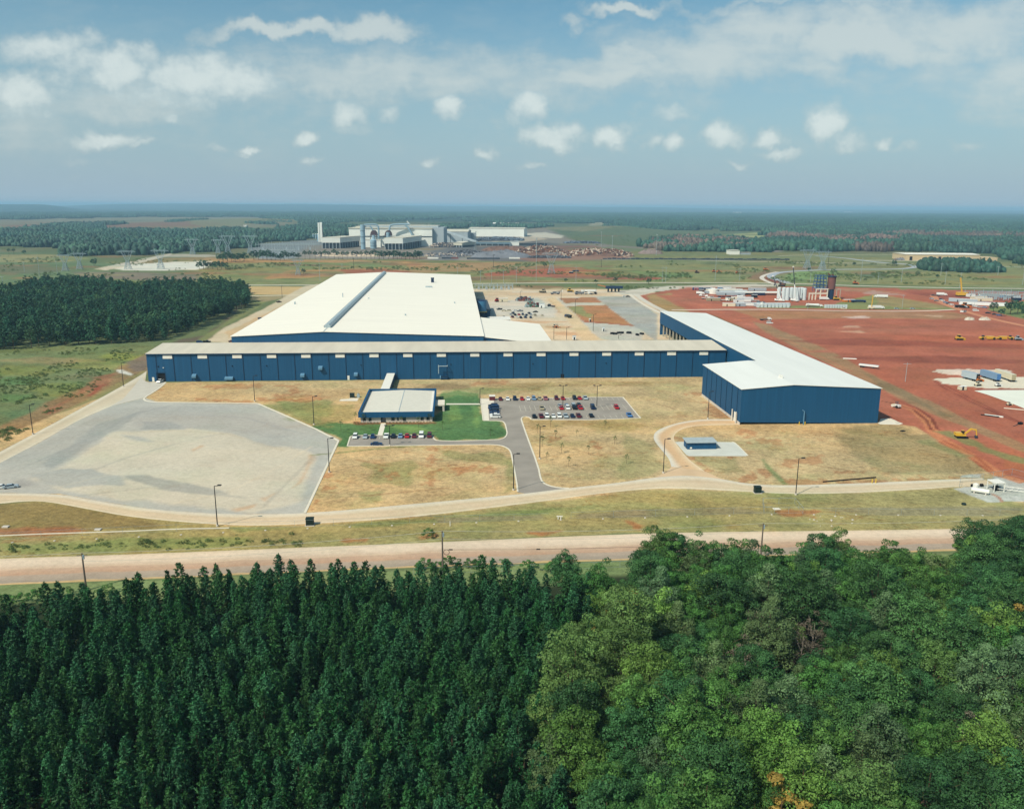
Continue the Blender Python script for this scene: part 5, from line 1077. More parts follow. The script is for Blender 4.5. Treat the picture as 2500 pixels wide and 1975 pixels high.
far_wood('distant_wood', [
  ([(1250,524),(1700,522),(2250,524),(2900,528),(2900,700),(2500,640),(2430,636),(2350,618),(2200,617),(1900,616),(1870,600),(1880,585),(1860,566),(1700,563),(1560,562),(1530,566),(1510,553),(1480,543),(1420,546),(1250,541),(1180,548),(1140,538)], 72),
  ([(1605,612),(1606,592),(1660,586),(1750,588),(1860,592),(1900,600),(1905,615),(1750,616)], 56),
  ([(2268,664),(2275,650),(2330,645),(2400,652),(2390,664)], 60)], 72, 22,
  [[(1632,615),(1640,590),(1790,586),(1790,612)], [(1890,578),(2130,585),(2130,600),(1900,590)], [(2160,572),(2600,580),(2600,592),(2160,580)], [(2100,610),(2160,604),(2160,616)]])
# ------------------------------------------------------------------ steel mill in the distance
MW_ = pm('mill_wall', (238, 238, 228), .7, var=.05, scale=.05, k=.85); MSH = pm('mill_wall_grey', (176, 186, 190), .7, var=.06, scale=.05)
MRF = pm('mill_roof', (212, 206, 186), .8, var=.06, scale=.04); MST = pm('mill_steel', (150, 178, 192), .5, var=.08); MDK = pm('mill_dark', (58, 66, 76), .8, var=.2)
RUST = pm('rust', (128, 70, 60), .85, var=.2, scale=.2); MBR = pm('mill_brown', (80, 52, 56), .8, var=.2)
def hgt(px, py, pyt): return height(px, py, pyt)
def frame_from(px0, px1, py):
    """ground point of left front corner, metres per px there"""
    a = at(px0, py); b = at(px1, py); return a, (b - a).length
# melt shop: big hall seen from its long side
wid = (at(1056, 600) - at(853, 600)).length; base = at(853, 600.5)
ms = thing('melt_shop', 'largest pale hall of the far steel mill with stepped roof', 'steel mill', base, -.03); hA = hgt(853, 600.5, 555)
b = MB(); b.box(0, wid, 0, 85, 0, hA * .93); b.build('wall', MW_, ms)
MB().box(wid + .01, wid + 26, 10, 85, 0, hA).build('side_wall', MSH, ms)
b = MB(); b.box(-1, wid + 1, -1.5, 86, hA * .93, hA * .97); b.box(35, wid + 10, 30, 80, hA * .97, hA * 1.1); b.build('roof', MRF, ms)
MB().box(0, wid, -.6, -.01, hA * .49, hA * .54).build('wall_band', MDK, ms); MB().box(34, wid + 11, 29.5, 29.98, hA * .98, hA * 1.08).build('roof_fascia', MSH, ms)
MB().box(12, 34, 20, 60, hA * .97, hA * 1.04).build('roof_monitor', MRF, ms)
def big(name, label, cat, px0, px1, py, pyt, depth, wall, roof, rot=0., rh=.06, open_=0., mono=0.):
    base = at(px0, py); w = (at(px1, py) - base).length; h = hgt((px0 + px1) / 2, py, pyt); t = thing(name, label, cat, base, rot)
    if open_:
        MB().box(0, w, 0, depth, h * open_, h).build('wall', wall, t)
        n = max(3, int(w / 14)); MB().box(1, w - 1, 2, depth - 1, 0, h * open_ * .98).build('interior', MDK, t)
        for k_ in range(n + 1): MB().box(k_ * (w - 1.2) / n, k_ * (w - 1.2) / n + 1.2, -.2, 1, 0, h * open_ - .01).build('column', MSH, t)
    else: MB().box(0, w, 0, depth, 0, h).build('wall', wall, t)
    b = MB(); extrx(b, [(-1, h + .01), (depth / 2, h * (1 + rh)), (depth + 1, h + .01)], -1, w + 1); b.build('roof', roof, t); return t, w, h
# open sheds running away from the viewer
def shed_dir(name, label, p0, p1, pf, ptop, nm='melt'):
    """front gable between p0 and p1 (px at ground), far end around pf"""
    A = at(*p0); B = at(*p1); Cc = at(*pf); w = (B - A).length; L_ = (Cc - B).length; ang = math.atan2(B.y - A.y, B.x - A.x); h = hgt(p0[0], p0[1], ptop)
    t = thing(name, label, 'open shed', A, ang); d = (Cc - B); d.normalize(); cx = d.x * math.cos(-ang) - d.y * math.sin(-ang); cy = d.x * math.sin(-ang) + d.y * math.cos(-ang)
    sx_ = cx * L_; sy_ = cy * L_
    def bx(x0, x1, z0, z1, nm_, m_, inset=0, f0=0., f1=1.):
        b = MB(); P = [(x0 + sx_ * f0, sy_ * f0), (x1 + sx_ * f0, sy_ * f0), (x1 + sx_ * f1, sy_ * f1), (x0 + sx_ * f1, sy_ * f1)]; b.prism(P, z0, z1); return b.build(nm_, m_, t)
    bx(0, w, h * .52, h * .96, 'wall', MW_); bx(-.8, w + .8, h * .961, h, 'roof', MRF); bx(1.5, w - 1.5, 0, h * .5, 'interior', MDK, 0, .02, .98)
    for k_ in range(9):
        f = k_ / 8.; MB().box(w + sx_ * f - 1.2, w + sx_ * f, sy_ * f - .6, sy_ * f + .6, 0, h * .519).build('column', MSH, t)
    for k_ in range(5): MB().box(k_ * (w - 1.2) / 5, k_ * (w - 1.2) / 5 + 1.2, -.3, 1.2, 0, h * .519).build('column', MSH, t)
    return t
shed_dir('open_shed', 'left pale roofed open shed of the far mill, beside the tall stack', (786, 607), (831, 607), (880, 601.5), 580)
shed_dir('open_shed', 'right pale roofed open shed of the far mill, before the melt shop', (939, 610), (984, 610), (1030, 602), 581)
big('bag_house', 'pale filter house behind the stack of the mill', 'mill building', 890, 930, 604, 586, 20, MW_, MRF)
def tower(name, label, cat, px, py, pyt, rpx, mat, parts=None, taper=1., rings=0):
    p = at(px, py); h = hgt(px, py, pyt); r = rpx / CF * p.length; t = thing(name, label, cat, p); MB().cyl((0, 0, 0), (0, 0, h), r, r * taper, 16).build('shell', mat, t)
    for k_ in range(rings): z = h * (k_ + 1) / (rings + 1); MB().cyl((0, 0, z), (0, 0, z + h * .012), r * 1.12, n=16).build('ring_platform', MDK, t)
    return t, h, r
tower('exhaust_stack', 'tall pale round stack in front of the melt shop', 'stack', 887, 609, 549, 5.6, MST, rings=3)
t, h, r = tower('air_column', 'tallest white column of the gas plant left of the mill', 'gas plant', 780, 591, 544, 2.2, MW_); b = MB(); b.box(r * 1.2, r * 3.6, -r, r, 0, h * 1.02); b.build('cold_box', MW_, t); MB().box(r * 3.601, r * 3.9, -r * .8, r * .8, h * .2, h * .9).build('ladder', MDK, t)
for px, py, pt, rr, w_ in [(765,580,572,1.7,'left'),(771,581,572,1.7,'middle'),(777,587,572,2.6,'right, larger')]:
    t, h, r = tower('storage_tank', w_ + ' small white tank at the gas plant left of the mill', 'tank', px, py + 3, pt, rr, MST); MB().ico((0, 0, h), r * .98, 2, sq=(1, 1, .5)).build('dome', MW_, t)
t, h, r = tower('dust_silo', 'round silo with cone top between the two open sheds', 'silo', 912, 607, 587, 7.5, MST, rings=2); MB().cyl((0, 0, h + .01), (0, 0, h * 1.28), r, r * .15, 16).build('cone_roof', MST, t)
# ducts looping over the roof
def duct(label, pts, rpx, y0=601.5, mat=MST):
    base = at(pts[0][0], y0); P = []; t = thing('exhaust_duct', label, 'duct', base); r = rpx / CF * base.length
    for (x, y) in pts: q = at(x, y0); P.append(Vector((q.x - base.x, q.y - base.y - 8, hgt(x, y0, y))))
    P = smooth(P, 1); b = MB()
    for p_, q_ in zip(P, P[1:]): b.cyl(p_, q_, r, n=10)
    b.build('pipe', mat, t); return t, r, base
duct('left looping grey duct against the melt shop wall', [(892,549),(918,548),(925,550),(927,558),(927,572),(926,584)], 2.0)
duct('slanting grey duct from the left arched hood up to the roof', [(914,566),(911,558),(906,552)], 1.8)
duct('right looping grey duct crossing the melt shop wall', [(953,580),(953,556),(957,549),(975,548),(1002,548)], 2.2)
duct('long slanting duct at the right end of the melt shop', [(1008,574),(1004,566),(998,555),(992,550)], 2.2)
duct('white pipe standing above the melt shop roof at its right', [(1003,549),(996,540)], 1.4, mat=MW_)
for px, lab in ((916, 'left'), (951, 'right')):
    p = at(px, 602.5); h = hgt(px, 602.5, 562); h0 = hgt(px, 602.5, 575); r = 8 / CF * p.length; t = thing('arched_hood', lab + ' dark brown arched canopy on the melt shop front', 'hood', Vector((p.x, p.y - 18, 0)))
    b = MB(); n = 10
    prof = [(math.cos(math.pi * i / n) * r, h0 + math.sin(math.pi * i / n) * (h - h0)) for i in range(n + 1)]; b.extr(prof, 0, 14); b.build('canopy', MBR, t); MB().cyl((0, -1, 0), (0, -1, h0 * (1.3 if px > 930 else 1.05)), r * .5, n=12).build('vessel', MST, t)
    for s_ in (-1, 1): MB().bar((s_ * r * .9, 1, 0), (s_ * r * .9, 1, h0), 1.2).build('post', MDK, t)
# long rolling hall to the right
t, w, h = big('rolling_hall', 'long white hall right of the melt shop in the far mill', 'steel mill', 1144, 1278, 577.5, 558, 120, MW_, MRF, -.10, .10)
big('end_hall', 'grey end hall joining the melt shop to the long white hall', 'mill building', 1082, 1142, 592, 566, 90, MSH, MRF, -.05, .2)
big('control_building', 'small pale block below the conveyor in the far mill', 'mill building', 1104, 1142, 590, 575, 26, MSH, MRF)
big('transfer_tower', 'grey box tower at the foot of the conveyor', 'mill building', 1148, 1162, 589, 569, 22, MSH, MSH, 0, .01)
t, w, h = big('arched_shed', 'tan arch roofed open shed in the mill yard', 'open shed', 1107, 1132, 604, 593, 60, MRF, MRF, -.5, .25, .45)
big('low_store', 'low white building with dark openings by the mill yard', 'mill building', 1063, 1087, 598, 592, 10, MW_, MRF, 0, .05)
big('long_shed', 'very long low blue grey open shed across the mill yard', 'open shed', 1158, 1245, 600, 592, 14, MST, MST, .0, .02, .6)
big('bright_store', 'small bright box building in the mill yard', 'mill building', 1246, 1267, 600, 590, 20, MW_, MW_, 0, .01)
big('dark_store', 'long dark low shed right of the bright box building', 'open shed', 1268, 1335, 600, 595, 14, MDK, MDK, 0, .02)
p = at(1068, 590); q = at(1165, 600); cv = thing('conveyor', 'long slanting conveyor gallery running down from the melt shop', 'conveyor', p); hh = hgt(1068, 590, 558)
MB().bar((0, 0, hh), (q.x - p.x, q.y - p.y, 8), 5, 4).build('gallery', MSH, cv)
for f in (.35, .65, .9): MB().bar(((q.x - p.x) * f, (q.y - p.y) * f, 0), ((q.x - p.x) * f, (q.y - p.y) * f, hh * (1 - f) + 8 * f - 2), 1.5).build('trestle', MDK, cv)
# heaps of scrap, slag and coils
def heap(name, label, cat, px, py, wpx, h, mats, seed, n=900, bit=2.0, dep=.5, shape=1.):
    """heap of loose material: uneven mound covered with lumps"""
    c = at(px, py); rx = wpx / CF * c.length / 2; ry = rx * dep; g = np.random.default_rng(seed); nx, ny = 60, 24
    u = np.linspace(-1, 1, nx); v = np.linspace(-1, 1, ny); U, Vv = np.meshgrid(u, v); e = np.clip(1 - np.abs(U) ** 2.6 - np.abs(Vv) ** 2.2, 0, 1)
    Zz = h * e ** .7 * (.55 + .9 * fbm(U * 6 * shape + seed, Vv * 3 + seed, seed)) ; P = np.stack([U * rx, Vv * ry, Zz - .2], -1).reshape(-1, 3); idx = np.arange(nx * ny).reshape(ny, nx)
    F = np.stack([idx[:-1, :-1], idx[:-1, 1:], idx[1:, 1:], idx[1:, :-1]], -1).reshape(-1, 4); b = MB(); b.add(P.tolist(), F.tolist(), 0)
    for k_ in range(n):
        uu, vv = g.uniform(-.95, .95), g.uniform(-.9, .9); ee = max(0, 1 - abs(uu) ** 2.6 - abs(vv) ** 2.2)
        z = h * ee ** .7 * (.55 + .9 * float(fbm(np.array(uu * 6 * shape + seed), np.array(vv * 3 + seed), seed))); s_ = bit * g.uniform(.4, 1.3); a = g.uniform(0, 3)
        d = Vector((math.cos(a) * s_, math.sin(a) * s_, g.uniform(-.4, .6) * s_)); c0 = Vector((uu * rx, vv * ry, z + s_ * .2)); b.bar(c0 - d, c0 + d, s_ * .8, s_ * .5, int(g.integers(0, len(mats))) if len(mats) > 1 else 0)
    o = b.build(name, mats); o.location = (c.x, c.y, 0); tag(o, label, cat); return o
SL = [pm('slag_grey', (122, 124, 130), .95, var=.2, scale=.05), pm('slag_dark', (70, 72, 80), .95, var=.2)]; SB = [pm('scrap_brown', (122, 92, 78), .95, var=.25, scale=.1), pm('scrap_pale', (226, 206, 184), .8, var=.15), pm('scrap_rust', (146, 96, 72), .9), pm('scrap_dark', (74, 62, 62), .9)]
heap('scrap_heap', 'long rusty scrap heap speckled with pale pieces, left part beside grey slag', 'scrap heap', 1320, 619, 120, 13, SB, 1, 1300, 2.4)
heap('scrap_heap', 'long rusty scrap heap speckled with pale pieces, right part behind the lamp masts', 'scrap heap', 1455, 624, 180, 11, SB, 2, 1500, 2.3)
heap('slag_heap', 'smooth grey slag heap left of the rusty scrap', 'slag heap', 1225, 628, 150, 11, [SL[0]], 3, 60, 1.5); heap('slag_heap', 'dark brown heap behind the grey slag heap', 'slag heap', 1240, 612, 130, 9, [SB[0]], 4, 60, 1.5)
heap('slag_heap', 'grey brown heap right of the scrap heaps', 'slag heap', 1588, 620, 60, 9, [pm('slag_brown', (142, 124, 116), .95, var=.2)], 5, 40, 1.5)
heap('slag_heap', 'low blue grey heap in the mill yard before the arched shed', 'slag heap', 1140, 622, 110, 7, SL, 6, 500, 2.0); heap('scrap_heap', 'dark mixed scrap below the melt shop', 'scrap heap', 1080, 604, 60, 8, [SL[1], SB[1], SL[0], SB[3]], 7, 600, 2.2)
heap('scrap_heap', 'dark row of scrap along the front of the rusty heap', 'scrap heap', 1340, 630, 110, 3.5, [SL[1], SL[0]], 8, 500, 1.8, .15); heap('coil_store', 'wide dark field of stacked steel before the long white hall', 'steel stock', 1220, 587, 120, 7, [SL[1], pm('steel_stock', (120, 134, 148), .8, var=.2)], 9, 1100, 3.2, .8)
heap('steel_stock', 'dark steel stock at the right of the mill yard', 'steel stock', 1420, 594, 90, 3.5, [SL[1], MATS['steel_stock']], 10, 400, 2.4, .5); heap('scrap_heap', 'dark scrap spread by the left part of the mill yard', 'scrap heap', 1085, 625, 110, 4, [SL[0], SB[1], SL[1]], 12, 500, 2.0, .5)
heap('scrap_heap', 'tan rubble heap behind the pine row', 'rubble heap', 870, 625, 200, 5, [pm('rubble', (206, 186, 160), .9, var=.2), SL[0], SB[1]], 13, 500, 2.0, .3)
for k_, (px, py, w_) in enumerate([(1057,632,26),(1090,632,22),(1110,632,18),(1160,633,40),(1200,633,40),(1256,632,26)]):
    a = at(px, py); o = MB().box(-w_ / 2 / CF * a.length, w_ / 2 / CF * a.length, -.6, .6, 0, 2.6).build('retaining_wall', (WHITE if k_ in (0, 5) else RUST if k_ == 2 else MDK)); o.location = a
    tag(o, ('pale', 'dark', 'rusty', 'dark', 'dark', 'white')[k_] + ' low wall segment ' + ('farthest left', 'second from left', 'third from left', 'fourth from left', 'fifth from left', 'farthest right')[k_] + ' along the front of the mill yard', 'low wall')
b = MB(); o = thing('steel_stock', 'long dark stack of billets along the rail track', 'steel stock', at(1700, 634))
for k_ in range(40): x = -170 + k_ * 8.5; MB().box(x, x + 7, -4, 3, .1, 1.6 + (k_ * 7 % 5) * .25).build('billet_stack', MDK, o)
t, w, h = big('depot', 'white flat roofed depot in the field right of the scrap heaps', 'depot', 1782, 1805, 622, 611.5, 30, WHITE, MRF, 0, .03)
big('depot_annex', 'low grey annex at the right side of the white depot', 'shed', 1806, 1832, 622, 617, 16, MSH, MRF, 0, .03)
t, w, h = big('tan_warehouse', 'long tan warehouse with white roof before the right woods', 'warehouse', 2211, 2380, 636, 621.5, 60, pm('tan_wall', (216, 190, 150), .8, var=.05), WROOF, -.03, .12)
for f in (.05, .33, .44): MB().box(w * f, w * f + 5, -.3, -.01, 0, 7).build('doorway', DARK, t)
MB().box(w + .01, w + 34, 4, 40, 0, h * .55).build('side_wing', MATS['tan_wall'], t)
heap('earth_heap', 'dark heaps of soil before the tan warehouse', 'soil heap', 2230, 635, 90, 4.5, [SL[0], SB[0]], 14, 60, 1.5, .3)
# tiny white farm sheds beyond the mill
for k_, (px, py, w_) in enumerate([(1142,547,13),(1180,549,8),(1204,548,6),(1221,549,9),(1240,549,9),(1257,549,9),(1190,545,7),(1162,546,6)]):
    a = at(px, py); ww = w_ / CF * a.length; t = thing('farm_shed', 'small white roofed farm shed beyond the mill, ' + ('the longest, at left', 'fourth from the right end', 'tiny one left of the pair', 'third from the right end', 'second from the right end', 'at the right end', 'set back behind the others', 'just right of the longest')[k_], 'shed', a, 0, 'farm sheds beyond the mill')
    MB().box(0, ww, 0, ww * .8, 0, 4).build('wall', MSH, t); b = MB(); extrx(b, [(-1, 4.01), (ww * .4, 9), (ww * .8 + 1, 4.01)], -1, ww + 1); b.build('roof', WHITE, t)
for k_, (px, py, w_) in enumerate([(370,578,6),(443,579,9),(425,579,6),(595,555,7),(1328,525,14),(1355,524,20),(1790,520,20),(1850,521,24),(2030,517,26),(2060,519,20),(165,566,8)]):
    a = at(px, py); ww = w_ / CF * a.length; t = thing('farm_house', 'distant white building ' + ('in the left tree belt, leftmost', 'in the left tree belt, brightest', 'in the left tree belt, beside the brightest', 'in the meadow before the left horizon', 'in the woods above the mill, left', 'in the woods above the mill, right', 'in the right woods near the horizon, left of two', 'in the right woods near the horizon, right of two', 'at the far right horizon, longer', 'at the far right horizon, shorter', 'at the far left beside the red field')[k_], 'building', a)
    MB().box(0, ww, 0, 15, 0, (12 if py < 540 else 7)).build('wall', WHITE, t); MB().box(-1, ww + 1, -1, 16, (12 if py < 540 else 7) + .01, (13.5 if py < 540 else 8.5)).build('roof', WHITE, t)
# ------------------------------------------------------------------ masts, pylons, lamps, lines, fences
STEELP = pm('pylon_steel', (156, 172, 178), .5, var=.08); PALEP = pm('pale_pole', (168, 180, 180), .6, var=.06); DPOLE = pm('dark_pole', (40, 40, 42), .6, var=.1); WOODP = pm('pole_wood', (112, 100, 90), .9, var=.2, scale=2)
def lattice(b, z0, z1, w0, w1, n, t):
    for i in range(n):
        a0 = z0 + (z1 - z0) * i / n; a1 = z0 + (z1 - z0) * (i + 1) / n; q0 = w0 + (w1 - w0) * i / n; q1 = w0 + (w1 - w0) * (i + 1) / n
        c0 = [(-q0, -q0), (q0, -q0), (q0, q0), (-q0, q0)]; c1 = [(-q1, -q1), (q1, -q1), (q1, q1), (-q1, q1)]
        for k_ in range(4):
            b.bar((*c0[k_], a0), (*c1[k_], a1), t * 1.5); j = (k_ + 1) % 4; b.bar((*c0[k_], a0), (*c1[j], a1), t); b.bar((*c0[j], a0), (*c1[k_], a1), t); b.bar((*c1[k_], a1), (*c1[j], a1), t)
def pylon(px, py, pyt, label, rot=.1):
    p = at(px, py); h = hgt(px, py, pyt); t = thing('transmission_pylon', label, 'pylon', p, rot, 'lattice pylons of the power line'); th = max(.18, p.length * .00016)
    b = MB(); lattice(b, 0, h * .42, h * .15, h * .055, 4, th); b.build('lower_body', STEELP, t)
    b = MB()
    for s_ in (-1, 1):
        for d in (-.04, .04):
            b.bar((s_ * h * .055, d * h, h * .42), (s_ * h * .26, d * h, h * .86), th * 1.6); b.bar((s_ * h * .01, d * h, h * .50), (s_ * h * .13, d * h, h * .86), th); b.bar((s_ * h * .10, d * h, h * .56), (s_ * h * .06, d * h, h * .60), th); b.bar((s_ * h * .17, d * h, h * .70), (s_ * h * .09, d * h, h * .73), th)
        b.bar((s_ * h * .055, 0, h * .42), (s_ * h * .01, 0, h * .5), th)
    b.build('upper_body', STEELP, t); b = MB()
    for d in (-.04, .04): b.bar((-h * .42, d * h, h * .86), (h * .42, d * h, h * .86), th * 1.4); b.bar((-h * .30, d * h, h * .9), (h * .30, d * h, h * .9), th * 1.4); b.bar((-h * .42, d * h, h * .86), (-h * .30, d * h, h * .9), th); b.bar((h * .42, d * h, h * .86), (h * .30, d * h, h * .9), th)
    for k_ in range(-6, 7): b.bar((k_ * h * .045, -.04 * h, h * .86), ((k_ + .5) * h * .045, .04 * h, h * .9), th)
    b.build('cross_arm', STEELP, t)
    for s_ in (-1, 1): MB().bar((s_ * h * .22, 0, h * .9), (s_ * h * .26, 0, h), th * 1.4).build('peak', STEELP, t)
    return t
for a in [(471,622,580,'third pylon from the right in the left distance, above the white pad road'),(533,619,582,'pylon second of the three close together left of the mill'),(557,620,571,'tallest looking pylon behind its twin left of the mill'),(612,619,571,'pylon beside the left substation of the mill'),(393,657,606,'widest pylon standing over the white gravel pad'),(313,658,608,'pylon at the left end of the white gravel pad'),
          (195,658,614,'faint pylon in the left meadow, right of two'),(160,662,618,'faint pylon in the left meadow, left of two'),(728,671,631,'pylon in the meadow left of the hall roof'),(1346,669,612,'pylon in front of the rusty scrap heap'),(1970,657,605,'left pylon of the pair by the loop road'),(2007,660,609,'right pylon of the pair by the loop road')]: pylon(*a)
def mast(px, yt, yb, label, mat=PALEP, lights=False, nm='power_pole', grp='slender pale poles across the meadows'):
    p = at(px, yb); h = hgt(px, yb, yt); r = max(.16, p.length * .00021); t = thing(nm, label, 'pole' if nm == 'power_pole' else 'lamp mast', p, .07, grp); MB().cyl((0, 0, 0), (0, 0, h), r, r * .7, 8).build('shaft', mat, t)
    if lights: MB().cyl((0, 0, h - .8), (0, 0, h + .6), r * 4, n=10).build('lamp_ring', mat, t)
    else: b = MB(); b.bar((-2.2, 0, h * .93), (2.2, 0, h * .93), r); b.build('cross_arm', mat, t)
LA = 'slender pale pole standing in the open meadow'
for x, yt, yb in [(1406,650,690),(1617,651,690),(1625,651,690),(1745.5,624,686),(1805,654,687),(1260.5,651,690),(1978,657,690),(2101,630,687),(2143,665,692),(2296.5,642,672),(2307,662,695),(2343,665,702),(2436,651,672),(2496,657,696),(781,631,685),(835,644,656),(1117,653,671),(1173,660,690),(1200,660,696),(1229,660,691),(97,626,676),(8,674,703),(2200,655,690),(60,640,664),(140,636,668)]: mast(x, yt, yb, LA)
for x, yt, yb, l_ in [(1309,582,687,'tall pale pole standing left of the red meadow scars'),(1158,570,614,'pair of tall lamp masts by the arched shed, left'),(1162,566,616,'pair of tall lamp masts by the arched shed, right'),(1467,567,622,'tall lamp mast over the scrap heaps, right of the middle'),(1494,577,620,'slimmer lamp mast right of the scrap heap mast'),(1602,573,624,'tall lamp mast at the end of the scrap yard'),(1309,585,628,'lamp mast over the left scrap heap'),(1329,588,612,'short lamp mast behind the left scrap heap')]: mast(x, yt, yb, l_, PALEP, True, 'lamp_mast', 'lamp masts of the scrap yard')
for x, yt, yb, l_ in [(1204.6,621.5,655,'dark slim pole in the meadow before the slag heap'),(864,630,658,'dark slim pole in the meadow before the pine row'),(2021,609,656,'dark slim pole right of the two pylons by the loop road'),(1468,634,653,'dark short pole below the scrap heap'),(689,697,728,'dark pole by the road behind the hall'),(2210,885,932,'thin pale pole standing in the red earth beside the verge'),(2202,720,755,'thin pale pole beside the white haul road'),(1972,738,756,'thin pole on the verge of the haul road')]: mast(x, yt, yb, l_, DPOLE if 'dark' in l_ else PALEP, grp=None)
# ---- black street lamps on the site
LROW = [((531,1284.6),'beside the big gravel lot on the ring road',0,1),((1253.7,1196.6),'at the mouth of the driveway on the ring road',0,1),((1619.3,1154.8),'at the fork of the loop road',0,1),((1942.6,1208),'on the ring road right of the green box',0,1),((80.8,1060.5),'on the west road, nearer one',0,1),((301.7,944),'on the west road near the warehouse corner',0,1),((1317.7,1120.4),'beside the driveway on the lawn side',1,1),
 ((804,1153.5),'on the right edge of the gravel lot',1,1),((766.5,1037),'on the thin grass left of the office',1,1),((622,980),'on the lot edge before the long warehouse',1,1),((1728,1023),'beside the left wall of the corner warehouse',1,1),((1172,988),'on the grass beside the walk to the car park',1,.62)]
def lamp(label, p, h, two):
    t = thing('street_lamp', label, 'street lamp', p, PH, 'black street lamps of the plant'); MB().cyl((0, 0, .5), (0, 0, h), .17, .12, 8).build('pole', DPOLE, t); MB().cyl((0, 0, 0), (0, 0, .55), .42, .40, 10).build('base', FOUND, t)
    if two: MB().bar((-1.6, 0, h), (1.6, 0, h), .14).build('arm', DPOLE, t)
    for s_ in ((-1, 1) if two else (1,)): MB().box(s_ * 1.5 - .55, s_ * 1.5 + .55, -.3, .3, h + .08, h + .36).build('lamp_head', DPOLE, t)
    if not two: MB().bar((0, 0, h), (1.2, 0, h + .05), .14).build('arm', DPOLE, t)
for (q, l_, m_, s_) in LROW: lamp('black street lamp ' + l_, at(*q), 12.6 * s_, 0)
for q, l_, hh in [((952,1088.5),'between the two cars by the office lane',8.2),((1374,995),'in the middle row of the car park, left one',10.6),((1457,995),'in the middle row of the car park, right one',10.6)]: lamp('black twin armed street lamp ' + l_, at(*q), hh, 1)
for x, yt, yb, l_ in [(1352,800,831,'nearest the lean-to roof, thicker'),(1383,800,831,'right of the thicker one behind the long roof'),(1404,731,767,'on the left edge of the red island'),(1448,768,810,'at the lower edge of the red island'),(1370,706,735,'at the upper end of the yard road'),(1270,712,735,'behind the parked machines of the back yard'),(1455,695,715,'on the back road behind the yard'),(1510,818,829,'among the pallets behind the long roof')]:
    lamp('black yard lamp ' + l_, at(x, yb), hgt(x, yb, yt), 0)
# ---- wooden power line beside the highway
WIRE = pm('pale_wire', (210, 204, 186), .5); BLKW = pm('black_cable', (18, 18, 20), .6)
U = [Vector(at(211, 1441)), Vector(at(1081, 1399)), Vector(at(1857, 1362))]; UH = [hgt(211, 1441, 1349.6), hgt(1081, 1399, 1296), hgt(1857, 1362, 1277)]
for i, (p, h, l_) in enumerate(zip(U, UH, ('leftmost, in front of the pines', 'in the middle, with a black cable coil', 'right one, half hidden by the broadleaf trees'))):
    t = thing('utility_pole', 'wooden utility pole beside the highway, ' + l_, 'utility pole', p, .03, 'utility poles beside the highway'); MB().cyl((0, 0, 0), (0, 0, h), .26, .17, 8).build('pole', WOODP, t)
    if i != 1: MB().bar((-1.3, 0, h - .7), (1.3, 0, h - .7), .16).build('cross_arm', WOODP, t)
    MB().cyl((.3, 0, h - 1.6), (.3, 0, h - .5), .22, n=8).build('transformer', GALV, t)
    if i == 1:
        b = MB(); n = 22; zc = h * .50
        for k_ in range(n): a0 = 6.2832 * k_ / n; a1 = 6.2832 * (k_ + 1) / n; b.bar((1.05 + math.cos(a0) * .72, 0, zc + math.sin(a0) * .72), (1.05 + math.cos(a1) * .72, 0, zc + math.sin(a1) * .72), .1)
        b.build('cable_coil', BLKW, t)
def wire(a, b_, sag, r, name, label, mat, n=24):
    b = MB(); P = [a.lerp(b_, i / n) - Vector((0, 0, sag * 4 * (i / n) * (1 - i / n))) for i in range(n + 1)]
    for p_, q_ in zip(P, P[1:]): b.bar(p_, q_, r)
    o = b.build(name, mat); tag(o, label, 'power line')
L0 = U[0] + Vector((-90, -4, 0)); R0 = U[2] + Vector((95, 8, 0)); PTS = [L0, U[0], U[1], U[2], R0]; HS = [UH[0], UH[0], UH[1], UH[2], UH[2]]
for k_ in range(4):
    d = ('left of the leftmost pole', 'between the left and middle poles', 'between the middle and right poles', 'right of the right pole')[k_]
    wire(PTS[k_] + Vector((0, 0, HS[k_])), PTS[k_ + 1] + Vector((0, 0, HS[k_ + 1])), 1.0, .06, 'power_line', 'upper pale wire running ' + d, WIRE)
    if k_ in (1, 2): wire(PTS[k_] + Vector((0, 0, HS[k_] - 2.2)), PTS[k_ + 1] + Vector((0, 0, HS[k_ + 1] - 2.2)), 1.0, .05, 'power_line', 'lower pale wire running ' + d, WIRE)
a = U[1] + Vector((0, 0, UH[1] * .52 + .5)); b_ = U[2] + Vector((0, 0, UH[2] * .5)); wire(a, b_, .8, .05, 'cable', 'dark cable hanging low from the coil pole to the right', BLKW)
for f, l_ in ((.025, 'beside the coil on the pole'), (.29, 'hanging alone over the highway')):
    p = a.lerp(b_, f); o = MB().box(-.5, .5, -.12, .12, -.12, .12).build('cable_box', BLKW); o.location = p - Vector((0, 0, .8 * 4 * f * (1 - f))); tag(o, 'small black cable splice box ' + l_, 'cable box')
# ---- chain link fences
FENCE = pm('fence_steel', (150, 164, 166), .5, var=.05)
def fence(name, label, pxs, h=2.2, step=9., w=.045, base=True):
    P = [at(*p) for p in pxs]; t = thing(name, label, 'fence', P[0]); b = MB(); O = P[0]; n_ = 0; rp = MB()
    for a, c in zip(P, P[1:]):
        d = (c - a).length; m_ = max(1, int(d / step)); rp.bar(a - O + Vector((0, 0, h)), c - O + Vector((0, 0, h)), w); rp.bar(a - O + Vector((0, 0, .15)), c - O + Vector((0, 0, .15)), w * .6)
        for i in range(m_):
            q = a.lerp(c, i / m_) - O
            if n_ < 95: MB().cyl(q, q + Vector((0, 0, h)), w * .7, n=6).build('fence_post', FENCE, t); n_ += 1
    rp.build('rail', FENCE, t); return t
fence('chain_link_fence', 'long thin wire fence on the verge above the highway', [(-100,1322),(0,1318),(300,1303),(560,1291),(720,1287),(1000,1277),(1339,1269)], 2.1, 10)
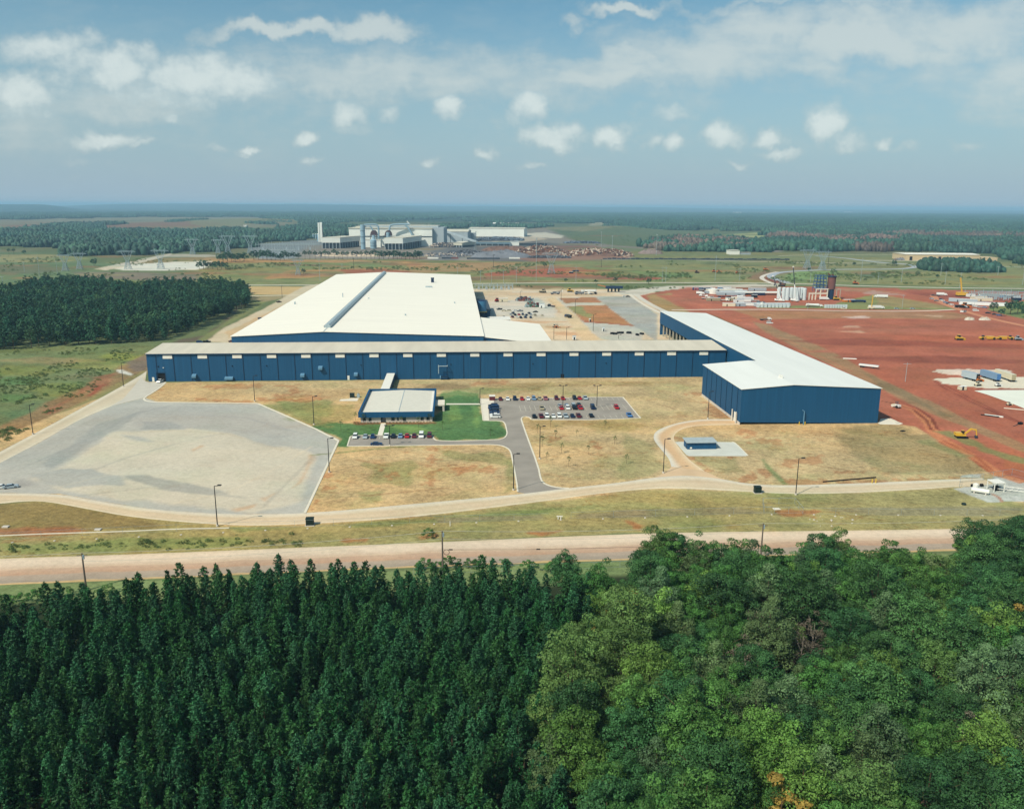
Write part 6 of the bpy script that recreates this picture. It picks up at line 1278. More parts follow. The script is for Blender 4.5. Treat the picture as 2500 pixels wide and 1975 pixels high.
fence('chain_link_fence', 'thin wire fence on the verge right of the fence gap', [(1394,1266),(1600,1260),(1885,1252)], 2.1, 10); fence('chain_link_fence', 'thin wire fence along the far right verge', [(1960,1255),(2200,1258),(2600,1260)], 2.1, 10)
fence('chain_link_fence', 'low wire fence between the highway and the woods', [(1010,1402),(1150,1398),(1300,1393),(1450,1388),(1700,1376)], 1.8, 6, .05); fence('chain_link_fence', 'fence round the metering yard', [(2342,1190),(2344,1178),(2400,1172),(2470,1160),(2540,1180)], 2.4, 4, .07)
fence('chain_link_fence', 'small square fence around a slab below the ring road', [(1862,1230),(1865,1252),(1890,1254),(1960,1253),(1940,1230),(1862,1230)], 2.0, 4, .06)
o = sheet('slab', [(1885,1240),(1900,1239),(1908,1244),(1890,1245)], .02, PALEC)
for k_ in range(24):
    x = 30 + k_ * 103; y = 1325 - x * .0265 - (8 if x > 700 else 0) * 0 ; y = np.interp(x, [0, 300, 720, 1340, 1900, 2500], [1326, 1313, 1291, 1270, 1256, 1259]); p = at(x, y); o = MB().cyl((0, 0, 0), (0, 0, .14), .34, .3, 8).build('post_footing', FOUND); o.location = p; tag(o, 'small round concrete footing in the grass of the verge', 'footing', 'concrete footings along the verge')
# ------------------------------------------------------------------ vehicles
TYRE = pm('tyre', (20, 20, 22), .9, var=.1); RIM = pm('rim', (150, 152, 154), .4)
CC = {'white': (240, 240, 234), 'black': (18, 20, 24), 'navy': (22, 36, 66), 'red': (176, 26, 32), 'maroon': (96, 24, 36), 'silver': (172, 184, 190), 'light blue': (120, 150, 178), 'blue': (70, 120, 178), 'tan': (170, 158, 128), 'dusty pink': (164, 100, 108), 'cream': (228, 216, 186), 'grey': (110, 116, 122), 'yellow': (226, 176, 52), 'orange': (214, 120, 46), 'green': (60, 100, 80), 'brown': (96, 64, 44), 'dark blue': (26, 56, 96)}
def paintm(c): return pm('paint_' + c.replace(' ', '_'), CC[c], .32, var=.03, spec=.5, k=.85)
def taper(b, x0, x1, y, z0, X0, X1, Y, z1, mi=0):
    vs = [(x0, -y, z0), (x1, -y, z0), (x1, y, z0), (x0, y, z0), (X0, -Y, z1), (X1, -Y, z1), (X1, Y, z1), (X0, Y, z1)]
    b.add(vs, [(0, 3, 2, 1), (4, 5, 6, 7), (0, 1, 5, 4), (1, 2, 6, 5), (2, 3, 7, 6), (3, 0, 4, 7)], mi)
_veh = {}
WHM = None
def wheel_mesh(r=.33, w=.22):
    b = MB(); b.cyl((0, -w / 2, 0), (0, w / 2, 0), r, n=14, mi=0); b.cyl((0, -w / 2 - .012, 0), (0, w / 2 + .012, 0), r * .55, n=10, mi=1); return b.mesh('wheel', [TYRE, RIM])
WHM = wheel_mesh()
def car(kind, colr, label, loc, rot, group, simple=False):
    key = (kind, colr); nm = {'sedan': 'parked_car', 'pickup': 'pickup_truck', 'suv': 'parked_car', 'van': 'parked_van'}[kind]; cat = {'sedan': 'car', 'pickup': 'pickup truck', 'suv': 'car', 'van': 'van'}[kind]
    if key not in _veh:
        m = paintm(colr); b = MB(); g = MB(); L2 = 2.35; W2 = .89
        if kind == 'sedan':
            b.extr([(-L2, .38), (-L2 - .04, .62), (-L2 + .08, .88), (-1.6, .95), (1.05, .95), (2.1, .80), (L2, .62), (L2, .32), (1.9, .24), (-1.9, .24)], -W2, W2); taper(g, -1.65, 1.1, .82, .951, -1.1, .45, .66, 1.36); taper(b, -1.12, .47, .67, 1.361, -1.02, .36, .62, 1.41)
        elif kind == 'suv':
            b.extr([(-L2, .42), (-L2, .98), (-2.2, 1.08), (1.2, 1.08), (2.2, .98), (L2, .7), (L2, .36), (2.0, .3), (-2.0, .3)], -.94, .94); taper(g, -2.25, 1.25, .88, 1.081, -2.05, .7, .76, 1.66); taper(b, -2.07, .72, .78, 1.661, -2.0, .6, .72, 1.74)
        elif kind == 'van':
            b.extr([(-2.6, .42), (-2.6, 1.2), (1.6, 1.2), (2.45, .98), (2.6, .7), (2.6, .36), (2.2, .3), (-2.2, .3)], -.98, .98); taper(g, -2.55, 1.65, .95, 1.201, -2.5, 1.0, .86, 1.8); taper(b, -2.52, 1.02, .88, 1.801, -2.45, .9, .82, 2.02)
        else:
            b.extr([(-2.65, .5), (-2.65, 1.0), (-.55, 1.0), (-.5, 1.05), (1.25, 1.05), (2.5, .95), (2.65, .7), (2.65, .4), (2.2, .34), (-2.3, .34)], -.96, .96)
            taper(g, -.5, 1.3, .88, 1.051, -.35, .72, .76, 1.62); taper(b, -.37, .74, .78, 1.621, -.3, .66, .74, 1.70)
            b.box(-2.62, -.52, -.96, -.86, 1.001, 1.22); b.box(-2.62, -.52, .86, .96, 1.001, 1.22); b.box(-2.65, -2.55, -.859, .859, 1.001, 1.22)
        _veh[key] = (b.mesh('body', m), g.mesh('windows', GLASS), 1.45 if kind != 'pickup' else 1.6)
    bm_, gm_, wx = _veh[key]
    if simple:
        k2 = key + ('s',)
        if k2 not in _veh:
            s_ = MB()
            for me, mi in ((bm_, 0), (gm_, 1)): s_.add([tuple(v.co) for v in me.vertices], [tuple(p.vertices) for p in me.polygons], mi)
            for x in (-wx, wx):
                for y in (-.82, .82): s_.cyl((x, y - .1, .33), (x, y + .1, .33), .33, n=8, mi=2)
            _veh[k2] = s_.mesh(nm, [paintm(colr), GLASS, TYRE])
        o = bpy.data.objects.new(nm, _veh[k2]); COL.objects.link(o); o.location = (loc[0], loc[1], .026); o.rotation_euler = (0, 0, rot); return tag(o, label, cat, group)
    t = thing(nm, label, cat, (loc[0], loc[1], .026), rot, group)
    for n_, me in (('body', bm_), ('windows', gm_)): o = bpy.data.objects.new(n_, me); COL.objects.link(o); o.parent = t
    for x in (-wx, wx):
        for y in (-.83, .83): o = bpy.data.objects.new('wheel', WHM); COL.objects.link(o); o.parent = t; o.location = (x, y, .33)
    return t
AWAY = PH + math.pi / 2; ORDN = ['first', 'second', 'third', 'fourth', 'fifth', 'sixth', 'seventh', 'eighth', 'ninth', 'tenth', 'eleventh', 'twelfth', 'thirteenth']
def row(v, items, rowname, head, group):
    for k_, (x, c, kd) in enumerate(items):
        p = bf(x, v); car(kd, c, f'{c} {"car" if kd in ("sedan", "suv") else kd}, {ORDN[k_]} from the left in the {rowname}', p, head, group)
def uu(x, y, z=.7): return uvof(at(1140 + x / 4.7, 920 + y / 4.7, z))[0]
GC = 'cars parked in the plant car park'
row(397.6, [(uu(385,252),'maroon','sedan'),(uu(468,252),'white','sedan'),(uu(550,252),'navy','suv'),(uu(632,252),'red','sedan'),(uu(704,252),'white','sedan'),(uu(770,252),'light blue','suv'),(uu(837,252),'tan','sedan'),(uu(905,252),'dusty pink','pickup'),(uu(1030,252),'maroon','suv'),(uu(1105,252),'red','sedan'),(uu(1240,252),'black','suv'),(uu(1300,252),'red','sedan'),(uu(1365,252),'silver','pickup')], 'back row of the car park', -math.pi / 2 + PH, GC)
row(382.6, [(uu(1065,325),'silver','sedan'),(uu(1145,325),'light blue','sedan'),(uu(1220,325),'silver','suv'),(uu(1283,325),'black','suv')], 'far side of the middle double row', AWAY, GC)
row(377.4, [(uu(862,362),'tan','pickup'),(uu(1088,362),'red','sedan'),(uu(1162,362),'white','suv'),(uu(1240,362),'black','suv'),(uu(1307,362),'red','pickup'),(uu(1448,358),'navy','van'),(uu(1718,352),'red','suv')], 'near side of the middle double row', AWAY + math.pi, GC)
row(362.2, [(uu(778,467),'black','sedan'),(uu(858,464),'maroon','pickup'),(uu(925,464),'white','suv'),(uu(1000,466),'white','sedan'),(uu(1070,466),'white','suv'),(uu(1142,462),'silver','pickup'),(uu(1222,466),'navy','sedan'),(uu(1293,464),'maroon','pickup'),(uu(1440,462),'black','sedan'),(uu(1873,450),'blue','pickup')], 'front row of the car park', AWAY + math.pi, GC)
for v, c, kd, l_ in [(383.4,'navy','suv','at the far end'),(379.0,'dark blue','van','second from the far end'),(374.6,'navy','suv','third from the far end'),(370.4,'dark blue','sedan','third from the near end'),(366.0,'white','sedan','second from the near end'),(362.4,'white','suv','at the near end')]: car(kd, c, f'{c} {"van" if kd == "van" else "car"} {l_} of the short column beside the lawn', bf(17.4, v), PH + math.pi, GC)
def u4(x, y=920): return uvof(at(840 + x / 4.914, 880 + y / 4.914, .7))[0]
row(332.0, [(u4(128),'white','suv'),(u4(250),'silver','sedan'),(u4(340),'dark blue','sedan'),(u4(500),'white','pickup'),(u4(587),'black','sedan'),(u4(672),'light blue','sedan'),(u4(752),'red','sedan'),(u4(838),'maroon','sedan'),(u4(924),'white','van'),(u4(1022),'maroon','suv')], 'row along the office path', AWAY + math.pi, 'cars parked in front of the office')
car('sedan', 'dark blue', 'dark blue car driving along the lane before the office', at(840 + 388 / 4.914, 880 + 1000 / 4.914, .6), PH, None)
car('sedan', 'silver', 'silver and dark car on the gravel lot at the left edge', at(26, 1187, .6), .45, None); car('sedan', 'white', 'white car cut by the left edge of the picture', at(3, 1188, .6), .45, None)
car('pickup', 'white', 'white pickup in the doorway of the long warehouse', bf(-158.6, 448.0), -AWAY, None)
# red and white storage box at the corner of the car park
t = thing('storage_box', 'small dark red storage box with white lid at the car park corner', 'storage box', at(1201.5, 976.5), PH); MB().box(-1.4, 1.4, -1.2, 1.2, .02, 2.0).build('box', paintm('maroon'), t); MB().box(-1.5, 1.5, -1.3, 1.3, 2.01, 2.3).build('lid', WHITE, t)
# second parking yard
L8 = [(380,368,'cream'),(440,368,'cream'),(530,370,'white'),(595,372,'grey'),(795,383,'black'),(500,403,'navy'),(470,418,'silver'),(527,424,'black'),(577,420,'red'),(627,416,'dark blue'),(677,424,'navy'),(713,405,'navy'),(736,418,'silver'),(790,427,'tan'),(885,430,'cream'),(380,457,'black'),(432,460,'white'),(492,452,'maroon'),(553,455,'white'),(602,460,'navy'),(660,457,'dark blue'),(732,458,'dark blue'),(665,447,'grey'),(320,350,'black')]
for k_, (x, y, c) in enumerate(L8):
    p = at(1160 + x / 5.405, 690 + y / 5.405, .7); car(('sedan', 'suv', 'sedan', 'pickup')[k_ % 4], c, f'{c} car in the dusty yard, ' + ('near row' if y > 440 else 'middle row' if y > 400 else 'back row') + f', {ORDN[sorted([q[0] for q in L8 if (q[1] > 440) == (y > 440) and (q[1] > 400) == (y > 400)]).index(x)]} from the left', p, AWAY + (math.pi / 2 if y < 400 else 0) + .1 * (k_ % 3), 'cars parked in the dusty yard', True)
car('sedan', 'white', 'white car on the grey road behind the yard', at(1160 + 1975 / 5.405, 690 + 181 / 5.405, .6), .1, None, True); car('sedan', 'black', 'black car on the grey road behind the yard', at(1160 + 2017 / 5.405, 690 + 182 / 5.405, .6), .1, None, True)
for x, y, c, r_, l_ in [(633,761,'navy',1.0,'pickup far up the road left of the white hall'),(634,778,'dark blue',.9,'car half hidden by the hall roof on the left road')]: pass
car('pickup', 'black', 'dark pickup far up the road left of the white hall', at(681, 737, .7), 1.0, None, True); car('suv', 'grey', 'grey car beside the left edge of the hall roof', at(636, 778, .7), 1.0, None, True)
car('sedan', 'maroon', 'red and white car at the left corner of the plant hall', at(566, 833, .7), .15, None, True); car('suv', 'dark blue', 'dark car behind the left end of the long warehouse', at(488, 835, .7), .1, None, True); car('pickup', 'black', 'black pickup behind the left end of the long warehouse', at(505, 834, .7), .3, None, True)
# ---- heavier vehicles from boxes and wheels
def wheels(t, xs, y, r, nm='wheel'):
    for x in xs:
        for s_ in (-1, 1): MB().cyl((x, s_ * y - .18, r), (x, s_ * y + .18, r), r, n=12).build(nm, TYRE, t)
def trailer(label, p, rot, colr, L=14., h=2.7, group=None, back='grey'):
    t = thing('box_trailer', label, 'trailer', p, rot, group); MB().box(-L / 2, L / 2, -1.25, 1.25, 1.15, 1.15 + h).build('box', paintm(colr), t); MB().box(-L / 2 + .3, L / 2 - .3, -.5, .5, .85, 1.14).build('chassis', MDK, t)
    wheels(t, (-L / 2 + 1.2, -L / 2 + 2.5), 1.0, .5); MB().box(L / 2 - 3, L / 2 - 2.7, -.9, .9, 0, .84).build('landing_leg', MDK, t); MB().box(-L / 2 - .04, -L / 2 - .002, -1.15, 1.15, 1.2, 1.05 + h).build('rear_door', paintm(back), t); return t
def truck(label, p, rot, cabc, bedc, bed='flat', L=8.):
    t = thing('truck', label, 'truck', p, rot); b = MB(); b.box(L / 2 - 2.2, L / 2, -1.15, 1.15, .7, 2.5); b.box(L / 2, L / 2 + .9, -1, 1, .7, 1.6); b.build('cab', paintm(cabc), t); MB().box(L / 2 + .002, L / 2 + .03, -1.0, 1.0, 1.65, 2.35).build('windscreen', GLASS, t)
    MB().box(-L / 2, L / 2 - 2.25, -.5, .5, .6, .95).build('chassis', MDK, t); bm = paintm(bedc)
    if bed == 'flat': MB().box(-L / 2, L / 2 - 2.3, -1.2, 1.2, .96, 1.15).build('bed', bm, t)
    elif bed == 'box': MB().box(-L / 2, L / 2 - 2.3, -1.2, 1.2, .96, 3.2).build('box', bm, t)
    elif bed == 'dump': b = MB(); taper(b, -L / 2 + .3, L / 2 - 2.4, 1.0, .96, -L / 2 - .3, L / 2 - 2.3, 1.4, 2.6); b.build('dump_body', bm, t)
    elif bed == 'mixer': MB().cyl((-L / 2 + .3, 0, 2.5), (L / 2 - 3.4, 0, 1.95), .75, 1.25, 14).build('drum', bm, t); MB().cyl((L / 2 - 3.39, 0, 1.95), (L / 2 - 2.4, 0, 1.8), 1.25, .7, 14).build('drum_front', bm, t); MB().bar((-L / 2 - .3, 0, 1.2), (-L / 2 + .3, 0, 3.4), .7, .7).build('chute', bm, t)
    elif bed == 'crane': MB().bar((L / 2 - 3, 0, 1.5), (-L / 2 - 1, 0, 2.6), .6, .6).build('boom', bm, t)
    wheels(t, (-L / 2 + 1, -L / 2 + 2.2, L / 2 - .4), 1.0, .5); return t
def excavator(label, p, rot, colr='yellow', s_=1.):
    t = thing('excavator', label, 'excavator', p, rot)
    for y in (-1.3, 1.3): b = MB(); b.extr([(-2.1, .1), (-2.3, .5), (-2.0, .95), (2.0, .95), (2.3, .5), (2.1, .1)], y - .3, y + .3); b.build('track', TYRE, t)
    MB().box(-1.2, 1.2, -.98, .98, .5, 1.05).build('undercarriage', MDK, t); y = paintm(colr); b = MB(); b.box(-2.7, 1.3, -1.35, 1.35, 1.06, 1.5); b.box(-2.7, -.3, -1.35, 1.35, 1.5, 2.35); b.build('house', y, t)
    b = MB(); taper(b, .0, 1.4, .45, 1.51, .1, 1.1, .42, 2.9); c = b.build('cab', GLASS, t); c.location.y = .85; MB().box(.05, 1.15, -.45, .45, 2.91, 3.0).build('cab_roof', y, c)
    b = MB(); b.bar((1.0, -.3, 1.8), (3.4, -.3, 4.1), .45, .6); b.bar((3.3, -.3, 4.05), (5.3, -.3, 3.7), .4, .55); b.build('boom', y, t); b = MB(); b.bar((5.2, -.3, 3.95), (5.7, -.3, 1.3), .35, .5); b.build('arm', y, t); b = MB(); taper(b, 5.1, 6.0, .45, .3, 5.2, 6.1, .5, 1.3); k_ = b.build('bucket', MDK, t); k_.location.y = -.3; t.scale = (s_,) * 3; return t
def roller(label, p, rot, colr='white'):
    t = thing('soil_roller', label, 'roller', p, rot); MB().cyl((1.6, -1.0, .75), (1.6, 1.0, .75), .75, n=16).build('drum', paintm('cream'), t); wheels(t, (-1.2,), .9, .7); b = MB(); b.box(-2.2, .2, -.8, .8, .8, 1.7); b.box(.3, 2.3, -1.1, -1.02, .5, 1.0); b.box(.3, 2.3, 1.02, 1.1, .5, 1.0); b.box(.2, .5, -1.1, 1.1, .5, 1.0); b.build('body', paintm(colr), t); MB().box(-.9, .3, -.7, .7, 2.6, 2.75).build('canopy', paintm('black'), t)
    for x in (-.85, .2):
        for y in (-.6, .6): MB().bar((x, y, 1.7), (x, y, 2.6), .1).build('canopy_post', MDK, t)
def bulldozer(label, p, rot, colr='yellow', s_=1.):
    t = thing('bulldozer', label, 'bulldozer', p, rot)
    for y in (-1.1, 1.1): b = MB(); b.extr([(-1.8, .1), (-2.0, .6), (-1.6, 1.1), (1.6, 1.0), (2.0, .5), (1.7, .1)], y - .28, y + .28); b.build('track', TYRE, t)
    b = MB(); b.box(-1.8, 1.8, -.8, .8, .7, 1.7); b.box(-1.9, -.9, -.8, .8, 1.7, 2.1); b.build('body', paintm(colr), t); MB().box(-1.1, .3, -.75, .75, 1.71, 2.9).build('cab', GLASS, t); MB().box(-1.2, .4, -.85, .85, 2.91, 3.05).build('cab_roof', paintm(colr), t); b = MB(); b.bar((2.5, -1.7, .7), (2.5, 1.7, .7), .25, 1.2); b.bar((1.5, -1.4, .5), (2.5, -1.4, .5), .2); b.bar((1.5, 1.4, .5), (2.5, 1.4, .5), .2); b.build('blade', paintm(colr), t); t.scale = (s_,) * 3
def scraper(label, p, rot):
    t = thing('earth_scraper', label, 'earth mover', p, rot); y = paintm('yellow'); b = MB(); taper(b, -3.6, 1.2, 1.4, .8, -4.0, 1.0, 1.5, 2.6); b.build('bowl', y, t); b = MB(); b.box(3.2, 6.4, -1.1, 1.1, 1.0, 2.2); b.bar((1.0, 0, 2.5), (3.6, 0, 2.3), .6, .5); b.build('tractor', y, t); MB().box(3.3, 4.6, -.8, .8, 2.21, 3.3).build('cab', GLASS, t); wheels(t, (-3.6, 4.6), 1.35, .95); MB().box(-6.2, -4.4, -1, 1, 1.0, 2.0).build('engine', y, t)
def crane(label, p, rot, L, colr='white', elev=1.3):
    t = thing('mobile_crane', label, 'crane', p, rot); b = MB(); b.box(-5, 5, -1.2, 1.2, .9, 1.7); b.box(4.0, 5.6, -1.2, 0, 1.7, 2.6); b.build('chassis', paintm(colr), t); MB().box(-2.5, .5, -1.2, 1.2, 1.71, 3.0).build('house', paintm(colr), t); wheels(t, (-4, -2.6, 2.6, 4), 1.0, .55)
    e = Vector((math.cos(elev) * L, 0, 2.6 + math.sin(elev) * L)); q = Vector((-1.0, 0, 2.6)); m_ = q.lerp(e, .45); MB().bar(q, m_, .7, .75).build('boom', paintm(colr), t); MB().bar(m_, e, .55, .6).build('boom_extension', MDK, t); MB().ico(e, .9, 1).build('boom_head', WHITE, t)
def container(label, p, rot, colr, L=12., w=3., h=3., name='container', cat='container', roofc=None, z=.25):
    t = thing(name, label, cat, p, rot); MB().box(-L / 2, L / 2, -w / 2, w / 2, z, h).build('box', paintm(colr) if isinstance(colr, str) else colr, t); b = MB(); extrx(b, [(-w / 2 - .1, h + .01), (0, h + .25), (w / 2 + .1, h + .01)], -L / 2 - .1, L / 2 + .1); b.build('roof', paintm(roofc or ('white' if colr != 'white' else 'silver')), t)
    MB().box(-L * .2, -L * .2 + 1, -w / 2 - .04, -w / 2 - .003, z, 2.2).build('door', GLASS, t); return t
P_ = lambda f, x, y, z=0: at(f[0] + x / f[2], f[1] + y / f[2], z)
F8 = (1160, 690, 5.405); FR = (1680, 690, 9.827); FT_ = (1860, 650, 8.007); FE = (2250, 690, 8.648); FS = (2250, 880, 8.648); FG = (2320, 1130, 12.01); FH = (2050, 660, 4.804)
truck('dark dump truck driving up the dusty yard road', P_(F8, 1228, 462), AWAY + .35, 'dark blue', 'black', 'dump', 9)
crane('dark crane truck parked at the far edge of the dusty yard', P_(F8, 1055, 155), .2, 8, 'grey', .1); bulldozer('yellow loader parked among machines at the far yard edge', P_(F8, 1250, 125), .2, 'yellow', 1.5)
truck('white cab truck in the row of machines at the far yard edge', P_(F8, 1375, 128), .1, 'white', 'black', 'flat', 9); trailer('low grey trailer before the white cab truck', P_(F8, 1375, 160), .1, 'grey', 10, 1.4)
trailer('long white trailer right of the white cab truck', P_(F8, 1520, 130), .1, 'white', 14, 1.7); truck('white pickup like truck before the long white trailer', P_(F8, 1480, 155), .1, 'white', 'white', 'flat', 6); truck('dark flat truck before the long white trailer', P_(F8, 1555, 156), .1, 'black', 'black', 'flat', 7)
bulldozer('tan loader at the left end of the machine row', P_(F8, 895, 135), 2.6, 'tan', 1.5)
t = thing('loading_rig', 'dark blue platform rig on legs at the end of the machine row', 'machine', P_(F8, 1825, 125), .1); MB().box(-9, 10, -2.5, 2.5, 4, 6.5).build('deck', MATS['dark_blue_steel'], t)
for x in (-6, -2, 2, 6): MB().box(x - .6, x + .6, -1.5, 1.5, 0, 3.99).build('leg', DARK, t)
MB().bar((-9, 0, 6), (-18, 0, 8), .8).build('arm', paintm('orange'), t)
container('small beige toilet cabin on the red island edge', P_(F8, 1513, 520), PH, 'cream', 1.4, 1.4, 2.6, 'toilet_cabin', 'toilet cabin'); container('white tank cabin on the gravel right of the yard lamp', P_(F8, 1692, 645), PH, 'white', 2, 2, 3, 'utility_cabin', 'cabin'); container('white cabin just behind the long roof', P_(F8, 1306, 758), PH, 'white', 2.4, 2, 3, 'utility_cabin', 'cabin')
roller('orange roller at the lean-to corner', P_(F8, 1085, 598), .3, 'orange'); bulldozer('small cream loader left of the orange roller', P_(F8, 1050, 588), .3, 'cream', .8)
truck('black flat truck at the yard road bend', P_(F8, 1010, 320), 2.6, 'black', 'black', 'flat', 7); bulldozer('red machine in the pipe yard', P_(F8, 295, 255), .4, 'red', 1.3); container('white crate at the right end of the steel stock', P_(F8, 880, 335), PH, 'white', 5, 3, 4, 'crate', 'crate')
bulldozer('red loader beside the steel stock', P_(F8, 830, 320), .4, 'red', 1.3); container('cream cabin beside the red machine', P_(F8, 370, 255), .2, 'cream', 9, 3, 3.5, 'site_cabin', 'cabin')
heap('steel_stock', 'tangled steel stock in the dusty yard', 'steel stock', 1160 + 740 / 5.405, 690 + 320 / 5.405, 22, 2.2, [FENCE, MATS['rust'], paintm('green')], 31, 150, 2.4, .5); heap('steel_stock', 'second tangle of steel sections farther back in the dusty yard', 'steel stock', 1160 + 650 / 5.405, 690 + 240 / 5.405, 34, 1.6, [FENCE, MATS['rust'], MDK], 32, 130, 2.4, .3)
for k_, (x, y, l_) in enumerate([(1812, 680, 'farthest left'), (1845, 685, 'second from left'), (1900, 672, 'third from left'), (1935, 672, 'fourth from left'), (2015, 670, 'fifth from left'), (2045, 672, 'sixth from left'), (2140, 697, 'seventh from left'), (2200, 685, 'farthest right')]):
    t = thing('pallet_stack', 'dark stack of material on the gravel behind the long warehouse, ' + l_, 'pallet stack', P_(F8, x, y), .3 * k_); MB().box(-1.8, 1.8, -1, 1, 0, .2).build('pallet', MDK, t); MB().box(-1.6, 1.6, -.9, .9, .2, 1.3).build('load', DARK, t)
# substation behind the hall
def frames(name, label, px0, px1, py, pyt, rows_, n, gap=14.):
    a = at(px0, py); b_ = at(px1, py); h = hgt(px0, py, pyt); t = thing(name, label, 'substation', a, math.atan2(b_.y - a.y, b_.x - a.x)); W_ = (b_ - a).length
    for r_ in range(rows_):
        for k_ in range(n): x = W_ * k_ / (n - 1); MB().cyl((x, r_ * gap, 0), (x, r_ * gap, h * (1 - .25 * (k_ % 2))), .35, n=6).build('post', PALEP, t)
        MB().bar((0, r_ * gap, h * .72), (W_, r_ * gap, h * .72), .5).build('beam', PALEP, t)
    for k_ in range(5): MB().box(W_ * (k_ + .5) / 5 - 1.4, W_ * (k_ + .5) / 5 + 1.4, gap * .4, gap * .4 + 2, 0, h * .4).build('transformer', MSH, t)
frames('substation', 'pale switchyard with posts just behind the white hall', 1160, 1252, 708, 694, 2, 11); frames('substation', 'grey switchyard left of the distant mill', 625, 770, 612, 592, 3, 12, 30); frames('substation', 'switchyard under construction at the right edge', 2403, 2520, 733, 716, 4, 11, 12)
frames('substation', 'second row of thin frames right of the mill yard pylons', 640, 720, 624, 606, 2, 7, 20)
# silos, tower, crane
SIL = pm('silo_white', (214, 224, 224), .6, var=.04, scale=.2)
for k_, (x, yb, yt, l_) in enumerate([(328, 640, 412, 'leftmost of the white silos'), (420, 655, 415, 'second of the white silos from the left'), (492, 668, 420, 'third of the white silos from the left'), (572, 640, 415, 'fourth white silo, behind the crane boom'), (640, 660, 415, 'fifth white silo, right of the crane boom'), (705, 668, 418, 'sixth white silo from the left'), (768, 640, 415, 'seventh white silo, set back'), (820, 662, 428, 'rightmost of the white silos')]):
    p = P_(FT_, x, yb); h = hgt(FT_[0] + x / FT_[2], FT_[1] + yb / FT_[2], FT_[1] + yt / FT_[2]); t = thing('silo', l_, 'silo', p, 0, 'row of white silos'); r = 37 / FT_[2] / CF * p.length; MB().cyl((0, 0, 0), (0, 0, h * .95), r, n=20).build('shell', SIL, t); MB().cyl((0, 0, h * .951), (0, 0, h), r, r * .4, 20).build('cap', SIL, t)
crane('white mobile crane with a tall dark boom over the silos', P_(FT_, 640, 690), 2.0, hgt(1940, 736, 658), 'white', 1.39); crane('white mobile crane with lowered boom at the left of the silos', P_(FT_, 350, 690), 2.6, 24, 'white', 1.2)
p = P_(FT_, 1110, 650); hT = hgt(FT_[0] + 1110 / 8.007, FT_[1] + 650 / 8.007, FT_[1] + 175 / 8.007); mpp = p.length / CF / 8.007; t = thing('kiln_tower', 'plant tower under construction with blue frame and rust red drum', 'tower', p, .05); b = MB()
cf = (170 * mpp)
for i in range(5):
    z0 = hT * (.34 + .13 * i); z1 = z0 + hT * .13; w_ = cf * (1 - .06 * i) * .62
    for x in (-w_, -w_ / 3, w_ / 3, w_):
        for y in (-w_ * .7, w_ * .7): b.bar((x, y, z0), (x, y, z1), .38)
    for y in (-w_ * .7, w_ * .7): b.bar((-w_, y, z1), (w_, y, z1), .42); b.bar((-w_, y, z0), (w_, y, z1), .25)
    for x in (-w_, w_): b.bar((x, -w_ * .7, z1), (x, w_ * .7, z1), .42)
b.build('blue_frame', pm('frame_blue', (44, 84, 140), .5), t)
for i in (1, 2, 3, 4): w_ = cf * .6 * (1 - .06 * i); MB().box(-w_, w_, -w_ * .7, w_ * .7, hT * (.34 + .13 * i) - .3, hT * (.34 + .13 * i)).build('deck', BLUEL if i > 1 else MATS['dark_blue_steel'], t)
MB().cyl((cf * 1.25, 0, hT * .43), (cf * 1.25, 0, hT * .93), cf * .42, n=20).build('drum', pm('rust_red_drum', (122, 78, 70), .75, var=.15, scale=.2), t); MB().cyl((cf * 1.25, 0, hT * .931), (cf * 1.25, 0, hT * .97), cf * .5, n=20).build('drum_rim', MATS['dark_blue_steel'], t); MB().cyl((cf * 1.25, 0, 0), (cf * 1.25, 0, hT * .429), cf * .34, n=14).build('drum_base', MATS['dark_blue_steel'], t)
b = MB()
for z_, x0, x1 in ((hT * .24, -cf * 1.3, cf * .7), (hT * .42, -cf * .62, cf * .75)): b.box(x0, x1, -cf * .5, -cf * .35, z_, z_ + 1.1)
for x in (-cf * 1.3, -cf * .95, -cf * .6, -cf * .1, cf * .65): b.box(x, x + .8, -cf * .52, -cf * .36, 0, hT * (.24 if x < -cf * .7 else .42))
b.build('concrete_frame', PALEC, t); MB().box(cf * .76, cf * 2.2, -cf * .3, cf * .3, hT * .42, hT * .43).build('gangway', COLM, t)
for x in (cf * 1.75, cf * 2.15): MB().box(x, x + .6, -cf * .3, -cf * .3 + .6, 0, hT * .419).build('gangway_leg', COLM, t)
MB().box(-cf * .5, cf * .5, -cf * .3, cf * .3, hT * .432, hT * .52).build('machinery', GALV, t)
for (x, y, a_, b2) in [(1.05, 0, .97, 1.07), (1.45, .1, .97, 1.02)]: MB().bar((cf * x, 0, hT * a_), (cf * (x - .25), 0, hT * b2), 1.0).build('hopper_arm', RUST, t)
